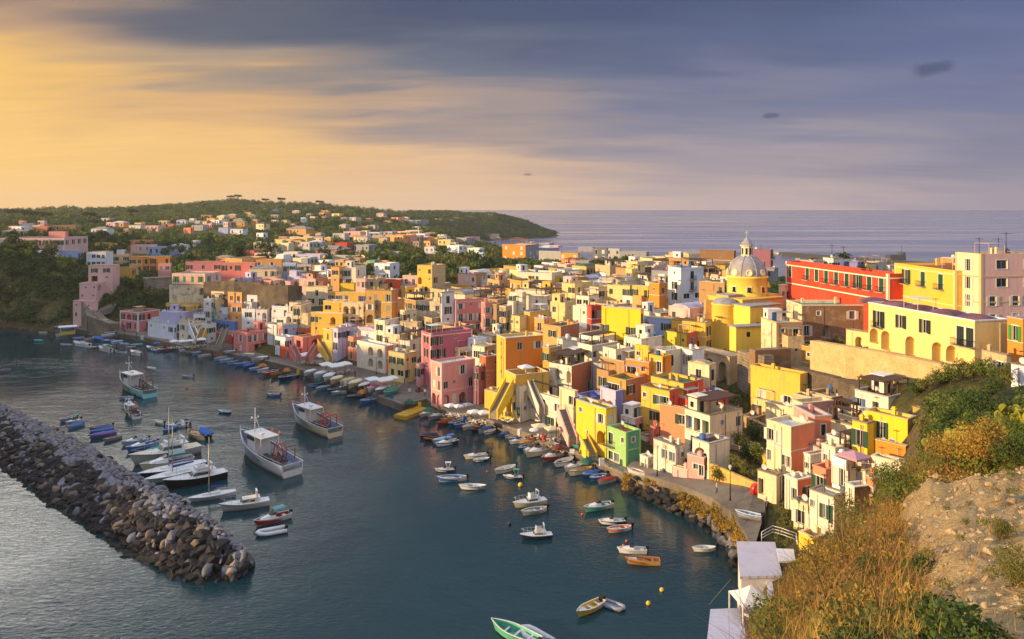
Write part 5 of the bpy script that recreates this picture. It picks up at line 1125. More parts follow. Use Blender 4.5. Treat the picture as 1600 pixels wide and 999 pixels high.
st(846, 640, 147, 829, 600, 151, 1.0, plaster(C['creaml'], .4), 'white stepped staircase right of the yellow stairs', wallh=.7)
st(1262, 598, 134, 1290, 574, 140, 2.2, tufa, 'stone ramp stairs below the shade-brown weathered house')
# ------------------------------------------------------------------ the domed church
ch = thing('church', 'yellow church with grey dome and round apse above the town', 'church', (56.8, 178, 9.0)); ca_ = R(28)
yw = plaster('#f0cc54', .3); yw2 = plaster('#ecc04c', .5); dome_m = mat('lead_dome', '#a39e9c', .7, noise=.35, scale=.8, bump=.2); wh = plaster('#e4d8b0', .3)
def cz(v, Y=178): return H - (v - HV) / F * Y - 9.0
def cp(u, Y): x_, y_ = P2(u, Y); return x_ - 56.8, y_ - 178
m = MB(); zb_, zd = cz(468), cz(431)
m.lathe([(4.75, zb_ - 3), (4.75, zb_), (4.62, zb_ + .2), (4.62, zd - .5), (4.95, zd - .35), (4.95, zd), (4.6, zd + .15)], n=32); m.obj('drum', yw, ch)
m = MB(); zt_ = cz(399); m.lathe([(4.62 * cos(pi / 2 * q / 14) if q < 13 else 1.3, zd + .1 + (zt_ - zd) * 1.0 * sin(pi / 2 * q / 14)) for q in range(14)], n=40); dm = m.obj('dome', dome_m, ch)
for k in range(8):
    a = k * pi / 4 + .2; m = MB(); m.tube([((4.66 * cos(pi / 2 * q / 12)) * cos(a), (4.66 * cos(pi / 2 * q / 12)) * sin(a), zd + .1 + (zt_ - zd) * sin(pi / 2 * q / 12)) for q in range(11)], .13, n=5); m.obj('rib', dome_m, dm)
    a2 = a + pi / 8; m = MB(); m.lathe([(.0, .1), (.5, .1), (.55, .2), (.75, .2), (.8, 0)], n=14); m.lathe([(.95, .12), (.95, 0), (.8, 0)], n=14)
    o = m.obj('oculus', wh, ch, (4.5 * cos(a2), 4.5 * sin(a2), zd + .95)); o.rotation_euler = (0, pi / 2 - .1, a2)
    m = MB(); m.box(-.45, .45, -.1, .12, 0, 1.2); m.cyl(0, 0, 0, .2, .62, n=12); o = m.obj('window', glass_m, ch, (4.6 * cos(a2), 4.6 * sin(a2), zd - 3.6)); o.rotation_euler = (0, 0, a2 - pi / 2)
    m = MB(); m.box(-.62, .62, .0, .08, -.15, 1.5); o = m.obj('window_surround', wh, ch, (4.58 * cos(a2), 4.58 * sin(a2), zd - 3.6)); o.rotation_euler = (0, 0, a2 - pi / 2)
m = MB(); zl = cz(400); m.lathe([(1.6, zl - .6), (1.6, zl), (1.35, zl + .1), (1.3, cz(385)), (1.7, cz(384.4)), (1.7, cz(383.4))], n=8, sm=False)
ln = m.obj('lantern', wh, ch)
for k in range(8):
    a = k * pi / 4 + pi / 8; m = MB(); m.box(-.22, .22, -.05, .05, 0, 1.5); o = m.obj('window', glass_m, ln, (1.28 * cos(a), 1.28 * sin(a), zl + .4)); o.rotation_euler = (0, 0, a - pi / 2)
m = MB(); m.lathe([(1.7, cz(383.4)), (1.45, cz(381.5)), (.9, cz(377)), (.35, cz(372.5)), (.12, cz(370)), (.0, cz(369.6))], n=16); m.obj('cupola', dome_m, ch)
m = MB(); m.cyl(0, 0, cz(370), cz(360.5), .06, n=5); m.box(-.38, .38, -.05, .05, cz(364.2), cz(363.4)); m.obj('cross', wh, ch)
def cbox(name, u, Y, wl_, wr_, vt, vbt, mm, roofm=None, ang=28, ops=None):
    """block with its near corner at (u, Y)"""
    x_, y_ = cp(u, Y); o = put(name, None, ch, (x_, y_, 0), R(ang)); m = MB(); z1 = cz(vt, Y); z0 = cz(vbt, Y)
    face(m, Vector((0, 0, 0)), Vector((1, 0, 0)), Vector((0, 1, 0)), wr_, z0, z1, ops[1] if ops else []); face(m, Vector((0, wl_, 0)), Vector((0, -1, 0)), Vector((1, 0, 0)), wl_, z0, z1, ops[0] if ops else [])
    m.quad((wr_, 0, z0), (wr_, wl_, z0), (wr_, wl_, z1), (wr_, 0, z1)); m.quad((wr_, wl_, z0), (0, wl_, z0), (0, wl_, z1), (wr_, wl_, z1)); m.quad((0, 0, z1), (wr_, 0, z1), (wr_, wl_, z1), (0, wl_, z1))
    me = m.mesh(name, mm); o.data = None; bpy.data.objects.remove(o); o = put(name, me, ch, (x_, y_, 0), R(ang))
    r2 = MB(); r2.box(-.3, wr_ + .3, -.3, wl_ + .3, z1, z1 + .22); r2.obj('roof', roofm or dome_m, o)
    return o, z0, z1
nv, _, _ = cbox('nave', 1160, 168, 11, 13, 470, 560, yw2, roofm=plaster('#d8b45c', .6))
tr, _, _ = cbox('transept', 1172, 163, 7, 9.5, 480, 560, yw, ops=([], [(2, 3, cz(500), cz(490), .3, False)]))
lb, z0, z1 = cbox('side_block', 1150, 158, 2.5, 11, 512, 562, yw, ops=([], [(2.6, 3.6, cz(528, 158), cz(520, 158), .3, False), (7.6, 8.6, cz(532, 158), cz(524, 158), .3, False)]), ang=16)
for x_ in (2.6, 7.6):
    m = MB(); m.box(0, 1, .2, .28, 0, 1.2); m.obj('window', glass_m, lb, (x_, 0, cz(530, 158)))
m = MB(); x_, y_ = cp(1132, 170); zt2 = cz(474, 170); zb2 = cz(560, 170)
m.lathe([(3.2, zb2), (2.9, zb2 + 2.2), (2.85, zb2 + 4), (2.85, zt2 - .4), (3.0, zt2 - .3), (3.0, zt2), (2.8, zt2)], x_, y_, n=36); m.obj('apse', yw, ch)
m = MB(); m.lathe([(2.8 * cos(pi / 2 * q / 8), zt2 + 1.3 * sin(pi / 2 * q / 8)) for q in range(9)], x_, y_, n=30); m.obj('apse_roof', dome_m, ch)
# stepped shoulders between apse, nave and drum
for (u, Y, a, b_2, vt) in ((1138, 172, 4, 4, 463), (1150, 174, 3, 6, 461), (1186, 176, 5, 6, 467)): cbox('shoulder_wall', u, Y, a, b_2, vt, 500, yw2, roofm=dome_m)
# buttress tower left of the apse
x_, y_ = cp(1107, 176); m = MB()
m.ring([[(x_ + sx_ * k, y_ + sy_ * k, z) for sx_, sy_ in ((-1, -1), (1, -1), (1, 1), (-1, 1))] for k, z in ((1.5, cz(560, 176)), (1.2, cz(518, 176)), (.75, cz(469, 176)))], sm=False, cap1=True); m.obj('buttress', plaster('#dca03c', 1.0), ch)
# little belfry with pierced volutes right of the dome
x_, y_ = cp(1226, 178); m = MB(); zb3, zt3 = cz(482), cz(446)
face(m, Vector((-1.3, -.5, 0)), Vector((1, 0, 0)), Vector((0, 1, 0)), 2.6, zb3, zt3, [(.3, 1.05, zb3 + 2.4, zb3 + 4.2, 1.0, True), (1.5, 2.25, zb3 + 2.4, zb3 + 4.2, 1.0, True)])
m.box(-1.3, 1.3, .5, .52, zb3, zt3); m.box(-1.3, -1.28, -.5, .5, zb3, zt3); m.box(1.28, 1.3, -.5, .5, zb3, zt3); m.box(-1.5, 1.5, -.65, .65, zt3, zt3 + .2); m.obj('belfry', wh, ch, (x_, y_, 0), R(14))
m = MB(); m.lathe([(0, 2.2), (.16, 2.0), (.3, 1.5), (.42, .9), (.6, .7)], n=10); m.obj('finial', yw, ch, (*cp(1200, 176), cz(452)))
m = MB(); m.box(-1.6, 1.6, -1.6, 1.6, cz(500), cz(458)); m.obj('side_chapel', yw2, ch, (*cp(1201, 177), 0), R(28))
# ================================================================== boats
BM = {}
def paint(c): return mat('boat_paint', c, .35, spec=.5, noise=.12, scale=2, obj=True)
HW = '#d8d6d0'
def hullpts(L, Bm, z0, z1, bowlift, t, tr=.75):
    """t: 0 stern .. 1 bow -> half beam, sheer height"""
    if t < .55: hb_ = Bm / 2 * (tr + (1 - tr) * sin(t / .55 * pi / 2))
    else: hb_ = Bm / 2 * (1 - ((t - .55) / .45) ** 2.1)
    return max(hb_, .02), z1 + bowlift * t ** 2.2 + .06 * (1 - t)
def hull_mesh(L, Bm, fb=.6, lift=.35, inner=True, floor=.12, tr=.75, n=12, pointed=False):
    key = ('h', L, Bm, fb, lift, inner, tr, pointed)
    if key in BM: return BM[key]
    out, rim, ins = MB(), MB(), MB(); S_, G_, I_ = [], [], []
    for i in range(n + 1):
        t = i / n; hb_, sh = hullpts(L, Bm, 0, fb, lift, t, tr)
        if pointed and t < .3: hb_ *= sqrt(max(0.02, t / .3))
        x_ = -L / 2 + L * t + (0 if t < .9 else .0)
        fl = max(.35, 1 - t * .55)                                     # flare towards the bow
        k = [(0, -.25), (hb_ * .75 * fl, -.2), (hb_ * (.9 * fl + .06), sh * .35), (hb_, sh)]
        lift_x = .10 * L * t ** 4
        pts = [(x_ + lift_x * (z / (sh + .3)), -y_, z) for y_, z in reversed(k)] + [(x_ + lift_x * (z / (sh + .3)), y_, z) for y_, z in k[1:]]
        S_.append(pts)
        w = .07 if Bm < 3 else .10; hi = max(hb_ - w, .005); xg = x_ + lift_x
        G_.append([(xg, -hb_ - .03, sh), (xg, -hb_ - .03, sh + .07), (xg, -hi, sh + .07), (xg, -hi, sh)]); 
        I_.append([(xg, -hi, sh + .01), (x_, -hi * .85, floor), (x_, hi * .85, floor), (xg, hi, sh + .01)])
    out.ring(S_, closed=False, cap0=False); out.quad(*[tuple(p) for p in S_[0]])
    rim.ring(G_, sm=False); rim.ring([[(a, -b, c_) for a, b, c_ in g] for g in G_], sm=False)
    tpt = G_[0]; rim.box(tpt[0][0] - .04, tpt[0][0] + .05, tpt[0][1], -tpt[0][1], tpt[0][2] + .001, tpt[1][2] - .001)
    if inner: ins.ring(I_, closed=False, sm=False); ins.quad(*I_[0])
    else:
        D = [[(g[2][0], g[2][1], g[2][2] - .02), (g[2][0], 0, g[2][2] + .04), (g[2][0], -g[2][1], g[2][2] - .02)] for g in G_]; ins.ring(D, closed=False)
    BM[key] = (out, rim, ins); return BM[key]
def cached(key, fn, m):
    k = (key, m.name)
    if k not in BM: BM[k] = fn().mesh(key[0], m)
    return BM[k]
BOATS = []
def boat(ub, vb, us_, vs_, kind, hc, ic='#b8a888', lab=None, z=0.0, cover=None, wheelhouse=None, Lfix=None, group='boats moored in the harbour'):
    a, b = px(ub, vb, z), px(us_, vs_, z); d = a - b; L = max(3.2, min(18, d.length)); L = round(L * 2) / 2; rz = atan2(d.y, d.x); c0 = (a + b) / 2
    if Lfix: L = Lfix
    if z > 0 and kind == 'cover': L = max(3.2, L * .85)
    nm = dict(open='rowing_boat', cover='covered_boat', cuddy='motorboat', yacht='cabin_cruiser', sail='sailing_boat', trawler='fishing_boat', rib='inflatable_boat')[kind]
    cat = dict(open='boat', cover='boat', cuddy='motorboat', yacht='yacht', sail='sailing boat', trawler='fishing boat', rib='dinghy')[kind]
    o = thing(nm, lab, cat, (c0.x, c0.y, z), rz + rnd.uniform(-.02, .02), group)
    BOATS.append(dict(o=o, u=(ub + us_) / 2, v=(vb + vs_) / 2, kind=kind, hc=hc, ic=ic, lab=lab, L=L, cover=cover, z=z))
    hm, im = paint(hc), paint(ic); wm = paint(HW); rm_ = mat('gunwale_wood', '#a87c4c', .5) if kind in ('open', 'cover') and rnd.random() < .45 else wm
    Bm = {'trawler': .30, 'sail': .30, 'yacht': .34}.get(kind, .36) * L; fb = {'trawler': .12, 'sail': .085, 'yacht': .12}.get(kind, .13) * L; lift = {'trawler': .13, 'sail': .02, 'yacht': .07}.get(kind, .07) * L
    Bm = round(min(Bm, 5), 1); fb = round(fb, 2); lift = round(lift, 2)
    if kind == 'rib':
        def tubes():
            m = MB(); r_ = L * .07; w = L * .19
            m.tube([(-L / 2, -w, r_), (L * .2, -w, r_), (L * .38, -w * .7, r_ * 1.3), (L * .47, 0, r_ * 1.5), (L * .38, w * .7, r_ * 1.3), (L * .2, w, r_), (-L / 2, w, r_)], r_, n=8); return m
        put('tube', cached(('tube', L), tubes, hm), o)
        put('floor', cached(('floor', L), lambda: MB().box(-L * .45, L * .36, -L * .19, L * .19, .05, .14), im), o)
        put('outboard_motor', cached(('outboard_motor', 1), lambda: MB().box(-.25, .15, -.16, .16, .35, .75).box(-.15, 0, -.06, .06, -.3, .35), mat('engine', '#22242a', .4)), o, (-L / 2, 0, 0))
        if L > 4.5: put('console', cached(('console', L), lambda: MB().box(-.3, .3, -.3, .3, .14, .95).box(-1.1, -.6, -.4, .4, .14, .55), wm), o)
        return o
    inner = kind in ('open',) ; out, rim, ins = hull_mesh(L, Bm, fb, lift, inner=kind in ('open', 'cuddy', 'trawler'), floor=.12 if kind != 'trawler' else fb * .55, tr={'trawler': .82, 'sail': .6}.get(kind, .72), pointed=(kind in ('open', 'cover') and rnd.random() < .5))
    key = (L, Bm, fb, lift, kind)
    put('hull', cached(('hull', id(out)), lambda: out, hm), o); put('gunwale', cached(('gunwale', id(rim)), lambda: rim, rm_), o)
    put('deck', cached(('deck', id(ins)), lambda: ins, im), o)
    if kind == 'open':
        def thw():
            m = MB(); m.box(-.13, .13, -Bm * .42, Bm * .42, fb * .72, fb * .72 + .04); return m
        for k in (-.28, 0, .24): put('thwart', cached(('thwart', Bm, fb), thw, rm_), o, (k * L, 0, 0), sc=(1, 1 if k < .2 else .72, 1))
        if rnd.random() < .6: put('outboard_motor', cached(('outboard_motor', 1), lambda: MB().box(-.25, .15, -.16, .16, .35, .75).box(-.15, 0, -.06, .06, -.3, .35), mat('engine', '#22242a', .4)), o, (-L / 2 - .1, 0, fb * .4))
        if rnd.random() < .6 or cover:
            put('foredeck', cached(('foredeck', L), lambda: MB().ring([[(L * .22, -Bm * .40, fb + .05), (L * .22, Bm * .40, fb + .05)], [(L * .36, -Bm * .27, fb + lift * .4), (L * .36, Bm * .27, fb + lift * .4)], [(L * .50, -.06, fb + lift * .9), (L * .50, .06, fb + lift * .9)]], closed=False, sm=False), paint(cover or HW)), o)
    if kind == 'cover':
        def cv():
            m = MB(); G = []
            for i in range(9):
                t = .03 + i / 8 * .9; hb_, sh = hullpts(L, Bm, 0, fb, lift, t, .72); x_ = -L / 2 + L * t; hgt = Bm * .22 * (1 - abs(t - .45) * .9) + .06 * sin(i * 2.1)
                G.append([(x_, hb_ * 1.03 * cos(a_), sh + .05 + max(0, hgt * sin(a_))) for a_ in [pi * q / 8 for q in range(9)]])
            m.ring(G, closed=False, sm=True); m.quad(*G[0]); m.quad(*reversed(G[-1])); return m
        put('boat_cover', cached(('boat_cover', L, Bm), cv, mat('canvas', cover or ic, .85, noise=.2, scale=3, obj=True)), o)
    if kind == 'cuddy':
        def cab():
            m = MB(); z_ = fb + .03; h_ = .1 * L
            m.ring([[(-.02 * L, -Bm * .36, z_), (-.02 * L, Bm * .36, z_), (-.02 * L, Bm * .30, z_ + h_), (-.02 * L, -Bm * .30, z_ + h_)], [(.2 * L, -Bm * .34, z_), (.2 * L, Bm * .34, z_), (.17 * L, Bm * .25, z_ + h_ * .85), (.17 * L, -Bm * .25, z_ + h_ * .85)], [(.40 * L, -Bm * .16, z_ + lift * .5), (.40 * L, Bm * .16, z_ + lift * .5), (.39 * L, Bm * .1, z_ + lift * .5 + .1), (.39 * L, -Bm * .1, z_ + lift * .5 + .1)]], sm=False, cap0=True, cap1=True); return m
        c_ = put('cabin', cached(('cabin', L, Bm), cab, paint(cover or HW)), o)
        def ws():
            m = MB(); z_ = fb + .02 + .1 * L
            m.ring([[(.0, -Bm * .3, z_), (.12 * L, -Bm * .2, z_), (.12 * L, Bm * .2, z_), (.0, Bm * .3, z_)], [(-.05 * L, -Bm * .28, z_ + .35), (.05 * L, -Bm * .18, z_ + .35), (.05 * L, Bm * .18, z_ + .35), (-.05 * L, Bm * .28, z_ + .35)]], closed=False, sm=False); return m
        put('windscreen', cached(('windscreen', L, Bm), ws, glass_m), o)
        put('seat', cached(('seat', Bm), lambda: MB().box(-.3, .25, -Bm * .33, Bm * .33, .12, .5), paint('#c8bfae')), o, (-L * .33, 0, 0))
        put('outboard_motor', cached(('outboard_motor', 1), lambda: MB().box(-.25, .15, -.16, .16, .35, .75).box(-.15, 0, -.06, .06, -.3, .35), mat('engine', '#22242a', .4)), o, (-L / 2 - .1, 0, fb * .5))
        if rnd.random() < .35:
            def bim():
                m = MB(); G = [[(x_ * L, Bm * .36 * y_, fb + 1.25 + .12 * (1 - y_ * y_)) for y_ in (-1, -.5, 0, .5, 1)] for x_ in (-.32, -.15, .02)]; m.ring(G, closed=False)
                for x_ in (-.3, 0):
                    for y_ in (-1, 1): m.tube([(x_ * L, Bm * .36 * y_, fb + 1.25), (-.15 * L, Bm * .42 * y_, fb)], .02, n=4)
                return m
            put('sun_awning', cached(('sun_awning', L, Bm), bim, paint(rnd.choice(('#2f5f9c', '#d8d4cc', '#3f8a8a')))), o)
    if kind == 'yacht':
        z_ = fb + .05
        def cabf(x0, x1, w0, w1, h_, rake, z_): 
            return MB().ring([[(x0 * L, -Bm * w0, z_), (x1 * L, -Bm * w1, z_ + .05 * L * .3), (x1 * L, Bm * w1, z_ + .05 * L * .3), (x0 * L, Bm * w0, z_)], [(x0 * L, -Bm * w0 * .85, z_ + h_), ((x1 - rake) * L, -Bm * w1 * .7, z_ + h_ * .92), ((x1 - rake) * L, Bm * w1 * .7, z_ + h_ * .92), (x0 * L, Bm * w0 * .85, z_ + h_)]], sm=False, cap0=True, cap1=True)
        h_ = .10 * L
        put('foredeck_cabin', cached(('foredeck_cabin', L), lambda: cabf(.1, .40, .34, .15, h_ * .5, .05, z_), wm), o)
        c_ = put('cabin', cached(('cabin', L, 'y'), lambda: cabf(-.22, .16, .36, .30, h_, .09, z_), wm), o)
        def wn():
            m = MB()
            for s_ in (-1, 1): m.quad((-.18 * L, s_ * Bm * .352, z_ + h_ * .38), (.115 * L, s_ * Bm * .302, z_ + h_ * .42), (.085 * L, s_ * Bm * .272, z_ + h_ * .82), (-.18 * L, s_ * Bm * .33, z_ + h_ * .82))
            m.quad((.150 * L, -Bm * .27, z_ + h_ * .4), (.150 * L, Bm * .27, z_ + h_ * .4), (.098 * L, Bm * .22, z_ + h_ * .84), (.098 * L, -Bm * .22, z_ + h_ * .84)); return m
        put('window', cached(('window', L, 'yw'), wn, mat('boat_glass', '#1c3a38', .1, spec=.8)), c_)
        put('cabin_roof', cached(('cabin_roof', L), lambda: MB().box(-.30 * L, .09 * L, -Bm * .33, Bm * .33, z_ + h_ + .01, z_ + h_ + .09), wm), c_)
        if cover is None:
            put('flybridge', cached(('flybridge', L), lambda: MB().box(-.16 * L, .02 * L, -Bm * .28, -Bm * .24, z_ + h_ + .09, z_ + h_ + .6).box(-.16 * L, .02 * L, Bm * .24, Bm * .28, z_ + h_ + .09, z_ + h_ + .6).box(.02 * L, .05 * L, -Bm * .28, Bm * .28, z_ + h_ + .09, z_ + h_ + .75), wm), c_)
        else: put('canvas_cover', cached(('canvas_cover', L), lambda: cabf(-.26, .14, .37, .31, h_ * 1.25, .10, z_), mat('canvas', cover, .85)), o)
        def rl():
            m = MB(); P = []
            for i in range(8):
                t = .55 + i * .06; hb_, sh = hullpts(L, Bm, 0, fb, lift, t, .72); P.append((-L / 2 + L * t + .1 * L * t ** 4, hb_ * .92, sh))
            for s_ in (-1, 1):
                m.tube([(x_, s_ * y_, z2 + .7) for x_, y_, z2 in P], .025, n=4)
                for x_, y_, z2 in P[::2]: m.tube([(x_, s_ * y_, z2), (x_, s_ * y_, z2 + .7)], .02, n=4)
            return m
        put('railing', cached(('railing', L), rl, mat('chrome', '#b8b8b8', .3, .8)), o)
        put('radar_arch', cached(('radar_arch', L), lambda: MB().box(-.24 * L, -.21 * L, -Bm * .3, -Bm * .27, z_ + h_, z_ + h_ + 1.0).box(-.24 * L, -.21 * L, Bm * .27, Bm * .3, z_ + h_, z_ + h_ + 1.0).box(-.24 * L, -.21 * L, -Bm * .3, Bm * .3, z_ + h_ + 1.0, z_ + h_ + 1.08), wm), o)
    if kind == 'sail':
        z_ = fb + .04; mh = wheelhouse or L * 1.15
        put('cabin', cached(('cabin', L, 's'), lambda: MB().ring([[(-.15 * L, -Bm * .28, z_), (.28 * L, -Bm * .14, z_), (.28 * L, Bm * .14, z_), (-.15 * L, Bm * .28, z_)], [(-.14 * L, -Bm * .22, z_ + .4), (.22 * L, -Bm * .1, z_ + .32), (.22 * L, Bm * .1, z_ + .32), (-.14 * L, Bm * .22, z_ + .4)]], sm=False, cap1=True), wm), o)
        alu = mat('mast_metal', '#b0a890', .4, .5)
        put('mast', cached(('mast', L, mh), lambda: MB().cyl(.1 * L, 0, z_, mh, .09, .06, n=8).box(.1 * L - .03, .1 * L + .03, -.7, .7, mh * .6, mh * .6 + .05), alu), o)
        def rg():
            m = MB()
            for p in ((.5 * L, 0, fb + lift), (-.5 * L, 0, fb), (.08 * L, -Bm * .48, fb), (.08 * L, Bm * .48, fb)): m.tube([p, (.1 * L, 0, mh - .1)], .014, n=3)
            return m
        put('rigging', cached(('rigging', L, mh), rg, iron), o)
        put('boom', cached(('boom', L), lambda: MB().tube([(.1 * L, 0, z_ + 1.0), (-.28 * L, 0, z_ + 1.1)], .06), alu), o)
        put('sail_cover', cached(('sail_cover', L), lambda: MB().tube([(.09 * L, 0, z_ + 1.15), (-.26 * L, 0, z_ + 1.22)], .20, n=8, r1=.1), mat('canvas', cover or '#27408c', .85)), o)
        put('cockpit', cached(('cockpit', L), lambda: MB().box(-.42 * L, -.17 * L, -Bm * .2, Bm * .2, fb - .02, fb + .08), mat('teak', '#a08058', .7)), o)
    if kind == 'trawler':
        z_ = fb * .55; h_ = .17 * L; x0, x1 = .10 * L, .28 * L; hz = fb + h_
        put('bulwark_stripe', cached(('bulwark_stripe', id(out)), lambda: MB().ring([[(p[0], p[1] * 1.01 - .02 * (1 if p[1] > 0 else -1) * -1, p[2]) for p in ((-L / 2 + L * i / 10 + .1 * L * (i / 10) ** 4 * .8, -hullpts(L, Bm, 0, fb, lift, i / 10, .82)[0] * 1.0 - .02, hullpts(L, Bm, 0, fb, lift, i / 10, .82)[1] - dz_) for dz_ in (.5, .32))] for i in range(10)], closed=False), paint(cover or '#2a3a6a')), o)
        c_ = put('wheelhouse', cached(('wheelhouse', L), lambda: MB().ring([[(x0, -Bm * .3, z_), (x1, -Bm * .26, z_), (x1, Bm * .26, z_), (x0, Bm * .3, z_)], [(x0, -Bm * .29, hz), (x1 + .3, -Bm * .25, hz), (x1 + .3, Bm * .25, hz), (x0, Bm * .29, hz)]], sm=False), wm), o)
        put('wheelhouse_roof', cached(('wheelhouse_roof', L), lambda: MB().box(-.06 * L, x1 + .6, -Bm * .34, Bm * .34, hz, hz + .12), wm), c_)
        put('window', cached(('window', L, 'tw'), lambda: MB().box(x1 + .22, x1 + .36, -Bm * .22, Bm * .22, hz - .95, hz - .25).box(x0 + .3, x1 - .2, -Bm * .31, -Bm * .27, hz - .95, hz - .3).box(x0 + .3, x1 - .2, Bm * .27, Bm * .31, hz - .95, hz - .3), glass_m), c_)
        for s_ in (-1, 1): put('roof_post', cached(('roof_post', L), lambda: MB().cyl(-.05 * L, 0, fb * .8, hz, .06, n=6), wm), o, (0, s_ * Bm * .34, 0))
        def mastt():
            m = MB(); m.cyl(x1 - .3, 0, hz + .1, hz + .25 * L, .08, .05, n=6)
            m.tube([(x1 - 1.2, -.6, hz + .1), (x1 - .3, 0, hz + .16 * L)], .05, n=4); m.tube([(x1 - 1.2, .6, hz + .1), (x1 - .3, 0, hz + .16 * L)], .05, n=4)
            m.box(x1 - .35, x1 - .25, -.8, .8, hz + .14 * L, hz + .14 * L + .08); m.cyl(x1 - .3, .6, hz + .14 * L, hz + .14 * L + .35, .14, n=8); m.cyl(x1 - .3, -.6, hz + .14 * L, hz + .14 * L + .3, .1, n=8); return m
        put('mast', cached(('mast', L, 'tr'), mastt, wm), o)
        def lifer():
            m = MB(); k = 12; m.ring([[(cos(2 * pi * i / k) * (.34 + .08 * cos(2 * pi * j / 6)), .08 * sin(2 * pi * j / 6), sin(2 * pi * i / k) * (.34 + .08 * cos(2 * pi * j / 6))) for j in range(6)] for i in range(k + 1)]); return m
        for x_ in (-.05, .1): put('lifebuoy', cached(('lifebuoy', 1), lifer, paint('#c8502a')), o, (x_ * L, -Bm * .37, hz + .35))
        dm_ = mat('deck_gear', '#3a3c44', .7)
        put('winch', cached(('winch', L), lambda: MB().box(-.12 * L, -.02 * L, -Bm * .22, Bm * .22, z_, z_ + .5).box(-.1 * L, -.05 * L, -Bm * .3, -Bm * .22, z_, z_ + .9).box(-.1 * L, -.05 * L, Bm * .22, Bm * .3, z_, z_ + .9), dm_), o)
        def drum_():
            m = MB(); k = 14; R_ = .09 * L
            for y_ in (-.35, .35): m.ring([[(cos(2 * pi * i / k) * (R_ + .1 * cos(2 * pi * j / 5)), y_ + .1 * sin(2 * pi * j / 5), sin(2 * pi * i / k) * (R_ + .1 * cos(2 * pi * j / 5))) for j in range(5)] for i in range(k + 1)])
            for i in range(k // 2): m.tube([(cos(4 * pi * i / k) * R_, -.35, sin(4 * pi * i / k) * R_), (cos(4 * pi * i / k) * R_, .35, sin(4 * pi * i / k) * R_)], .05, n=4)
            return m
        put('net_drum', cached(('net_drum', L), drum_, paint(wheelhouse or '#7a2c22')), o, (-.26 * L, 0, z_ + .12 * L))
        def gantry():
            m = MB()
            for s_ in (-1, 1): m.tube([(-.36 * L, s_ * Bm * .36, fb), (-.38 * L, s_ * Bm * .33, fb + .14 * L)], .09)
            m.tube([(-.38 * L, -Bm * .33, fb + .14 * L), (-.38 * L, Bm * .33, fb + .14 * L)], .09); return m
        put('gantry', cached(('gantry', L), gantry, paint(wheelhouse or '#7a4030')), o)
        put('net_pile', cached(('net_pile', L), lambda: MB().lathe([(.08 * L, 0), (.075 * L, .3), (.05 * L, .55), (.0, .65)], n=10), mat('fishing_net', '#5c6a78', .95, noise=.5, scale=8)), o, (-.42 * L, Bm * .1, z_))
        def clut():
            m = MB(); g = random.Random(3)
            for _ in range(46): a, b, c_, q = g.uniform(-.45, .05) * L, g.uniform(-.4, .4) * Bm, g.uniform(.12, .45), g.uniform(0, 3); m.box(-c_, c_, -c_ * .6, c_ * .6, 0, c_ * g.uniform(.5, 1.8), Matrix.Translation((a, b, z_)) @ Matrix.Rotation(q, 4, 'Z'))
            for _ in range(10): a, b = g.uniform(-.4, .3) * L, g.choice((-1, 1)) * Bm * .36; m.tube([(a, b, z_), (a + g.uniform(-.6, .6), b * .8, z_ + g.uniform(1.2, 2.6))], .035, n=4)
            return m
        gr_ = put('deck_gear', cached(('deck_gear', L), clut, mat('deck_gear_mixed', '#2c3238', .8, noise=.6, scale=1.5, c2='#7a6a58')), o); gr_['kind'] = 'stuff'
        put('rail', cached(('rail', L), lambda: MB().tube([(-L / 2 + L * i / 12 + .1 * L * (i / 12) ** 4, hullpts(L, Bm, 0, fb, lift, i / 12, .82)[0], hullpts(L, Bm, 0, fb, lift, i / 12, .82)[1] + .55) for i in range(13)], .03, n=4).tube([(-L / 2 + L * i / 12 + .1 * L * (i / 12) ** 4, -hullpts(L, Bm, 0, fb, lift, i / 12, .82)[0], hullpts(L, Bm, 0, fb, lift, i / 12, .82)[1] + .55) for i in range(13)], .03, n=4), wm), o)
        put('fish_crate', cached(('fish_crate', 1), lambda: MB().box(-.4, .4, -.25, .25, 0, .3), paint('#3f7ab0')), o, (-.17 * L, -Bm * .3, z_))
        put('radar', cached(('radar', 1), lambda: MB().cyl(0, 0, 0, .5, .05, n=6).cyl(0, 0, .5, .75, .45, .4, n=12), wm), o, (0, Bm * .2, hz + .12))
    return o
GR = '#8c8f96'; BL = '#2f66ac'; NV = '#1c2a48'; TL = '#3a9a96'; LB = '#86a8c8'; CR = '#d8c8a4'; RD = '#a83226'; BK = '#1a1c20'; YL = '#d8b030'; PU = '#6c62a0'; BR = '#8a5a38'
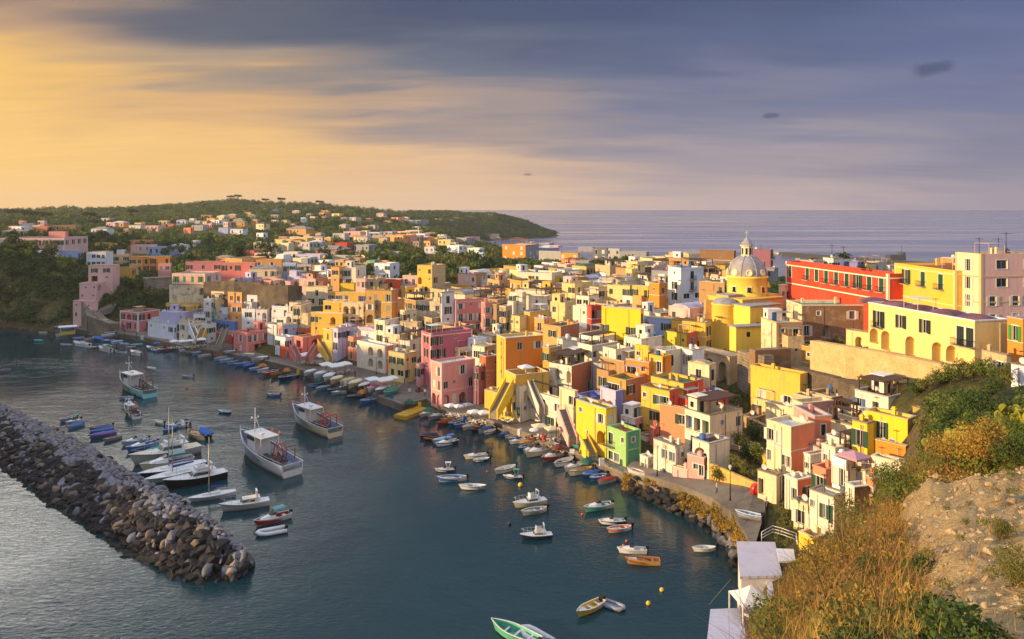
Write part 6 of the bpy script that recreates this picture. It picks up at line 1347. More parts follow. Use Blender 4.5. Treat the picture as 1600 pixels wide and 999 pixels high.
for a in [
 (382, 709, 457, 744, 'trawler', HW, '#7c86a0', 'large white fishing boat with dark stripe and green name board, nearest the breakwater'),
 (462, 660, 524, 683, 'trawler', CR, '#6c8098', 'cream fishing boat with a red net drum in the middle of the harbour'),
 (192, 606, 234, 622, 'trawler', '#8fd0cc', '#8a7a6a', 'turquoise fishing boat near the left shore side of the harbour'),
 (197, 644, 214, 655, 'trawler', HW, '#4c5058', 'small brown and white fishing boat just in front of the turquoise one'),
 (212, 727, 310, 706, 'yacht', '#b8b4ac', CR, 'long grey motor yacht with white cabin cover moored at the breakwater'),
 (226, 738, 300, 722, 'cuddy', HW, CR, 'slim white motorboat between the grey yacht and the navy sailing boat'),
 (225, 748, 320, 728, 'sail', NV, HW, 'navy hulled sailing boat with the tallest mast, moored at the breakwater'),
 (264, 765, 352, 745, 'yacht', BK, HW, 'black and white cabin cruiser with green side windows at the breakwater'),
 (297, 785, 369, 772, 'sail', HW, HW, 'white sailing boat with a blue sail cover, nearest mast to the breakwater end'),
 (349, 800, 420, 788, 'yacht', '#c8c0b4', HW, 'white motorboat with cream canopy and lifebuoys beside the breakwater end'),
 (402, 823, 452, 808, 'cuddy', HW, RD, 'white speedboat with a red interior at the end of the breakwater'),
 (400, 838, 447, 829, 'rib', HW, GR, 'white inflatable boat with an arch, last one at the breakwater end'),
 (192, 697, 232, 689, 'cuddy', HW, LB), (200, 707, 246, 695, 'cuddy', LB, BL), (230, 711, 268, 701, 'cover', TL, TL),
 (142, 674, 175, 668, 'open', LB, BL), (142, 680, 178, 673, 'cover', BL, BL), (142, 687, 181, 679, 'cover', PU, PU), (163, 692, 191, 684, 'open', GR, GR),
 (95, 661, 120, 653, 'open', GR, GR), (103, 664, 127, 658, 'cuddy', HW, GR), (107, 671, 132, 664, 'cover', LB, BL),
 (262, 669, 290, 667, 'cuddy', HW, BL), (257, 676, 274, 671, 'cover', BL, BL), (284, 662, 297, 667, 'cuddy', HW, GR), (243, 661, 256, 664, 'open', HW, CR),
 (296, 680, 320, 689, 'open', CR, BR), (312, 677, 330, 686, 'cover', NV, BL), (192, 624, 205, 623, 'open', LB, LB), (192, 638, 215, 636, 'open', HW, TL),
 (287, 590, 299, 590, 'open', HW, LB), (231, 577, 243, 578, 'open', HW, CR), (417, 619, 438, 620, 'open', BL, LB), (342, 645, 360, 647, 'open', NV, LB), (-8, 584, 17, 580, 'cover', GR, '#5c5c64'),
 (64, 521, 71, 521, 'open', HW, HW), (57, 534, 64, 534, 'cover', TL, TL), (88, 527, 103, 523, 'open', HW, HW), (96, 541, 112, 541, 'open', GR, GR), (117, 540, 139, 543, 'cuddy', HW, HW), (138, 545, 150, 544, 'open', BR, HW),
 (156, 547, 173, 551, 'cuddy', HW, HW), (171, 543, 182, 544, 'open', GR, BK), (181, 551, 197, 552, 'cover', HW, BK), (205, 553, 220, 557, 'open', HW, HW), (115, 531, 132, 529, 'open', LB, LB), (132, 532, 146, 530, 'open', HW, HW),
 (146, 531, 163, 533, 'cover', BL, BL), (160, 535, 180, 534, 'cuddy', LB, BL), (175, 538, 190, 535, 'cover', HW, LB), (188, 539, 202, 539, 'open', HW, LB), (204, 542, 223, 540, 'cover', TL, TL), (198, 545, 212, 543, 'open', GR, HW),
 (230, 545, 242, 548, 'open', LB, TL), (238, 547, 255, 544, 'open', YL, YL), (245, 550, 262, 547, 'cover', PU, PU), (255, 550, 272, 546, 'open', BR, BR), (280, 550, 297, 549, 'cuddy', HW, HW), (291, 553, 306, 551, 'open', HW, GR),
 (301, 556, 318, 552, 'cover', LB, GR), (310, 559, 330, 556, 'open', CR, HW), (336, 564, 354, 560, 'cuddy', HW, LB), (345, 568, 362, 563, 'open', LB, LB), (356, 571, 373, 566, 'open', BL, LB), (368, 574, 388, 569, 'open', LB, BL),
 (380, 577, 397, 572, 'cover', BL, BL), (391, 581, 408, 576, 'open', BL, LB), (403, 584, 420, 578, 'open', LB, HW), (412, 589, 432, 582, 'open', CR, RD), (424, 592, 444, 585, 'open', BR, BR), (436, 596, 459, 589, 'open', BL, NV), (450, 592, 466, 588, 'open', NV, LB),
 (483, 606, 508, 601, 'open', BL, LB), (495, 611, 515, 606, 'cover', LB, GR), (513, 613, 531, 609, 'open', BL, NV), (519, 617, 541, 614, 'cuddy', HW, GR), (544, 624, 566, 619, 'open', GR, NV), (565, 632, 591, 625, 'open', LB, BL),
 (657, 653, 675, 646, 'cuddy', HW, HW), (671, 657, 694, 649, 'cuddy', HW, GR), (684, 666, 708, 660, 'open', BR, RD), (690, 660, 716, 656, 'open', CR, RD), (702, 667, 724, 660, 'open', LB, BL), (712, 671, 736, 661, 'open', BL, BL), (724, 674, 743, 665, 'open', CR, HW),
 (738, 676, 758, 671, 'cover', NV, NV), (748, 679, 768, 671, 'cover', LB, BL), (757, 681, 775, 674, 'open', GR, HW), (657, 686, 684, 682, 'cover', BK, NV), (665, 691, 694, 687, 'open', RD, BK), (678, 694, 704, 688, 'cover', LB, LB), (683, 699, 714, 692, 'cuddy', NV, HW),
 (727, 718, 761, 714, 'cuddy', HW, CR), (741, 723, 765, 719, 'open', NV, HW), (682, 738, 710, 737, 'cuddy', NV, HW), (688, 753, 728, 750, 'open', CR, BL, 'bright blue open boat with a white engine box in open water'), (721, 765, 759, 764, 'open', GR, HW),
 (775, 742, 806, 732, 'open', YL, HW, 'yellow hulled open boat with white interior in the middle of the bay'), (788, 748, 817, 749, 'cuddy', NV, GR), (806, 794, 852, 786, 'yacht', CR, HW, 'white cabin boat with a red topped wheelhouse in the open bay'), (817, 806, 855, 798, 'open', CR, GR),
 (816, 843, 863, 840, 'yacht', NV, HW, 'small white cabin boat with navy hull and fenders, alone in the bay'),
 (784, 682, 799, 678, 'cover', BL, BL), (790, 686, 807, 681, 'open', HW, CR), (795, 690, 816, 684, 'open', BL, LB), (797, 695, 822, 690, 'cuddy', CR, HW), (812, 698, 834, 692, 'cover', CR, '#d88a3c'), (811, 705, 832, 698, 'open', NV, BL), (820, 709, 838, 702, 'cuddy', HW, GR),
 (830, 699, 847, 694, 'open', HW, CR), (824, 716, 859, 704, 'cuddy', CR, CR), (849, 722, 878, 712, 'cuddy', HW, RD), (868, 732, 896, 720, 'open', NV, HW), (884, 738, 911, 728, 'cuddy', HW, HW), (890, 745, 926, 735, 'open', CR, CR), (912, 747, 936, 740, 'cover', BL, BL),
 (924, 752, 947, 745, 'open', LB, BL), (937, 758, 959, 751, 'cover', HW, RD), (917, 800, 955, 792, 'cuddy', CR, TL), (939, 820, 975, 818, 'cuddy', NV, HW), (951, 833, 987, 827, 'open', HW, '#d87848'), (968, 864, 1010, 864, 'cuddy', HW, HW),
 (980, 880, 1032, 882, 'open', '#c89c58', BR, 'tan wooden rowing boat with brown interior, nearest the rocky bank'), (1085, 862, 1118, 860, 'open', CR, HW, 'cream rowing boat close to the rocky bank below the white lido'),
 (905, 965, 941, 944, 'open', CR, YL, 'small white rowing boat with yellow interior and thwarts at the bottom'), (975, 955, 941, 943, 'rib', GR, GR, 'grey inflatable boat tied to the yellow rowing boat'),
 (774, 985, 842, 1012, 'open', '#4f9a7c', '#5fb08c', 'green open fishing boat cut by the bottom edge of the picture'), (816, 986, 858, 1010, 'rib', HW, '#9c9ca4', 'white inflatable boat cut by the bottom edge, beside the green boat')]:
    kw = {}
    if a[0] == 462: kw = dict(wheelhouse='#b83020', cover='#b86a3c')
    if a[0] == 349: kw = dict(cover='#d8ccb4')
    if a[0] == 225: kw = dict(wheelhouse=11.2)
    if a[0] == 297: kw = dict(wheelhouse=9.6)
    boat(*a[:7], lab=a[7] if len(a) > 7 else None, **kw)
# second mast of the navy boat's neighbour
boat(233, 757, 322, 735, 'sail', HW, HW, 'white sailing boat with a tan mast close beside the navy one', wheelhouse=10.0)
# boats pulled up on the quay
for a in [(474, 588, 494, 581, 'cover', HW, HW), (490, 593, 512, 584, 'cover', HW, '#c8c8cc'), (505, 597, 522, 587, 'cover', HW, HW), (516, 601, 534, 592, 'cover', CR, '#d8c8a0'), (531, 604, 553, 595, 'cover', CR, '#b8a878'), (544, 608, 564, 598, 'cover', CR, CR),
          (560, 610, 576, 602, 'cover', BR, HW), (575, 614, 592, 605, 'cover', HW, '#d88898'), (586, 617, 604, 608, 'cover', GR, HW), (600, 621, 622, 610, 'cover', TL, '#2f7a58'),
          (860, 690, 876, 697, 'open', LB, BL), (888, 696, 907, 700, 'open', TL, BL), (84, 514, 100, 512, 'cover', BL, '#d0708c'), (98, 516, 118, 513, 'open', BL, LB), (160, 527, 180, 524, 'open', LB, HW), (165, 523, 182, 521, 'open', BR, BR),
          (394, 565, 410, 562, 'open', HW, GR), (352, 552, 368, 550, 'open', GR, HW), (380, 556, 398, 556, 'cover', HW, CR), (402, 562, 418, 560, 'cover', GR, HW), (985, 737, 1004, 742, 'open', HW, HW), (1160, 806, 1182, 810, 'open', GR, LB)]:
    u_ = (a[0] + a[2]) / 2; boat(*a[:7], z=(QUAY + .35) if u_ < 980 else (3.7 if u_ < 1100 else 5.2), group='boats laid up on the quay')
CN = {HW: 'white', GR: 'grey', BL: 'blue', NV: 'navy', TL: 'teal', LB: 'light blue', CR: 'cream', RD: 'red', BK: 'black', YL: 'yellow', PU: 'purple', BR: 'brown', '#c8c8cc': 'pale grey', '#d8c8a0': 'sand', '#b8a878': 'khaki', '#d88898': 'pink', '#2f7a58': 'green', '#d0708c': 'pink', '#5c5c64': 'dark grey', '#d88a3c': 'orange', '#d87848': 'orange'}
BLM = [('the pink tower house', 130, 515), ('the rose pink house', 215, 525), ('the blue-doored house', 250, 540), ('the deep blue house', 350, 550), ('the coral corner house', 395, 565), ('the orange red house', 465, 575), ('the yellow pontoon', 642, 648),
       ('the quay square', 560, 605), ('the pink quay house', 705, 640), ('the yellow stairs', 780, 655), ('the beige parasols', 850, 672), ('the yellow arched house', 925, 722), ('the green house', 970, 732), ('the turquoise fishing boat', 215, 615),
       ('the two masts', 258, 690), ('the breakwater', 130, 690), ('the large white fishing boat', 420, 720), ('the red-drum fishing boat', 490, 672), ('the bright blue open boat', 708, 750), ('the tan rowing boat', 1005, 880), ('the rocky bank', 1080, 800), ('the cliff', 40, 510), ('the small cabin boats', 835, 800)]
def bc(b):
    nr = sorted(BLM, key=lambda m: (m[1] - b['u']) ** 2 + 2 * (m[2] - b['v']) ** 2); kd = dict(open='open boat', cover='covered boat', cuddy='motorboat', yacht='cabin boat', sail='sailing boat', trawler='fishing boat', rib='inflatable boat')[b['kind']]
    on = 'laid up' if b['z'] > 0 else 'afloat'; c1, c2_ = CN.get(b['hc'], 'pale'), CN.get(b['ic'], 'pale'); col = c1 if c1 == c2_ else f"{c1} and {c2_}"
    sz = 'small ' if b['L'] < 4.6 else ('long ' if b['L'] > 7 else '')
    r = [rel(b['u'], b['v'], m[1], m[2]) for m in nr[:2]]
    return [f"{sz}{col} {kd} {on} {r[0]} {nr[0][0]}", f"{sz}{col} {kd} {on} {r[0]} {nr[0][0]}, near {nr[1][0]}"]
import numpy as np
# ================================================================== breakwater of boulders
rng = np.random.default_rng(4)
def rockmesh(name, m, seed, n=2, sx=1, sy=.8, sz=.65):
    import bmesh
    bm = bmesh.new(); bmesh.ops.create_icosphere(bm, subdivisions=n, radius=1)
    pl_ = []; rr_ = random.Random(seed)
    for _ in range(13):
        d = Vector((rr_.gauss(0, 1), rr_.gauss(0, 1), rr_.gauss(0, 1))).normalized(); pl_.append((d, rr_.uniform(.45, .78)))
    for v in bm.verts:
        p = v.co.copy()
        for d, k in pl_:
            q = p.dot(d)
            if q > k: p -= d * (q - k)
        v.co = Vector((p.x * sx, p.y * sy, p.z * sz))
    me = bpy.data.meshes.new(name); bm.to_mesh(me); bm.free(); me.materials.append(m); return me
def rockmat(name, c1, c2, wet=False):
    s = NT(name); oi = s.n('ShaderNodeObjectInfo'); geo = s.n('ShaderNodeNewGeometry')
    f = s.noise(1.6, 5, .65, s.coords()); f2 = s.noise(.09, 3, .5, s.coords())
    x = s.mix(s.rng(f, .3, .7), lin(c1), lin(c2)); mul = s.n('ShaderNodeMath', operation='ADD'); s.l(geo.outputs['Random Per Island'], mul.inputs[0]); s.l(oi.outputs['Random'], mul.inputs[1])
    fr = s.n('ShaderNodeMath', operation='FRACT'); s.l(mul.outputs[0], fr.inputs[0])
    x = s.mix(s.rng(fr.outputs[0], 0, 1, 0, .75), x, shade(lin(c1), .38)); x = s.mix(s.rng(fr.outputs[0], .8, 1, 0, .5), x, lin('#b09a80'))
    sp = s.n('ShaderNodeSeparateXYZ'); s.l(geo.outputs['Position'], sp.inputs[0])
    # weed and wet stone near the water line
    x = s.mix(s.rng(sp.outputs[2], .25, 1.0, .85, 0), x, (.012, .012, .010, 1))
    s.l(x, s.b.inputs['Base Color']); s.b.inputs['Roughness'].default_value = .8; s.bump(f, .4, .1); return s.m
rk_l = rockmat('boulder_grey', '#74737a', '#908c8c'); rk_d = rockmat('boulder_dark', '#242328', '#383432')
RL3 = [rockmesh('boulder', rk_l, i, n=3, sx=1.25, sy=.95, sz=.8) for i in range(6)]; RD3 = [rockmesh('boulder', rk_d, i + 20, n=3, sx=1.25, sy=.95, sz=.8) for i in range(6)]
RL = [rockmesh('boulder', rk_l, i, sx=1.1, sy=.85, sz=.7) for i in range(5)]; RD_ = [rockmesh('boulder', rk_d, i + 20, sx=1.1, sy=.85, sz=.7) for i in range(5)]
up = [px(*p) for p in ((-90, 612), (0, 640), (60, 670), (130, 704), (200, 749), (270, 790), (340, 836), (392, 882))]
lo = [px(*p) for p in ((-90, 690), (0, 733), (60, 780), (130, 826), (200, 870), (262, 903), (310, 914), (362, 903))]
bc_ = []
Ltot = 0; seg = [0]
for i in range(7): Ltot += (up[i + 1] - up[i]).length; seg.append(Ltot)
def bw(s_, t):
    for i in range(7):
        if s_ <= seg[i + 1]: break
    k = (s_ - seg[i]) / (seg[i + 1] - seg[i]); a = up[i].lerp(up[i + 1], k); b = lo[i].lerp(lo[i + 1], k); return a.lerp(b, t)
mbk = MB(); N_ = 60; G_ = []
def bwz(s_, t): 
    e = min(1, max(0, (Ltot - s_) / 7)); c_ = max(0, 1 - abs(2 * t - .85) ** 2.2) if t < .43 else max(0, 1 - ((t - .43) / .57) ** 1.6); return -1 + (4.4 * c_) * (e ** .5)
for i in range(N_ + 1):
    s_ = Ltot * i / N_; G_.append([tuple(bw(s_, .06 + t * .88 / 12)[:2]) + (bwz(s_, t / 12) - .5,) for t in range(13)])
mbk.ring(G_, closed=False, sm=False); tag(mbk.obj('breakwater_core', rk_d), kind='structure')
cells = []
s_ = 0.6
while s_ < Ltot:
    t = .0
    wdt = (bw(s_, 0) - bw(s_, 1)).length; step = 1.15 / wdt
    while t <= 1.0:
        cells.append((s_ + rnd.uniform(-.6, .6), min(1, max(0, t + rnd.uniform(-.4, .4) * step)))); t += step
    s_ += 1.1
rocks = []
for s_, t in cells:
    s_ = min(Ltot, max(0, s_)); p = bw(s_, t); z = bwz(s_, t); big_ = .75 if .15 < t < .5 else 1.05; r_ = rnd.choice((.5, .6, .7, .85, 1.1)) * big_ * (1 - .12 * (s_ < Ltot * .4))
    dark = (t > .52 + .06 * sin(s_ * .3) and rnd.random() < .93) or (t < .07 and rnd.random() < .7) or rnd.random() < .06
    rocks.append((p.x, p.y, z + rnd.uniform(-.15, .35), r_, dark))
for k in range(70):                                                   # rocks round the tip
    a = rnd.uniform(-1.9, 1.2); c0 = bw(Ltot - 1, .5); rr_ = rnd.uniform(.3, 1); e = (up[7] - lo[7]); wd = e.length * .52
    dirv = (up[7] - up[6]).normalized(); nv_ = e.normalized(); p = c0 + dirv * wd * .55 * rr_ * cos(a) + nv_ * wd * rr_ * sin(a)
    rocks.append((p.x, p.y, 2.6 * (1 - rr_) - .1, rnd.uniform(.8, 1.3), rnd.random() < .25))
rocks = [r for r in rocks if r[0] / r[1] * F + CX > -60]
rocks.sort(key=lambda r: r[1] - r[3] * 6)
def tmplv(me): 
    a = np.empty(len(me.vertices) * 3); me.vertices.foreach_get('co', a); f_ = [tuple(p.vertices) for p in me.polygons]; return a.reshape(-1, 3), np.array(f_)
def merged(name, items, mesh_list, m, label_kind='stuff'):
    """many copies of template meshes in one mesh, items: (x, y, z, scale, rot3, template index)"""
    V_, F_ = [], []; n0 = 0; T = [tmplv(me) for me in mesh_list]
    for x_, y_, z_, sc, rot, ti in items:
        v, f_ = T[ti]; c_, s_ = cos(rot), sin(rot); q = v * sc; w = np.empty_like(q); w[:, 0] = q[:, 0] * c_ - q[:, 1] * s_ + x_; w[:, 1] = q[:, 0] * s_ + q[:, 1] * c_ + y_; w[:, 2] = q[:, 2] + z_
        V_.append(w); F_.append(f_ + n0); n0 += len(v)
    V_ = np.concatenate(V_); F_ = np.concatenate(F_); return npmesh(name, V_, F_, m)
def npmesh(name, V_, F_, m, smooth=False):
    me = bpy.data.meshes.new(name); k = F_.shape[1]; me.vertices.add(len(V_)); me.vertices.foreach_set('co', V_.astype(np.float32).ravel()); me.loops.add(F_.size); me.loops.foreach_set('vertex_index', F_.astype(np.int32).ravel())
    me.polygons.add(len(F_)); me.polygons.foreach_set('loop_start', np.arange(0, F_.size, k, dtype=np.int32)); me.polygons.foreach_set('use_smooth', np.full(len(F_), smooth))
    me.materials.append(m); me.update(calc_edges=True); me.validate(); return me
NB = 210
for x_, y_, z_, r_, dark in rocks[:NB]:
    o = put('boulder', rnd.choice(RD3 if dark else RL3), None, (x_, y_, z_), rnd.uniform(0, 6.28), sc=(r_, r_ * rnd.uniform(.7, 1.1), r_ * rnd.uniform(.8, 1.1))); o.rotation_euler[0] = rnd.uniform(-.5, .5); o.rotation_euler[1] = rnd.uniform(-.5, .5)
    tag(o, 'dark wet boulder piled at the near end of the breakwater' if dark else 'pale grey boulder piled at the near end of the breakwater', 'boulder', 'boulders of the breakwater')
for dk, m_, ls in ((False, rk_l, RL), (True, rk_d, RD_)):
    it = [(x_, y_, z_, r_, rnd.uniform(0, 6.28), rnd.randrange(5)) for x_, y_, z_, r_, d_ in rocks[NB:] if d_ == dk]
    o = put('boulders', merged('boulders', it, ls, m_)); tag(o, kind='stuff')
# rocks along the bank below the street
bank = [px(*p) for p in ((985, 765), (1015, 780), (1050, 795), (1080, 806), (1105, 820), (1122, 834), (1136, 850), (1146, 868), (1150, 890))]
brk = []
for i in range(len(bank) - 1):
    a, b = bank[i], bank[i + 1]; n = int((b - a).length / .9) + 1
    for k in range(n):
        for q in range(4):
            p = a.lerp(b, (k + rnd.random()) / n); out = Vector((.3, .8, 0)); p2 = p + out * (q * .9 - 1.0 + rnd.uniform(-.4, .4)); brk.append((p2.x, p2.y, -.1 + q * .55 + rnd.uniform(-.1, .3), rnd.uniform(.55, 1.15), rnd.random() < .6))
brk.sort(key=lambda r: r[1])
for x_, y_, z_, r_, dark in brk[:88]:
    o = put('boulder', rnd.choice(RD_ if dark else RL), None, (x_, y_, z_), rnd.uniform(0, 6.28), sc=(r_, r_, r_)); o.rotation_euler[0] = rnd.uniform(-.5, .5)
    tag(o, 'dark boulder at the foot of the bank under the street' if dark else 'grey boulder at the foot of the bank under the street', 'boulder', 'boulders along the bank')
it = [(x_, y_, z_, r_, rnd.uniform(0, 6.28), rnd.randrange(5)) for x_, y_, z_, r_, d_ in brk[88:]]
if it: tag(put('bank_boulders', merged('bank_boulders', it, RD_, rk_d)), kind='stuff')
# ------------------------------------------------------------------ buoys
def buoy(u, v, c_, lab, r_=.28):
    o = thing('buoy', lab, 'buoy', tuple(px(u, v))); m = MB(); m.lathe([(0, -.3 * r_), (.8 * r_, 0), (r_, .6 * r_), (.7 * r_, 1.3 * r_), (.15 * r_, 1.6 * r_), (0, 1.7 * r_)], n=12); m.obj('float', paint(c_), o)
    m = MB(); m.cyl(0, 0, 1.6 * r_, 2.2 * r_, .12 * r_, n=6); m.obj('ring', iron, o)
for a in ((1034, 924, '#d8b030', 'yellow buoy right of the rowing boats at the bottom'), (1013, 945, '#d8b030', 'yellow buoy nearer the bottom edge, lower of the two'), (979, 847, '#c85030', 'red buoy above the white speedboat near the rocky bank', .2),
          (974, 854, '#c85030', 'red buoy just left of the white speedboat near the bank', .2), (813, 760, '#d8b030', 'large yellow buoy in the middle of the bay', .4), (292, 607, '#d87830', 'orange buoy right of the turquoise fishing boat', .35), (796, 820, '#2a2c30', 'dark upright buoy left of the navy cabin boat', .3),
          (761, 738, '#c85030', 'red buoy left of the yellow hulled boat', .18), (910, 805, '#c85030', 'red buoy at the bow of the cream and teal motorboat', .2), (475, 592, '#d8b030', 'yellow buoy at the quay beside the blue boats', .2)): buoy(*a)
# ------------------------------------------------------------------ yellow pontoon
p0 = px(643, 648); a = px(626, 655, .3); b = px(662, 641, .3); o = thing('floating_pontoon', 'yellow floating pontoon moored at the corner of the quay', 'pontoon', (p0.x, p0.y, 0), atan2((b - a).y, (b - a).x)); Lp = (b - a).length
MB().box(-Lp / 2, Lp / 2, -1.6, 1.6, -.2, .75).obj('hull', paint('#c89a20'), o); m = MB()
for k in range(6): m.box(-Lp / 2 + .3 + k * (Lp - .6) / 5 - .05, -Lp / 2 + .3 + k * (Lp - .6) / 5 + .05, -1.6, 1.6, .75, .8)
m.obj('deck_rib', paint('#8a7020'), o)
# ------------------------------------------------------------------ parasols and terraces of the quay cafes
def gz(x_, y_): return QUAY + .35
canv = {k: mat('parasol_' + k, v, .85) for k, v in dict(white='#dcd8d0', beige='#d8c49c', grey='#8c8894', pink='#b88a94', blue='#3a68a8').items()}
pole_m = mat('pole_wood', '#7a6a54', .6)
def parasol(u, v, w, col, lab, Y=None, z=None, hgt=2.6, round_=False, tables=2):
    p = px(u, v, (z if z is not None else QUAY + .35) + hgt) ; zz = (z if z is not None else QUAY + .35)
    if Y: p = Vector(((u - CX) / F * Y, Y, 0))
    hw = w / 2 * p.y / F; o = thing('parasol', lab, 'parasol', (p.x, p.y, zz), rnd.uniform(.3, .7)); n = 12 if round_ else 4; hw2 = hw if round_ else hw * 1.2
    m = MB(); apex = (0, 0, hgt + hw * .32)
    for k in range(n):
        a0 = 2 * pi * k / n + pi / 4; a1 = 2 * pi * (k + 1) / n + pi / 4; p0_, p1_ = (hw2 * cos(a0), hw2 * sin(a0), hgt), (hw2 * cos(a1), hw2 * sin(a1), hgt)
        m.quad(p0_, p1_, apex); m.quad(p1_, p0_, (p0_[0], p0_[1], hgt - .22), (p1_[0], p1_[1], hgt - .22))
    m.obj('canopy', canv[col], o); m = MB(); m.cyl(0, 0, 0, hgt + hw * .3, .05, n=6); m.cyl(0, 0, 0, .12, .35, n=10); m.obj('pole', pole_m, o)
    for k in range(tables):
        a0 = 2 * pi * k / max(1, tables) + .5; tx, ty = p.x + hw * .62 * cos(a0), p.y + hw * .62 * sin(a0)
        t = thing('cafe_table', None, 'table', (tx, ty, zz), 0, 'tables of the quay cafes'); t['label'] = ' '.join((('near' if k else 'far') + ' cafe table, ' + lab.replace(',', '')).split()[:16])
        MB().box(-.4, .4, -.4, .4, .72, .76).obj('tabletop', wood_w, t); MB().cyl(0, 0, 0, .72, .05, n=6).obj('leg', iron, t)
        for q in range(3):
            a1 = q * 2.1 + k; c_ = thing('chair', ' '.join((('first', 'second', 'third')[q] + ' chair, ' + ('near' if k else 'far') + ' table, ' + lab.replace(',', '')).split()[:16]), 'chair', (tx + .75 * cos(a1), ty + .75 * sin(a1), zz), a1 + pi, 'chairs of the quay cafes')
            MB().box(-.2, .2, -.2, .2, .42, .46).obj('seat', wood_w, c_); MB().box(-.22, -.18, -.2, .2, .46, .9).obj('backrest', wood_w, c_)
for a in ((478, 554, 22, 'white', 'white parasol at the left of the first quay restaurant'), (492, 555, 22, 'white', 'white parasol in the middle of the first quay restaurant'), (505, 556, 20, 'white', 'white parasol at the right of the first quay restaurant'),
          (510, 569, 22, 'white', 'white parasol at the left of the second quay restaurant'), (524, 571, 24, 'white', 'large white parasol in the middle of the second quay restaurant'), (539, 568, 22, 'white', 'white parasol at the right of the second quay restaurant'),
          (583, 592, 24, 'white', 'white parasol nearest the covered boats on the quay square'), (600, 593, 26, 'white', 'big white parasol in the middle of the quay square'), (613, 590, 20, 'white', 'white parasol at the right of the quay square'),
          (704, 633, 18, 'white', 'white parasol left in front of the pink quay house'), (716, 634, 16, 'white', 'second white parasol in front of the pink quay house'), (731, 632, 18, 'grey', 'grey parasol right in front of the pink quay house'),
          (741, 643, 20, 'white', 'white parasol at the foot of the yellow stairs, left one'), (756, 644, 22, 'white', 'white parasol at the foot of the yellow stairs, right one'),
          (843, 665, 24, 'beige', 'beige parasol in front of the cream arched house, left one'), (862, 669, 22, 'beige', 'beige parasol in front of the cream arched house, right one'),
          (272, 533, 14, 'white', 'white parasol at the left of the row before the white houses'), (285, 533, 14, 'white', 'white parasol in the row before the white houses, middle'), (297, 532, 12, 'white', 'white parasol at the right of the row before the white houses'), (315, 530, 16, 'white', 'single white parasol below the yellow arched stairs'),
          (245, 536, 10, 'blue', 'blue parasol before the blue-doored white house')): parasol(*a)
parasol(834, 671, 14, 'white', 'small round white parasol beside the beige ones', round_=True, tables=0)
parasol(1335, 712, 44, 'pink', 'faded pink parasol on a roof terrace at the right', Y=88.5, z=zat(732, 88.5), hgt=1.6, tables=1); parasol(822, 572, 24, 'white', 'white parasol on the terrace of the orange tower house', Y=152, z=zat(589, 152), hgt=2.1, tables=1)
# kiosk at the left end
k0 = px(106, 522, QUAY + .3); o = thing('kiosk', 'small white roofed kiosk at the left end of the quay', 'kiosk', (k0.x, k0.y, QUAY + .3), .5)
MB().box(-2.2, 2.2, -1.6, 1.6, 0, .9).obj('counter', paint('#c8b040'), o); m = MB(); m.box(-2.8, 2.8, -2.2, 2.2, 2.5, 2.7); m.obj('roof', canv['white'], o)
for sx_ in (-1, 1):
    for sy_ in (-1, 1): MB().cyl(sx_ * 2.1, sy_ * 1.5, .9, 2.5, .08, n=6).obj('post', wood_w, o)
# sun loungers before the yellow stairs
for k, (u, v) in enumerate(((777, 652), (783, 655), (790, 658), (797, 660), (784, 649), (792, 652), (800, 655))):
    p = px(u, v, QUAY + .4); t = thing('sun_lounger', ('first', 'second', 'third', 'fourth', 'fifth', 'sixth', 'seventh')[k] + ' white sun lounger at the foot of the yellow stairs', 'sun lounger', (p.x, p.y, QUAY + .4), .9, 'sun loungers on the quay')
    MB().box(-.9, .4, -.3, .3, .25, .33).obj('seat', canv['white'], t); m = MB(); m.quad((.4, -.3, .3), (.4, .3, .3), (.95, .3, .75), (.95, -.3, .75)); m.obj('backrest', canv['white'], t); MB().box(-.8, -.74, -.28, .28, 0, .25).box(.3, .36, -.28, .28, 0, .25).obj('leg', iron, t)
for k, (u, v) in enumerate(((779, 640), (791, 645), (806, 650))):
    p = px(u, v + 14, QUAY + .4); t = thing('folded_parasol', 'tall folded beige parasol among the sun loungers, %s one' % ('left', 'middle', 'right')[k], 'parasol', (p.x, p.y, QUAY + .4)); MB().cyl(0, 0, 0, 3.0, .04, n=6).obj('pole', pole_m, t); MB().lathe([(.05, 2.9), (.2, 2.2), (.26, 1.2), (.1, 1.0)], n=8).obj('canopy', canv['beige'], t)
# ------------------------------------------------------------------ street lamps
def lamp(u, v, z, lab, h_=4.2):
    p = px(u, v, z); t = thing('street_lamp', lab, 'street lamp', (p.x, p.y, z)); MB().cyl(0, 0, 0, h_, .08, .05, n=8).cyl(0, 0, 0, .4, .16, .1, n=8).obj('post', iron, t); m = MB(); m.lathe([(.05, h_), (.16, h_ + .1), (.24, h_ + .45), (.28, h_ + .5), (.05, h_ + .7), (0, h_ + .75)], n=8, sm=False); m.obj('lantern', mat('lamp_glass', '#c8c4b0', .4), t)
for a in ((194, 527, 2, 'street lamp on the quay before the rose pink house'), (363, 548, 2, 'street lamp on the quay left of the coral corner house'), (588, 585, 2, 'street lamp beside the white arched house'), (869, 694, 2, 'street lamp on the quay by the cream arched house'),
          (1027, 744, 3.6, 'street lamp at the street beside the cream house with green shutters'), (1141, 782, 4.9, 'street lamp at the bend of the street'), (1196, 838, 5.3, 'street lamp behind the white lido'), (917, 716, 2, 'street lamp before the yellow arched house')): lamp(*a)
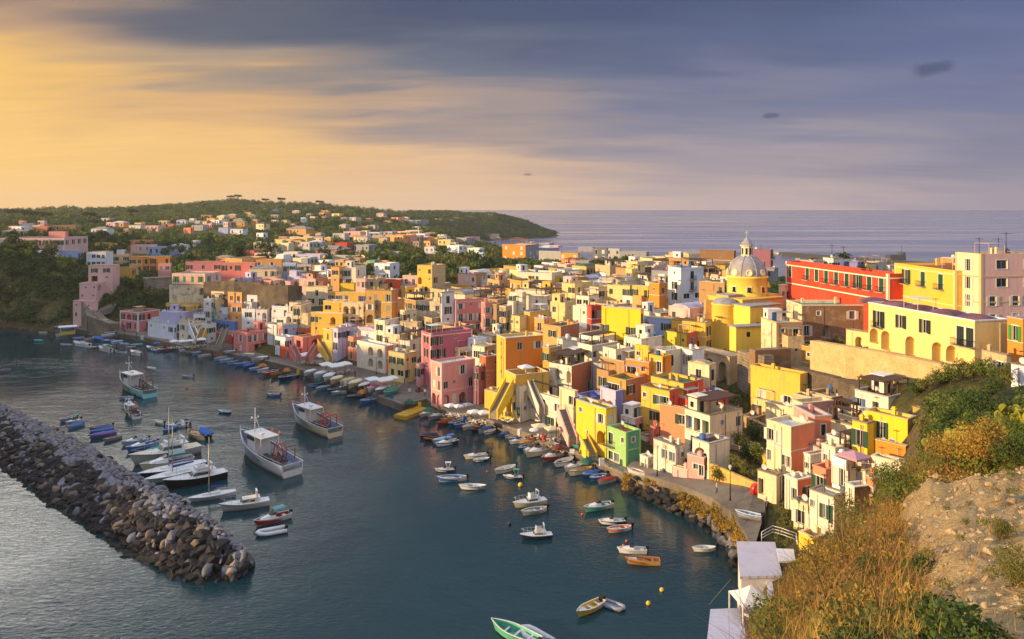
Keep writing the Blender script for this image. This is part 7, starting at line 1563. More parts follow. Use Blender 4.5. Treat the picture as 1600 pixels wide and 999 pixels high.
# ------------------------------------------------------------------ people on the quay
import bmesh
def person_mesh():
    bm = bmesh.new(); sk = bm.verts.layers.skin.verify()
    J = dict(pel=(0, 0, .95, .13), sp=(0, 0, 1.2, .14), ch=(0, 0, 1.4, .15), nk=(0, 0, 1.52, .06), hd=(0, .02, 1.65, .10), ht=(0, .01, 1.74, .07), sl=(-.19, 0, 1.42, .06), el=(-.24, .02, 1.15, .045), wl=(-.25, .1, .9, .035), sr=(.19, 0, 1.42, .06), er=(.25, -.02, 1.15, .045), wr=(.26, .06, .9, .035),
             hl=(-.09, 0, .9, .1), kl=(-.1, .08, .5, .065), al=(-.1, -.02, .09, .045), fl=(-.1, .14, .04, .04), hr=(.09, 0, .9, .1), kr=(.1, .0, .5, .065), ar=(.1, -.18, .12, .045), fr=(.1, -.04, .05, .04))
    V_ = {k: bm.verts.new(v[:3]) for k, v in J.items()}
    for k, v in J.items(): V_[k][sk].radius = (v[3], v[3])
    V_['pel'][sk].use_root = True
    for a_, b_ in ('pel sp', 'sp ch', 'ch nk', 'nk hd', 'hd ht', 'ch sl', 'sl el', 'el wl', 'ch sr', 'sr er', 'er wr', 'pel hl', 'hl kl', 'kl al', 'al fl', 'pel hr', 'hr kr', 'kr ar', 'ar fr') and [x.split() for x in ('pel sp', 'sp ch', 'ch nk', 'nk hd', 'hd ht', 'ch sl', 'sl el', 'el wl', 'ch sr', 'sr er', 'er wr', 'pel hl', 'hl kl', 'kl al', 'al fl', 'pel hr', 'hr kr', 'kr ar', 'ar fr')]: bm.edges.new((V_[a_], V_[b_]))
    me = bpy.data.meshes.new('person'); bm.to_mesh(me); bm.free(); o = bpy.data.objects.new('tmp', me); COL.objects.link(o); o.modifiers.new('s', 'SKIN'); o.modifiers.new('u', 'SUBSURF').levels = 1
    dg = bpy.context.evaluated_depsgraph_get(); m2 = bpy.data.meshes.new_from_object(o.evaluated_get(dg)); bpy.data.objects.remove(o); return m2
pm0 = person_mesh(); sk_m = mat('skin', '#b98a6a', .6)
for i, (u, v, z, c1, c2_, lab) in enumerate(((545, 588, 2, '#c8c0b0', '#2c3448', 'in a pale top and dark trousers on the quay square'), (555, 592, 2, '#8a3030', '#3a3a3a', 'in a red top walking on the quay square'), (632, 604, 2, '#3a4a6a', '#2a2a2a', 'in dark clothes by the pale yellow house'), (664, 622, 2, '#d8d4cc', '#4a5a78', 'in a white top left of the pink quay house'),
                                             (655, 618, 2, '#202428', '#3a4458', 'in black by the quay edge left of the pink house'), (770, 656, 2, '#c8a070', '#303030', 'in a tan top near the folded parasols'), (876, 690, 2, '#d0ccc4', '#5a4a3a', 'in a white top outside the cream arched house'), (905, 706, 2, '#3f6a9c', '#2c2c30', 'in a blue top on the narrow quay by the yellow house'), (1120, 776, 4.7, '#b0a898', '#303848', 'in grey on the street at the bend'),
                                             (420, 566, 2, '#a8483a', '#2c2c34', 'in a red top before the coral corner house'), (315, 540, 2, '#d4d0c8', '#3a3c48', 'in white before the white houses'), (213, 528, 2, '#35404c', '#2a2a30', 'in dark clothes before the rose pink house'))):
    p = px(u, v, z); me = pm0.copy(); me.materials.clear()
    for c_ in (mat('clothing', c1, .9), mat('clothing', c2_, .9), sk_m, mat('hair', '#2a1c14', .8)): me.materials.append(c_)
    for f_ in me.polygons:
        c0 = f_.center; f_.material_index = 3 if c0.z > 1.68 or (c0.z > 1.58 and c0.y < -.03) else (2 if c0.z > 1.5 or (c0.z < 1.05 and abs(c0.x) > .2) or c0.z < .07 else (0 if c0.z > .98 else 1)); f_.use_smooth = True
    tag(put('person', me, None, (p.x, p.y, z + .38 if z < 3 else z + .4), rnd.uniform(0, 6.28)), 'person ' + lab, 'person', 'people on the quay')
# ------------------------------------------------------------------ the white lido on the rocks
Zl = 5.2; wp = plaster('#dcd6d4', .35)
def slab(name, pts, z1, z0, m, parent, org):
    mb = MB(); P = [(p.x - org.x, p.y - org.y) for p in pts]; mb.ring([[(x_, y_, z0 - org.z) for x_, y_ in P], [(x_, y_, z1 - org.z) for x_, y_ in P]], sm=False, cap0=True, cap1=True); return mb.obj(name, m, parent)
A_, B_, C_, D_ = px(1151, 846, Zl), px(1211, 847, Zl), px(1222, 899, Zl), px(1156, 901, Zl); org = Vector((D_.x, D_.y, 0))
lid = thing('beach_lido', 'white flat-roofed lido building on the rocks at the bottom right', 'building', org)
s = NT('membrane_roof'); tcw = s.n('ShaderNodeTexBrick'); s.l(s.coords(.9, .9, .9), tcw.inputs['Vector']); tcw.inputs['Color1'].default_value = lin('#d2ccd2'); tcw.inputs['Color2'].default_value = lin('#c6c0c8'); tcw.inputs['Mortar'].default_value = lin('#a49ca8'); tcw.inputs['Mortar Size'].default_value = .035
f = s.noise(.8, 5, .6, s.coords()); x = s.mix(s.rng(f, .45, .75, 0, .5), tcw.outputs[0], lin('#a8a0a4')); s.l(x, s.b.inputs['Base Color']); s.b.inputs['Roughness'].default_value = .8
slab('roof', [A_, B_, C_, D_], Zl, Zl - .3, s.m, lid, org)
ins = lambda p, c_, k: c_ + (p - c_) * k
cen = (A_ + B_ + C_ + D_) / 4; slab('wall', [ins(p, cen, .93) for p in (A_, B_, C_, D_)], Zl - .3, -.6, wp, lid, org)
E1, E2, E3, E4 = px(1212, 860, 5.6), px(1243, 862, 5.6), px(1248, 900, 5.6), px(1224, 899, 5.6)
slab('bar_roof', [px(1213, 857, 5.6), px(1240, 858, 5.6), px(1243, 876, 5.6), px(1217, 877, 5.6)], 5.6, 5.4, wp, lid, org); slab('terrace_floor', [E1, E2, E3, E4], 3.6, -.6, mat('terrace_tiles', '#b8a890', .8, noise=.3, scale=1), lid, org)
T1 = [px(1198, 902, 4.4), px(1240, 900, 4.4), px(1246, 930, 4.4), px(1199, 938, 4.4)]; slab('lower_roof', T1, 4.4, 4.15, wp, lid, org); c2v = sum(T1, Vector()) / 4; slab('lower_wall', [ins(p, c2v, .9) for p in T1], 4.15, -.6, plaster('#c8c4c8', .5), lid, org)
T2 = [px(1152, 940, 2.4), px(1196, 938, 2.4), px(1200, 1010, 2.4), px(1150, 1012, 2.4)]; slab('deck', T2, 2.4, -.8, plaster('#b8b0a8', .7), lid, org)
T3 = [px(1110, 952, 3.2), px(1160, 950, 3.2), px(1166, 1003, 3.2), px(1104, 1006, 3.2)]; slab('changing_room', T3, 3.2, -.8, plaster('#c4c0cc', .5), lid, org)
slab('bar_wall', [px(1217, 862, 5.4), px(1238, 863, 5.4), px(1241, 875, 5.4), px(1220, 875, 5.4)], 5.4, 3.6, wp, lid, org)
g0 = Vector(((1173 - CX) / F * 76.2, 76.2, 0)); o = put('pavilion', None, lid, (g0.x - org.x, g0.y - org.y, 2.4), R(8)); o2 = None
m = MB(); m.ring([[(-1.7, -1.7, 2.4), (1.7, -1.7, 2.4), (1.7, 1.7, 2.4), (-1.7, 1.7, 2.4)], [(-.8, -.8, 2.95), (.8, -.8, 2.95), (.8, .8, 2.95), (-.8, .8, 2.95)], [(-.05, -.05, 3.7), (.05, -.05, 3.7), (.05, .05, 3.7), (-.05, .05, 3.7)]], sm=False, cap1=True)
for sx_ in (-1.6, 1.6):
    for sy_ in (-1.6, 1.6): m.box(sx_ - .06, sx_ + .06, sy_ - .06, sy_ + .06, 0, 2.4)
me = m.mesh('pavilion', canv['white']); bpy.data.objects.remove(o); put('pavilion', me, lid, (g0.x - org.x, g0.y - org.y, 2.4), R(8))
rail_m = paint('#dcd8d4')
def railing(pts, h_, name, par, org, rows=3):
    m = MB()
    for i in range(len(pts) - 1):
        a, b = pts[i] - org, pts[i + 1] - org; n = max(1, int((b - a).length / 1.4))
        for r_ in range(rows): z_ = h_ * (r_ + 1) / rows; m.tube([(a.x, a.y, a.z + z_), (b.x, b.y, b.z + z_)], .045, n=4)
        for k in range(n + 1): p = a.lerp(b, k / n); m.tube([tuple(p), (p.x, p.y, p.z + h_)], .05, n=4)
    return m.obj(name, rail_m, par)
rw = thing('terrace_railing', 'white wooden railing round the ramp above the lido', 'railing', px(1190, 846, 5.0)); railing([px(1190, 846, 5.0), px(1207, 836, 5.2), px(1219, 839, 5.4), px(1244, 848, 5.2), px(1246, 862, 4.6)], 1.1, 'rail', rw, px(1190, 846, 5.0))
railing([px(1216, 884, 3.6), px(1246, 884, 3.6), px(1248, 902, 3.6)], 1.1, 'railing', lid, org)
m = MB(); a = px(1142, 905, 3.5) - org; b = px(1108, 945, .3) - org; m.tube([a, b], .03, n=4); m.obj('mooring_rope', mat('rope', '#6c6450', .9), lid)
for k, (u, v) in enumerate(((1158, 952), (1166, 972), (1184, 975), (1176, 990), (1190, 962))):
    p = px(u, v, 2.4); t = thing('deck_chair', ('first', 'second', 'third', 'fourth', 'fifth')[k] + ' white deck chair stored on the lido deck', 'chair', (p.x, p.y, 2.4), k * 1.1, 'deck chairs on the lido deck'); MB().box(-.3, .3, -.3, .3, .3, .36).obj('seat', rail_m, t); MB().box(-.32, -.26, -.3, .3, .36, 1.0).obj('backrest', rail_m, t); MB().box(-.28, .28, -.28, -.24, 0, .3).box(-.28, .28, .24, .28, 0, .3).obj('leg', rail_m, t)
# a red postbox-like round boat buoy beside the street, and laundry
o = thing('storage_barrel', 'bright red rounded barrel beside the low cream house at the street', 'barrel', px(1180, 772, 5.1)); MB().lathe([(0, 0), (.6, .05), (.7, .8), (.5, 1.3), (.1, 1.5), (0, 1.52)], n=14).obj('body', paint('#c83020'), o)
# distant mole and fort beyond the town, and the domed hillock
Ym = 640; mo = MB(); a, b = P2(1225, 720), P2(1500, 560); mo.box(0, (Vector(b) - Vector(a)).length, -3, 3, -1, 3.2); d = Vector(b) - Vector(a); tag(mo.obj('mole', mat('mole_stone', '#4a463f', .9, noise=.3), None, (a[0], a[1], 0), atan2(d.y, d.x)), kind='structure')
q = P2(1404, 615); o = thing('fort', 'dark little fort with a mast on the distant harbour mole', 'fort', (q[0], q[1], 3)); MB().box(-9, 3, -4, 4, 0, 4.4).obj('wall', mat('fort_wall', '#4c4a4c', .9), o); MB().cyl(2.5, 0, 0, 6.4, 3.2, 2.8, n=14).obj('tower', mat('fort_wall', '#4c4a4c', .9), o); MB().cyl(2.5, 0, 6.4, 12, .15, n=6).obj('mast', iron, o)
# rooftop antennas at the right
for u, v, Y in ((1530, 398, 128), (1560, 398, 130), (1572, 397, 128), (1300, 402, 172), (1318, 405, 170)):
    x_, y_ = P2(u, Y); t = thing('tv_antenna', None, 'antenna', (x_, y_, zat(v, Y)), rnd.uniform(0, 3)); t['label'] = 'thin television antenna on the roof ' + ('of the tall beige block' if u > 1500 else 'behind the red palace') + {1530: ', leftmost', 1560: ', middle', 1572: ', tallest', 1300: ', left one', 1318: ', right one'}[u]
    m = MB(); h_ = 3.0 if u != 1572 else 3.8; m.cyl(0, 0, 0, h_, .05, n=5); m.obj('mast', iron, t); m = MB(); m.box(-.03, .03, -.7, .7, h_ - .3, h_ - .25)
    for k in range(6): m.box(-.5, .5, -.7 + k * .28, -.66 + k * .28, h_ - .3, h_ - .26)
    m.obj('aerial', iron, t)

# gear left lying on the quay: crates, net heaps, hand carts
GEAR = []
rg = random.Random(3)
def crate_stack(p, c_):
    o = thing('fish_crate_stack', None, 'crates', p, rg.uniform(0, 3)); 
    for k in range(rg.choice((2, 3, 4))):
        m = MB(); z0 = k * .32; m.box(-.4, .4, -.28, .28, z0, z0 + .05); m.box(-.4, .4, -.28, -.25, z0, z0 + .3); m.box(-.4, .4, .25, .28, z0, z0 + .3); m.box(-.4, -.37, -.25, .25, z0, z0 + .3); m.box(.37, .4, -.25, .25, z0, z0 + .3); m.obj('crate', paint(c_), o, (0, 0, 0), rg.uniform(-.1, .1))
    return o
def net_heap(p, c_):
    o = thing('net_heap', None, 'net', p, rg.uniform(0, 3)); m = MB(); m.lathe([(1.1, 0), (1.0, .25), (.75, .5), (.35, .72), (0, .75)], n=14)
    for i, v in enumerate(m.v): q = 1 + .22 * sin(i * 1.7) + .15 * cos(i * .9); m.v[i] = (v[0] * q, v[1] * q, v[2] * (1 + .2 * sin(i * 2.3)))
    m.obj('net', mat('fishing_net', c_, .95, noise=.5, scale=8), o); m = MB(); m.tube([(1.2 * cos(a / 3), 1.1 * sin(a / 3), .06) for a in range(20)], .05, n=5); m.obj('rope', mat('rope', '#8c7c58', .9), o); return o
for i, (u, v) in enumerate(((448, 578), (466, 585), (497, 593), (540, 603), (566, 612), (612, 622), (640, 628), (656, 636), (670, 640), (726, 656), (748, 662), (812, 680), (832, 684), (850, 690), (872, 699), (894, 708), (918, 720), (940, 728), (410, 571), (375, 562), (340, 553), (300, 545), (262, 539), (222, 531), (600, 598), (575, 600), (548, 592), (640, 612), (655, 610), (620, 606))):
    p = px(u, v, QUAY + .4); p.z = QUAY + .1 + .3 * (i % 2); c_ = rg.choice(((BL, 'blue'), (RD, 'red'), (YL, 'yellow'), (HW, 'white'))); n_ = rg.choice((('#2f6a5a', 'green'), ('#7a4030', 'brown'), ('#c8803c', 'orange')))
    if i % 2: o, d = crate_stack(tuple(p), c_[0]), c_[1] + ' stack of fish crates'
    else: o, d = net_heap(tuple(p), n_[0]), n_[1] + ' heap of fishing net'
    o['group'] = 'fishing gear on the quay'; GEAR.append(dict(o=o, u=u, v=v, lab=None, d=d))
# ================================================================== vegetation
def leafmat(name, c1, c2, c3):
    s = NT(name); geo = s.n('ShaderNodeNewGeometry'); oi = s.n('ShaderNodeObjectInfo'); f = s.noise(.35, 3, .5, s.coords())
    x = s.mix(geo.outputs['Random Per Island'], lin(c1), lin(c2)); x = s.mix(s.rng(f, .4, .7, 0, .8), x, lin(c3)); x = s.mix(s.rng(oi.outputs['Random'], 0, 1, 0, .4), x, lin(c2))
    s.l(x, s.b.inputs['Base Color']); s.b.inputs['Roughness'].default_value = .75; s.b.inputs['Specular IOR Level'].default_value = .2
    tr = s.n('ShaderNodeBsdfTranslucent'); s.l(x, tr.inputs[0]); mx = s.n('ShaderNodeMixShader'); mx.inputs[0].default_value = .25; out = s.N['Material Output']; s.l(s.b.outputs[0], mx.inputs[1]); s.l(tr.outputs[0], mx.inputs[2]); s.l(mx.outputs[0], out.inputs[0]); return s.m
lf_dark = leafmat('leaf_dark', '#2c3c1e', '#5a6a30', '#3c5226'); lf_mid = leafmat('leaf_mid', '#425624', '#7c8438', '#586a2c'); lf_olive = leafmat('leaf_olive', '#4c5428', '#8a8440', '#5c5c2c'); lf_gold = leafmat('leaf_gold', '#8a6a2c', '#c09a44', '#6e6a2c'); lf_pine = leafmat('leaf_pine', '#222e18', '#3c4822', '#2c3a1e')
bark = mat('bark', '#4c3c2c', .95, noise=.4, scale=4)
def leaves(cent, rad, n, size, seed, flat=1.0, squash=.8):
    """n leaf sprays spread over lumpy blobs; returns vertices and quads"""
    g_ = np.random.default_rng(seed); cent = np.array(cent); rad = np.array(rad); k = g_.choice(len(cent), n, p=rad ** 2 / (rad ** 2).sum())
    d = g_.normal(size=(n, 3)); d /= np.linalg.norm(d, axis=1)[:, None]; r_ = rad[k] * (g_.uniform(.25, 1, n) ** .4) * g_.uniform(.8, 1.15, n)
    p = cent[k] + d * r_[:, None] * np.array([1, 1, squash]); a = g_.normal(size=(n, 3)); a[:, 2] *= flat; a /= np.linalg.norm(a, axis=1)[:, None]; b = np.cross(a, d + g_.normal(size=(n, 3)) * .5); b /= np.linalg.norm(b, axis=1)[:, None] + 1e-6
    s_ = size * g_.uniform(.6, 1.3, n)[:, None]; V_ = np.stack([p - a * s_, p + b * s_ * .5, p + a * s_, p - b * s_ * .5], 1).reshape(-1, 3); return V_, np.arange(n * 4).reshape(-1, 4)
def crown_mesh(name, seed, R_, H_, n, size, m, blobs=9, shape='round'):
    g_ = random.Random(seed); c_, r_ = [], []
    for i in range(blobs):
        a = g_.uniform(0, 6.28); q = g_.uniform(0, 1) ** .6
        if shape == 'flat': c_.append((R_ * .7 * q * cos(a), R_ * .7 * q * sin(a), H_ + g_.uniform(-.1, .1) * R_)); r_.append(R_ * g_.uniform(.3, .42))
        elif shape == 'cone': t = i / blobs; c_.append((R_ * .2 * cos(a), R_ * .2 * sin(a), H_ * (t - .1) + R_ * .5)); r_.append(R_ * (1 - t) * .6 + .25)
        else: zz = g_.uniform(-.35, .6) * R_; c_.append((R_ * .62 * q * cos(a), R_ * .62 * q * sin(a), H_ + zz)); r_.append(R_ * g_.uniform(.32, .55))
    V_, F_ = leaves(c_, r_, n, size, seed, squash=.45 if shape == 'flat' else .8); return npmesh(name, V_, F_, m)
def trunk_mesh(h_, r_, seed, limbs=4, spread=1.6):
    g_ = random.Random(seed); m = MB(); m.tube([(0, 0, -.6), (.08, .02, h_ * .35), (.0, .1, h_ * .7), (.1, .05, h_)], r_, r1=r_ * .5, n=7)
    for i in range(limbs): a = 6.28 * i / limbs + g_.random(); m.tube([(0.02, .08, h_ * .6), (spread * .45 * cos(a), spread * .45 * sin(a), h_ * .9), (spread * cos(a), spread * sin(a), h_ * 1.15)], r_ * .45, r1=r_ * .15, n=5)
    return m.mesh('trunk', bark)
TRK = {'t': trunk_mesh(3.0, .22, 1), 's': trunk_mesh(1.6, .12, 2, 5, .9), 'p': trunk_mesh(6.0, .3, 3, 5, 2.2)}
FARC = [crown_mesh('crown', 10 + i, 3.4, 4.0, 260, .62, mt) for i, mt in enumerate((lf_dark, lf_dark, lf_mid, lf_olive, lf_dark))]
MIDC = [crown_mesh('crown', 30 + i, 2.8, 3.4, 1100, .26, mt, blobs=14) for i, mt in enumerate((lf_dark, lf_mid, lf_olive))]
PINC = [crown_mesh('crown', 50 + i, 4.6, 6.8, 420, .5, lf_pine, shape='flat', blobs=12) for i in range(2)]
CYP = crown_mesh('crown', 60, 1.6, 8, 500, .35, lf_pine, shape='cone', blobs=10)
TREES = []
def tree(x_, y_, kind='far', sc=1.0, lab=None, z=None):
    z = ground(x_, y_) - .2 if z is None else z; cr, tk, nm = {'far': (rnd.choice(FARC), 't', 'tree'), 'mid': (rnd.choice(MIDC), 't', 'tree'), 'pine': (rnd.choice(PINC), 'p', 'pine_tree'), 'cyp': (CYP, 's', 'cypress')}[kind]
    o = thing(nm, lab, 'tree', (x_, y_, z), rnd.uniform(0, 6.28), 'trees of the island'); o.scale = (sc * rnd.uniform(.9, 1.1), sc * rnd.uniform(.9, 1.1), sc * rnd.uniform(.85, 1.1)); put('trunk', TRK[tk], o); put('crown', cr, o)
    TREES.append(dict(o=o, u=CX + x_ / y_ * F, v=HV + (H - z - 4 * sc) / y_ * F, kind=kind, mat=cr.materials[0].name, sc=sc, Y=y_, lab=lab)); return o
rt = random.Random(11)
def free(x_, y_, m=1.0): return not inside(x_, y_, m)
rects = [(h['X'], h['o'].location.y, h['a'], h['wr'], h['wl'], h['zt']) for h in HOUSES]
# the wood behind the yellow complex, the gully and the cliff top
def scatter(u0, u1, Y0, Y1, n, kind='far', s0=.8, s1=1.3):
    k = 0; tr_ = 0
    while k < n and tr_ < n * 12:
        tr_ += 1; Y = rt.uniform(Y0, Y1); u = rt.uniform(u0, u1); x_ = (u - CX) / F * Y
        if ground(x_, Y) < 2.6 or not free(x_, Y, 1.8): continue
        tree(x_, Y, kind, rt.uniform(s0, s1)); k += 1
scatter(498, 770, 300, 400, 64, 'far', .8, 1.25); scatter(640, 860, 262, 330, 22, 'far', .6, .95); scatter(188, 245, 268, 292, 16, 'far', .6, .9); scatter(-10, 132, 287, 322, 34, 'far', .7, 1.1); scatter(880, 1010, 300, 345, 14, 'far', .6, .9)
for u, Y in [(1440 + 13 * k, 58 + (k * 37) % 34) for k in range(14)]: tree((u - CX) / F * Y, Y, 'mid', .42 + (k % 3) * .06 if False else .45)
scatter(385, 500, 254, 275, 12, 'far', .45, .65); scatter(240, 440, 330, 440, 30, 'far', .8, 1.2); scatter(10, 240, 340, 440, 26, 'far', .9, 1.3)
for u, Y in ((38, 640), (45, 620), (20, 660), (72, 600), (66, 640), (140, 620), (148, 560), (360, 1120), (372, 1140), (415, 1080), (440, 1060), (500, 1050), (205, 700)): tree((u - CX) / F * Y, Y, 'pine', 1.5 if Y > 600 else 1.2)
for u, Y in ((890, 330), (610, 330), (1255, 210), (300, 420)): tree((u - CX) / F * Y, Y, 'cyp', .9)
for u, Y, s_ in ((1432, 103, .9), (1448, 101, 1.1), (1468, 103, 1.0), (1486, 100, 1.15), (1504, 102, 1.1), (1520, 98, 1.1), (1536, 96, 1.1), (1552, 95, .9)): tree((u - CX) / F * Y, Y, 'mid', s_ * .5)
for u, Y, s_ in ((1446, 76, .8), (1462, 80, .9), (1478, 74, .9), (1496, 78, .95), (1470, 66, .8), (1452, 62, .75), (1490, 62, .8), (1512, 68, .85), (1532, 72, .8), (1550, 64, .75), (1515, 56, .65), (1536, 54, .6), (1575, 60, .6), (1590, 48, .55), (1560, 50, .5)): tree((u - CX) / F * Y, Y, 'mid', s_ * .62)
for u, Y, s_ in ((1160, 119, .6), (1172, 116, .55), (1182, 114, .6), (1150, 112, .5), (1166, 109, .5), (1120, 110, .45), (1178, 122, .6), (1128, 116, .4)): tree((u - CX) / F * Y, Y, 'mid', s_)
# palm beyond the red palace
def palm(u, Y, h_, lab, sc=1.0):
    x_, y_ = P2(u, Y); o = thing('palm_tree', lab, 'palm tree', (x_, y_, zat(412, Y) - 2)); MB().tube([(0, 0, -2), (.1, 0, h_ * .5), (0, .1, h_)], .3, r1=.22, n=8).obj('trunk', bark, o); m = MB(); g_ = random.Random(int(u))
    for k in range(26):
        a = 2.4 * k; el = g_.uniform(-.3, 1.1); P = [(0, 0, h_)]; r_ = 0; z_ = h_
        for q in range(1, 6): r_ += .62 * cos(el) * sc; z_ += .55 * sin(el) * sc; el -= .42; P.append((r_ * cos(a), r_ * sin(a), z_))
        sx_, sy_ = -sin(a), cos(a)
        for q in range(5):
            w0, w1 = .38 * (1 - abs(q - 2) / 4), .38 * (1 - abs(q - 1) / 4); p0_, p1_ = P[q], P[q + 1]
            for s_ in (-1, 1): m.quad(p0_, p1_, (p1_[0] + s_ * sx_ * w1, p1_[1] + s_ * sy_ * w1, p1_[2] - .25), (p0_[0] + s_ * sx_ * w0, p0_[1] + s_ * sy_ * w0, p0_[2] - .25))
    m.obj('crown', lf_pine, o)
palm(1316, 205, 4.2, 'palm tree against the sea behind the red palace', 1.0)
# ------------------------------------------------------------------ woodland and undergrowth as masses
def mass(name, pts, m, nleaf, size, seed, rad):
    g_ = np.random.default_rng(seed); n = len(pts); P = np.array(pts); k = np.repeat(np.arange(n), nleaf); N2 = len(k); d = g_.normal(size=(N2, 3)); d /= np.linalg.norm(d, axis=1)[:, None]; d[:, 2] = np.abs(d[:, 2]) * .9
    r_ = P[k, 3] * g_.uniform(.5, 1.1, N2); p = P[k, :3] + d * r_[:, None]; a = g_.normal(size=(N2, 3)); a /= np.linalg.norm(a, axis=1)[:, None]; b = np.cross(a, d + g_.normal(size=(N2, 3)) * .6); b /= np.linalg.norm(b, axis=1)[:, None] + 1e-6
    s_ = (size * (P[k, 3] / rad) ** .5 * g_.uniform(.6, 1.3, N2))[:, None]; V_ = np.stack([p - a * s_, p + b * s_ * .55, p + a * s_, p - b * s_ * .55], 1).reshape(-1, 3)
    return tag(put(name, npmesh(name, V_, np.arange(N2 * 4).reshape(-1, 4), m)), kind='stuff')
wd = {0: [], 1: [], 2: []}; VF = [(h['u'], h['w'] * F / h['Y'] * .4 + 6, h['Y']) for h in HOUSES if h['Y'] > 290]
for _ in range(11500):
    Y = 300 * (1330 / 300) ** rt.random(); u = rt.uniform(-60, 885); x_ = (u - CX) / F * Y; z = ground(x_, Y)
    if z < 3: continue
    if Y < 420 and not free(x_, Y, 2.5): continue
    if Y > 330 and noise.noise(Vector((x_ * .011, Y * .011, 0))) < -.12 and rt.random() < .65: continue
    if Y >= 420 and not free(x_, Y, 4): continue
    if Y < 1150 and any(abs(u - a) < b and 0 < c_ - Y < 34 for a, b, c_ in VF): continue
    r_ = rt.uniform(2.2, 4.2) * (1 + (Y > 600) * .35); wd[rt.choice((0, 0, 1, 2) if noise.noise(Vector((x_ * .006, Y * .006, 4))) > 0 else (0, 0, 0, 1))].append((x_, Y, z + r_ * .25, r_))
for _ in range(3200):
    Y = rt.uniform(1060, 1330); u = rt.uniform(640, 872); x_ = (u - CX) / F * Y; z = ground(x_, Y)
    if z < 1.5: continue
    wd[rt.choice((0, 0, 0, 1))].append((x_, Y, z + 1, rt.uniform(4, 6.5)))
mass('woodland', wd[0], lf_dark, 60, .85, 1, 3.2); mass('woodland', wd[1], lf_mid, 60, .85, 2, 3.2); mass('woodland', wd[2], lf_olive, 60, .85, 3, 3.2)
# left cliff, gully and bank undergrowth
ug = []
for _ in range(2600):
    u = rt.uniform(-60, 262); Y = rt.uniform(258, 335); x_ = (u - CX) / F * Y; z = ground(x_, Y)
    if z < 2.4 or not free(x_, Y, 1.2): continue
    if 95 < u < 262 and z < 5: continue
    if noise.noise(Vector((x_ * .05, z * .09, 2))) > .28 and z < 20: continue
    ug.append((x_, Y, z + .2, rt.uniform(1.0, 2.3)))
mass('undergrowth', ug, lf_dark, 40, .5, 5, 1.6)
ug = []
for _ in range(2600):
    u = rt.uniform(560, 1260); Y = rt.uniform(140, 420); x_ = (u - CX) / F * Y; z = ground(x_, Y)
    if z < 6 or not free(x_, Y, .6): continue
    ug.append((x_, Y, z - .1, rt.uniform(.6, 1.5)))
mass('undergrowth', ug, lf_mid, 44, .32, 6, 1.1)
ug = []
for i in range(len(ST) - 1):
    for k in range(60):
        u = ST[i][0] + (ST[i + 1][0] - ST[i][0]) * rt.random(); v = ST[i][1] + (ST[i + 1][1] - ST[i][1]) * ((u - ST[i][0]) / (ST[i + 1][0] - ST[i][0])); p = px(u, v, ST[i][3]); q = rt.random(); ug.append((p.x - q * .6, p.y - .2 - q * 1.6, ST[i][3] - .5 - q * 2.2, rt.uniform(.25, .6)))
mass('undergrowth', ug, lf_gold, 60, .16, 7, .6)
# ------------------------------------------------------------------ the near hillside: dry stems, shrubs, cactus
g_ = np.random.default_rng(9); pts = []
def keep(x_, y_): return sandw(x_, y_) < .35
def near_pts(n, u0, u1, Y0, Y1, seed):
    r_ = random.Random(seed); out = []; tr_ = 0
    while len(out) < n and tr_ < n * 6:
        tr_ += 1; Y = Y0 + (Y1 - Y0) * r_.random() ** .8; u = r_.uniform(u0, u1); x_ = (u - CX) / F * Y; z = ground(x_, Y)
        if z < 4 or not keep(x_, Y) or not free(x_, Y, .5): continue
        if u < 1150 + (60 - Y) * 2 and z < 20: continue
        v_ = HV + (H - z - .5) / Y * F
        if u < interp([(700, 1350), (800, 1300), (860, 1262), (900, 1252), (930, 1225), (960, 1190), (999, 1110), (1040, 1060)], v_): continue
        out.append((x_, Y, z))
    return out
def gz2(x_, Y, z):
    if Y < 60: z += (.34 if Y > 12 else .12) * noise.fractal(Vector((x_ * .35, Y * .35, 0)), 1, 2.1, 5) * min(1, (Y / 16) ** 2) + .17 * noise.fractal(Vector((x_ * 1.7, Y * 1.7, 5)), 1, 2.1, 4) * min(1, (Y / 12) ** 2)
    return z
def blades(name, P, m, per, hmin, hmax, w, lean, seed, curl=.5):
    g_ = np.random.default_rng(seed); P = np.array([(a, b, gz2(a, b, c_)) for a, b, c_ in P]); k = np.repeat(np.arange(len(P)), per); n = len(k); base = P[k] + np.c_[g_.normal(0, .28, n), g_.normal(0, .28, n), np.full(n, -.08)]
    h_ = g_.uniform(hmin, hmax, n); az = g_.uniform(0, 2 * np.pi, n); ln_ = g_.uniform(.1, lean, n); d = np.c_[np.cos(az) * ln_, np.sin(az) * ln_, np.ones(n)]; d /= np.linalg.norm(d, axis=1)[:, None]; side = np.c_[-np.sin(az + g_.normal(0, 1, n)), np.cos(az), np.zeros(n)] * w
    mid = base + d * h_[:, None] * .55; cu = np.c_[np.cos(az), np.sin(az), -.3 * np.ones(n)] * (h_ * curl * g_.uniform(.1, .6, n))[:, None]; tip = mid + d * h_[:, None] * .45 + cu
    V_ = np.stack([base - side, base + side, mid + side * .8, mid - side * .8, tip], 1).reshape(-1, 3); i0 = np.arange(n) * 5; F1 = np.stack([i0, i0 + 1, i0 + 2, i0 + 3], 1); F2 = np.stack([i0 + 3, i0 + 2, i0 + 4, i0 + 4], 1)
    me = bpy.data.meshes.new(name); me.from_pydata(V_.tolist(), [], F1.tolist() + [r[:3] for r in F2.tolist()]); me.materials.append(m); return tag(put(name, me), kind='stuff')
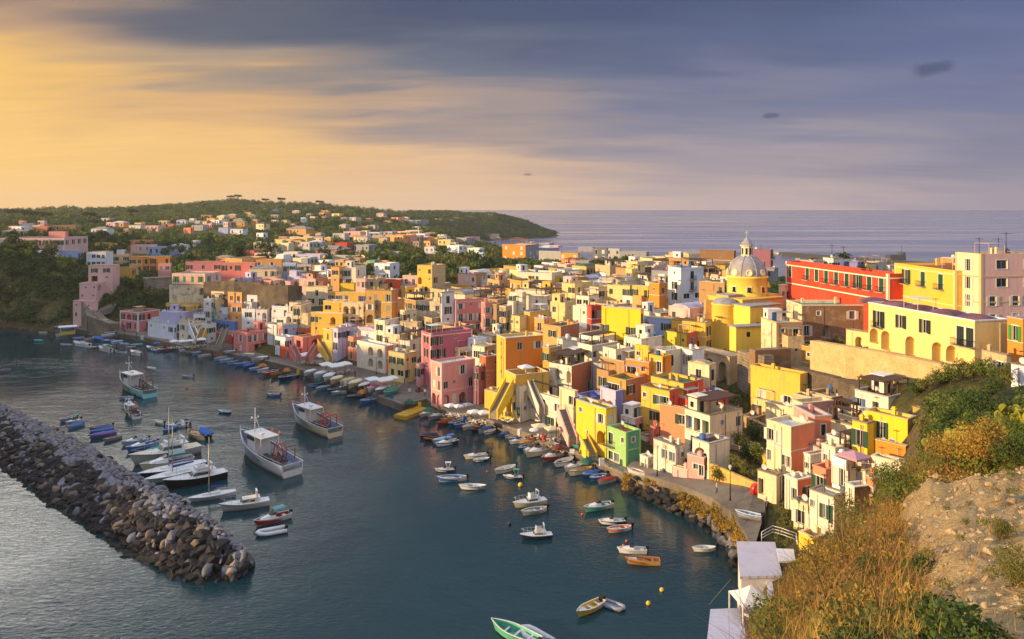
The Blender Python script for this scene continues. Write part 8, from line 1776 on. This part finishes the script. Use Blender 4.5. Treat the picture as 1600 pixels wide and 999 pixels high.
dry = leafmat('dry_stem', '#8a6434', '#b88a48', '#6c5228'); dry2 = leafmat('dry_grass', '#a8803c', '#c8a458', '#8a7434'); twig = mat('twig', '#6c4c30', .9, noise=.4, scale=8)
blades('dry_grass', near_pts(2600, 1090, 1700, 7, 44, 1), dry2, 14, .2, .7, .005, .8, 2)
blades('dry_stems', near_pts(1500, 1120, 1560, 9, 34, 3), dry, 16, .4, 1.2, .006, 1.0, 4, .8)
def shrub(P, m, per, rad, size, seed, name='undergrowth'): mass(name, [(a, b, gz2(a, b, c_) + .1, rad * rt.uniform(.6, 1.3)) for a, b, c_ in P], m, per, size, seed, rad)
shrub(near_pts(520, 1060, 1620, 9, 44, 5), lf_gold, 240, .45, .034, 6); shrub(near_pts(300, 1060, 1640, 8, 46, 7), lf_olive, 260, .5, .036, 8); shrub(near_pts(260, 1380, 1700, 24, 60, 9), lf_mid, 260, .7, .07, 10)
shrub(near_pts(50, 1330, 1640, 5.5, 12, 21), lf_dark, 260, .3, .022, 22); shrub(near_pts(60, 1300, 1560, 6, 16, 23), lf_dark, 420, .3, .035, 24)
blades('dry_grass', near_pts(500, 1300, 1700, 5.5, 12, 25), dry2, 26, .1, .4, .003, .9, 26)
blades('dry_stems', near_pts(90, 1150, 1600, 8, 30, 27), twig, 7, .8, 1.7, .012, 1.2, 28, .9)
shrub(near_pts(220, 1040, 1420, 20, 60, 15), lf_mid, 220, .6, .07, 16)
SHC = [crown_mesh('foliage', 80 + i, 1.0, .8, 3600, .042, mt, blobs=12) for i, mt in enumerate((lf_mid, lf_olive, lf_gold, lf_dark))]
stm_b = MB()
for k in range(9): a = k * .7; stm_b.tube([(0, 0, -.2), (.3 * cos(a), .3 * sin(a), .5), (.75 * cos(a), .75 * sin(a), 1.1)], .025, r1=.008, n=4)
stm_me = stm_b.mesh('stem', twig)
for i, (u, Y, k, s_, lab) in enumerate(((1110, 14.5, 0, .75, 'green shrub at the bottom edge beside the lido'), (1165, 13.5, 1, .8, 'leafy shrub with pale flower heads at the bottom edge'), (1225, 13, 0, .85, 'tall green shrub at the bottom edge left of the golden twigs'), (1190, 18, 1, .9, 'olive shrub just right of the lido roofs'),
        (1290, 16, 2, .8, 'golden brown shrub in the middle of the brush'), (1340, 24, 1, .9, 'olive green shrub on the brush slope under the salmon tower wall'), (1395, 27, 0, .9, 'green shrub hanging over the edge of the sandy cliff'), (1430, 30, 1, .9, 'shrub on the cliff lip below the dark trees'), (1370, 13, 3, .5, 'dark green shrub at the bottom centre of the brush'),
        (1480, 27, 2, 1.0, 'golden shrub above the sandy cliff, left'), (1540, 25, 2, 1.1, 'golden shrub above the sandy cliff, middle'), (1590, 24, 3, .9, 'dark green bush above the sandy cliff at the right edge'), (1575, 36, 0, 1.1, 'large green bush behind the golden shrubs'), (1470, 40, 3, 1.3, 'dark bush at the top of the cliff edge'), (1390, 17.5, 2, .45, 'low shrub in the crack of the sandy cliff'), (1590, 9.2, 1, .3, 'small tufted plant at the lower right corner'), (1565, 12.5, 1, .25, 'tiny green tuft on the sandy slope'))):
    x_ = (u - CX) / F * Y; o = thing('shrub', lab, 'shrub', (x_, Y, gz2(x_, Y, ground(x_, Y)) - .05), i * 1.3); o.scale = (s_,) * 3; put('foliage', SHC[k], o); put('stem', stm_me, o)
# prickly pears with sunlit pads
pad_m = leafmat('cactus_pad', '#7c8a34', '#b0a83c', '#8c8c38')
def cactus(u, Y, s_, lab, seed):
    g_ = random.Random(seed); x_ = (u - CX) / F * Y; o = thing('prickly_pear', lab, 'cactus', (x_, Y, gz2(x_, Y, ground(x_, Y)) - .05), g_.uniform(0, 3)); o.scale = (s_,) * 3
    m0 = MB(); m0.lathe([(0, 0), (.12, .06), (.17, .2), (.15, .34), (.06, .42), (0, .43)], n=10); me = m0.mesh('pad', pad_m)
    def grow(p, d, n_, lvl):
        q = put('pad', me, o, p, g_.uniform(0, 6.28), sc=(1, .28, 1)); q.rotation_euler = (d[0], d[1], g_.uniform(0, 3.1))
        if lvl < 3:
            for _ in range(n_): grow((p[0] + sin(d[1]) * .36 + g_.uniform(-.14, .14), p[1] - sin(d[0]) * .36 + g_.uniform(-.1, .1), p[2] + .34 * cos(d[0]) * cos(d[1])), (d[0] + g_.uniform(-.6, .6), d[1] + g_.uniform(-.6, .6)), g_.choice((1, 2)), lvl + 1)
    for _ in range(4): grow((g_.uniform(-.3, .3), g_.uniform(-.3, .3), 0), (g_.uniform(-.4, .4), g_.uniform(-.4, .4)), 2, 0)
for a in ((1503, 34, 1.3, 'sunlit prickly pear cactus above the cliff, left one', 1), (1532, 36, 1.4, 'sunlit prickly pear cactus above the cliff, middle one', 2), (1582, 46, 1.5, 'yellowish prickly pear cactus among the green trees at the right', 3), (1498, 30, 1.0, 'low prickly pear below the left cactus', 4), (1380, 30, .9, 'prickly pear at the edge of the brush below the bright yellow house', 6), (1370, 34, 1.0, 'prickly pear beside the salmon tower wall', 7)): cactus(*a)
# broad leaved plants at the bottom
bl_m = leafmat('broad_leaf', '#34521e', '#5c7c2c', '#446424')
def broad(u, Y, s_, lab, seed):
    g_ = random.Random(seed); x_ = (u - CX) / F * Y; o = thing('broad_leaf_plant', lab, 'plant', (x_, Y, gz2(x_, Y, ground(x_, Y)) - .03)); o.scale = (s_,) * 3
    for k in range(11):
        m = MB(); el = g_.uniform(.8, 1.45); L_ = g_.uniform(.5, .85); G = []
        for q in range(7): t = q / 6; w = .15 * sin(pi * min(1, t * .92 + .06)) + .01; e2 = el - t * .9; G.append([(L_ * t * cos(e2), -w, L_ * t * sin(e2) + .03), (L_ * t * cos(e2), 0, L_ * t * sin(e2)), (L_ * t * cos(e2), w, L_ * t * sin(e2) + .03)])
        m.ring(G, closed=False); m.obj('leaf', bl_m, o, (0, 0, 0), k * 2.4)
for a in ((1405, 8.6, .42, 'broad leaved green plant at the bottom, left of the sand', 1), (1450, 8.2, .4, 'broad leaved green plant overlapping the sandy slope', 2), (1485, 8.6, .36, 'rightmost broad leaved plant on the sandy slope', 3), (1375, 9.6, .5, 'broad leaved plant among the dry twigs', 4)): broad(*a)

# loose stones and thin tufts on the sandy slope
sp_ = []; r_ = random.Random(77)
while len(sp_) < 1500:
    Y = 6 + 17 * r_.random(); u = r_.uniform(1380, 1700); x_ = (u - CX) / F * Y
    if sandw(x_, Y) > .5: sp_.append((x_, Y, ground(x_, Y)))
peb_m = mat('loose_stone', '#c0a880', .95, noise=.4, scale=6, c2='#7c6850')
tag(put('loose_stones', merged('loose_stones', [(a, b, gz2(a, b, c_) - .01, r_.choice((.02, .03, .04, .06, .1)) * r_.uniform(.6, 1.2), r_.uniform(0, 6.28), r_.randrange(5)) for a, b, c_ in sp_[:1100]], RL, peb_m)), kind='stuff')
blades('dry_tufts', sp_[1100:1400:2], dry2, 10, .08, .3, .003, 1.0, 31); blades('dry_twigs', sp_[1400:1440], twig, 4, .2, .7, .006, 2.2, 33, .9)
shrub(sp_[1460:1490], lf_olive, 160, .14, .018, 35)

ug = []
for _ in range(1500):
    u = rt.uniform(1080, 1360); Y = rt.uniform(78, 150); x_ = (u - CX) / F * Y; z = ground(x_, Y)
    if z < 4.6 or not free(x_, Y, .4) or (Y < 112 and u < 1215): continue
    ug.append((x_, Y, z - .05, rt.uniform(.3, .8)))
mass('undergrowth', ug, lf_olive, 70, .14, 41, .6)
# ------------------------------------------------------------------ labels for the houses that have none yet
LMK = [('the orange tower house', 820, 560), ('the yellow church', 1160, 500), ('the long red palace', 1308, 440), ('the tall beige block', 1560, 430), ('the pink quay house', 708, 600), ('the big coral house', 740, 490),
       ('the deep pink palazzo', 705, 540), ('the white arched house', 588, 562), ('the yellow complex', 525, 490), ('the coral corner house', 396, 532), ('the deep blue house', 352, 512), ('the merlon wall', 415, 448),
       ('the cream villa', 412, 424), ('the long rose palace', 320, 420), ('the pink tower house', 150, 460), ('the rose pink house', 218, 500), ('the bright orange house', 245, 412), ('the stone bastion', 250, 450),
       ('the wood', 640, 410), ('the hilltop', 400, 322), ('the promontory', 770, 350), ('the white tower house', 698, 476), ('the weathered tower house', 600, 480), ('the bright yellow terrace', 970, 500),
       ('the tall white house', 1070, 450), ('the blue roof terrace', 930, 620), ('the green house', 975, 702), ('the red domed-roof house', 1090, 610), ('the pergola house', 1110, 680), ('the arcaded house', 1440, 510),
       ('the street bend', 1170, 780), ('the bright yellow flat-roof house', 1390, 660), ('the white lido', 1190, 890), ('the long pink palace', 70, 380), ('the off-white loggia', 830, 462), ('the cream arcaded house', 855, 640)]
def rel(u, v, x, y):
    dx_, dy_ = u - x, v - y
    if abs(dx_) > abs(dy_) * 1.2: return ('just ' if abs(dx_) < 30 else '') + ('right of' if dx_ > 0 else 'left of')
    return ('just ' if abs(dy_) < 22 else '') + ('below' if dy_ > 0 else 'above')
RW = dict(g='grey', w='white', n='green', t='terracotta', d='dark', c='sandy', b='blue', p='purple', l='lavender', a='sea green')
used = set(h['lab'] for h in HOUSES if h['lab'])
import collections
todo = [h for h in HOUSES if not h['lab']]
def cands(h):
    near_ = sorted(LMK, key=lambda m: (m[1] - h['u']) ** 2 + (m[2] - h['v']) ** 2); kind = h['o'].name.split('.')[0]
    size = 'small ' if h['w'] < 14 else ('broad ' if h['w'] > 22 else ''); tall = 'tall ' if h['hgt'] > 12 and h['Y'] < 330 else ''
    col = CW.get(h['col'], 'plain'); rt = ''
    base = f"{size}{tall}{col} {kind}"
    m1 = near_[0]; r1 = rel(h['u'], h['v'], m1[1], m1[2]); m2 = near_[1]; r2 = rel(h['u'], h['v'], m2[1], m2[2]).replace('just ', ''); m3 = near_[2]; r3 = rel(h['u'], h['v'], m3[1], m3[2]).replace('just ', '')
    return [f"{base} {r1} {m1[0]}", f"{base} {r1} {m1[0]} and {r2} {m2[0]}", f"{base} {r1} {m1[0]} and {r3} {m3[0]}"]
for lvl in (0, 1, 2):
    cnt = collections.Counter(cands(h)[lvl] for h in todo); rest = []
    for h in todo:
        c_ = cands(h)[lvl]
        if cnt[c_] == 1 and c_ not in used and len(c_.split()) <= 16: h['o']['label'] = c_; used.add(c_)
        else: rest.append(h)
    todo = rest
grp = collections.defaultdict(list)
for h in todo: grp[cands(h)[0]].append(h)
ORD = ['first', 'second', 'third', 'fourth', 'fifth', 'sixth', 'seventh', 'eighth', 'ninth', 'tenth']
for k, hs in grp.items():
    hs.sort(key=lambda h: h['u'])
    for i, h in enumerate(hs):
        l_ = f"{k}, {ORD[i % 10]} such from the left" if len(hs) > 1 else k + ', in the second row'
        while l_ in used: l_ = 'another ' + l_
        h['o']['label'] = l_; used.add(l_)
for h in HOUSES:
    if '_h' in h['o']: del h['o']['_h']
    if not h['o'].get('group'): h['o']['group'] = 'houses of the harbour town' if h['o'].name.startswith('house') else ('villas on the hills behind the town' if h['o'].name.startswith('villa') else 'palaces of the town')

# boats and trees
def uniq(items, fn, second):
    todo = [i for i in items if not i['lab']]
    for lvl in range(2):
        cnt = collections.Counter(fn(i)[lvl] for i in todo); rest = []
        for i in todo:
            c_ = fn(i)[lvl]
            if cnt[c_] == 1 and c_ not in used and len(c_.split()) <= 16: i['o']['label'] = c_; used.add(c_)
            else: rest.append(i)
        todo = rest
    g2 = collections.defaultdict(list)
    for i in todo: g2[fn(i)[0]].append(i)
    for k, hs in g2.items():
        hs.sort(key=lambda h: h['u'])
        for i, h in enumerate(hs):
            l_ = f"{ORD[i % 10]} from left, {k}" + ('' if i < 10 else (' again', ' third run')[min(1, i // 10 - 1)]) if len(hs) > 1 else k + second
            while l_ in used: l_ = 'another ' + l_
            h['o']['label'] = l_; used.add(l_)
uniq(BOATS, bc, ', in the outer row')
def tc_(t):
    nr = sorted(LMK, key=lambda m: (m[1] - t['u']) ** 2 + 2 * (m[2] - t['v']) ** 2); kd = dict(far='leafy tree', mid='bushy tree', pine='umbrella pine', cyp='slim cypress')[t['kind']]
    cl = 'dark green' if 'dark' in t['mat'] or 'pine' in t['mat'] else ('olive green' if 'olive' in t['mat'] else 'mid green'); sz = 'low ' if t['sc'] < .75 else ('tall ' if t['sc'] > 1.12 else '')
    r = [rel(t['u'], t['v'], m[1], m[2]) for m in nr[:2]]
    return [f"{sz}{cl} {kd} {r[0]} {nr[0][0]}", f"{sz}{cl} {kd} {r[0]} {nr[0][0]}, near {nr[1][0]}"]
def gc_(t):
    nr = sorted(BLM, key=lambda m: (m[1] - t['u']) ** 2 + 2 * (m[2] - t['v']) ** 2); return [f"{t['d']} on the quay {rel(t['u'], t['v'], nr[k][1], nr[k][2])} {nr[k][0]}" for k in (0, 1)]
uniq(GEAR, gc_, ', at the edge')
uniq(TREES, tc_, ', at the back')

# the warm sea air that pales the far hills
hz = MB(); hz.box(-1500, 1500, -150, 2600, -3.6, 95); hzo = hz.obj('haze', None); tag(hzo, kind='stuff'); hm_ = bpy.data.materials.new('haze'); hm_.use_nodes = True; hn = hm_.node_tree; hn.nodes.remove(hn.nodes['Principled BSDF'])
pv = hn.nodes.new('ShaderNodeVolumePrincipled'); pv.inputs['Color'].default_value = (.9, .86, .86, 1); pv.inputs['Density'].default_value = .00011; pv.inputs['Anisotropy'].default_value = .3; hn.links.new(pv.outputs[0], hn.nodes['Material Output'].inputs['Volume']); hzo.data.materials.clear(); hzo.data.materials.append(hm_)
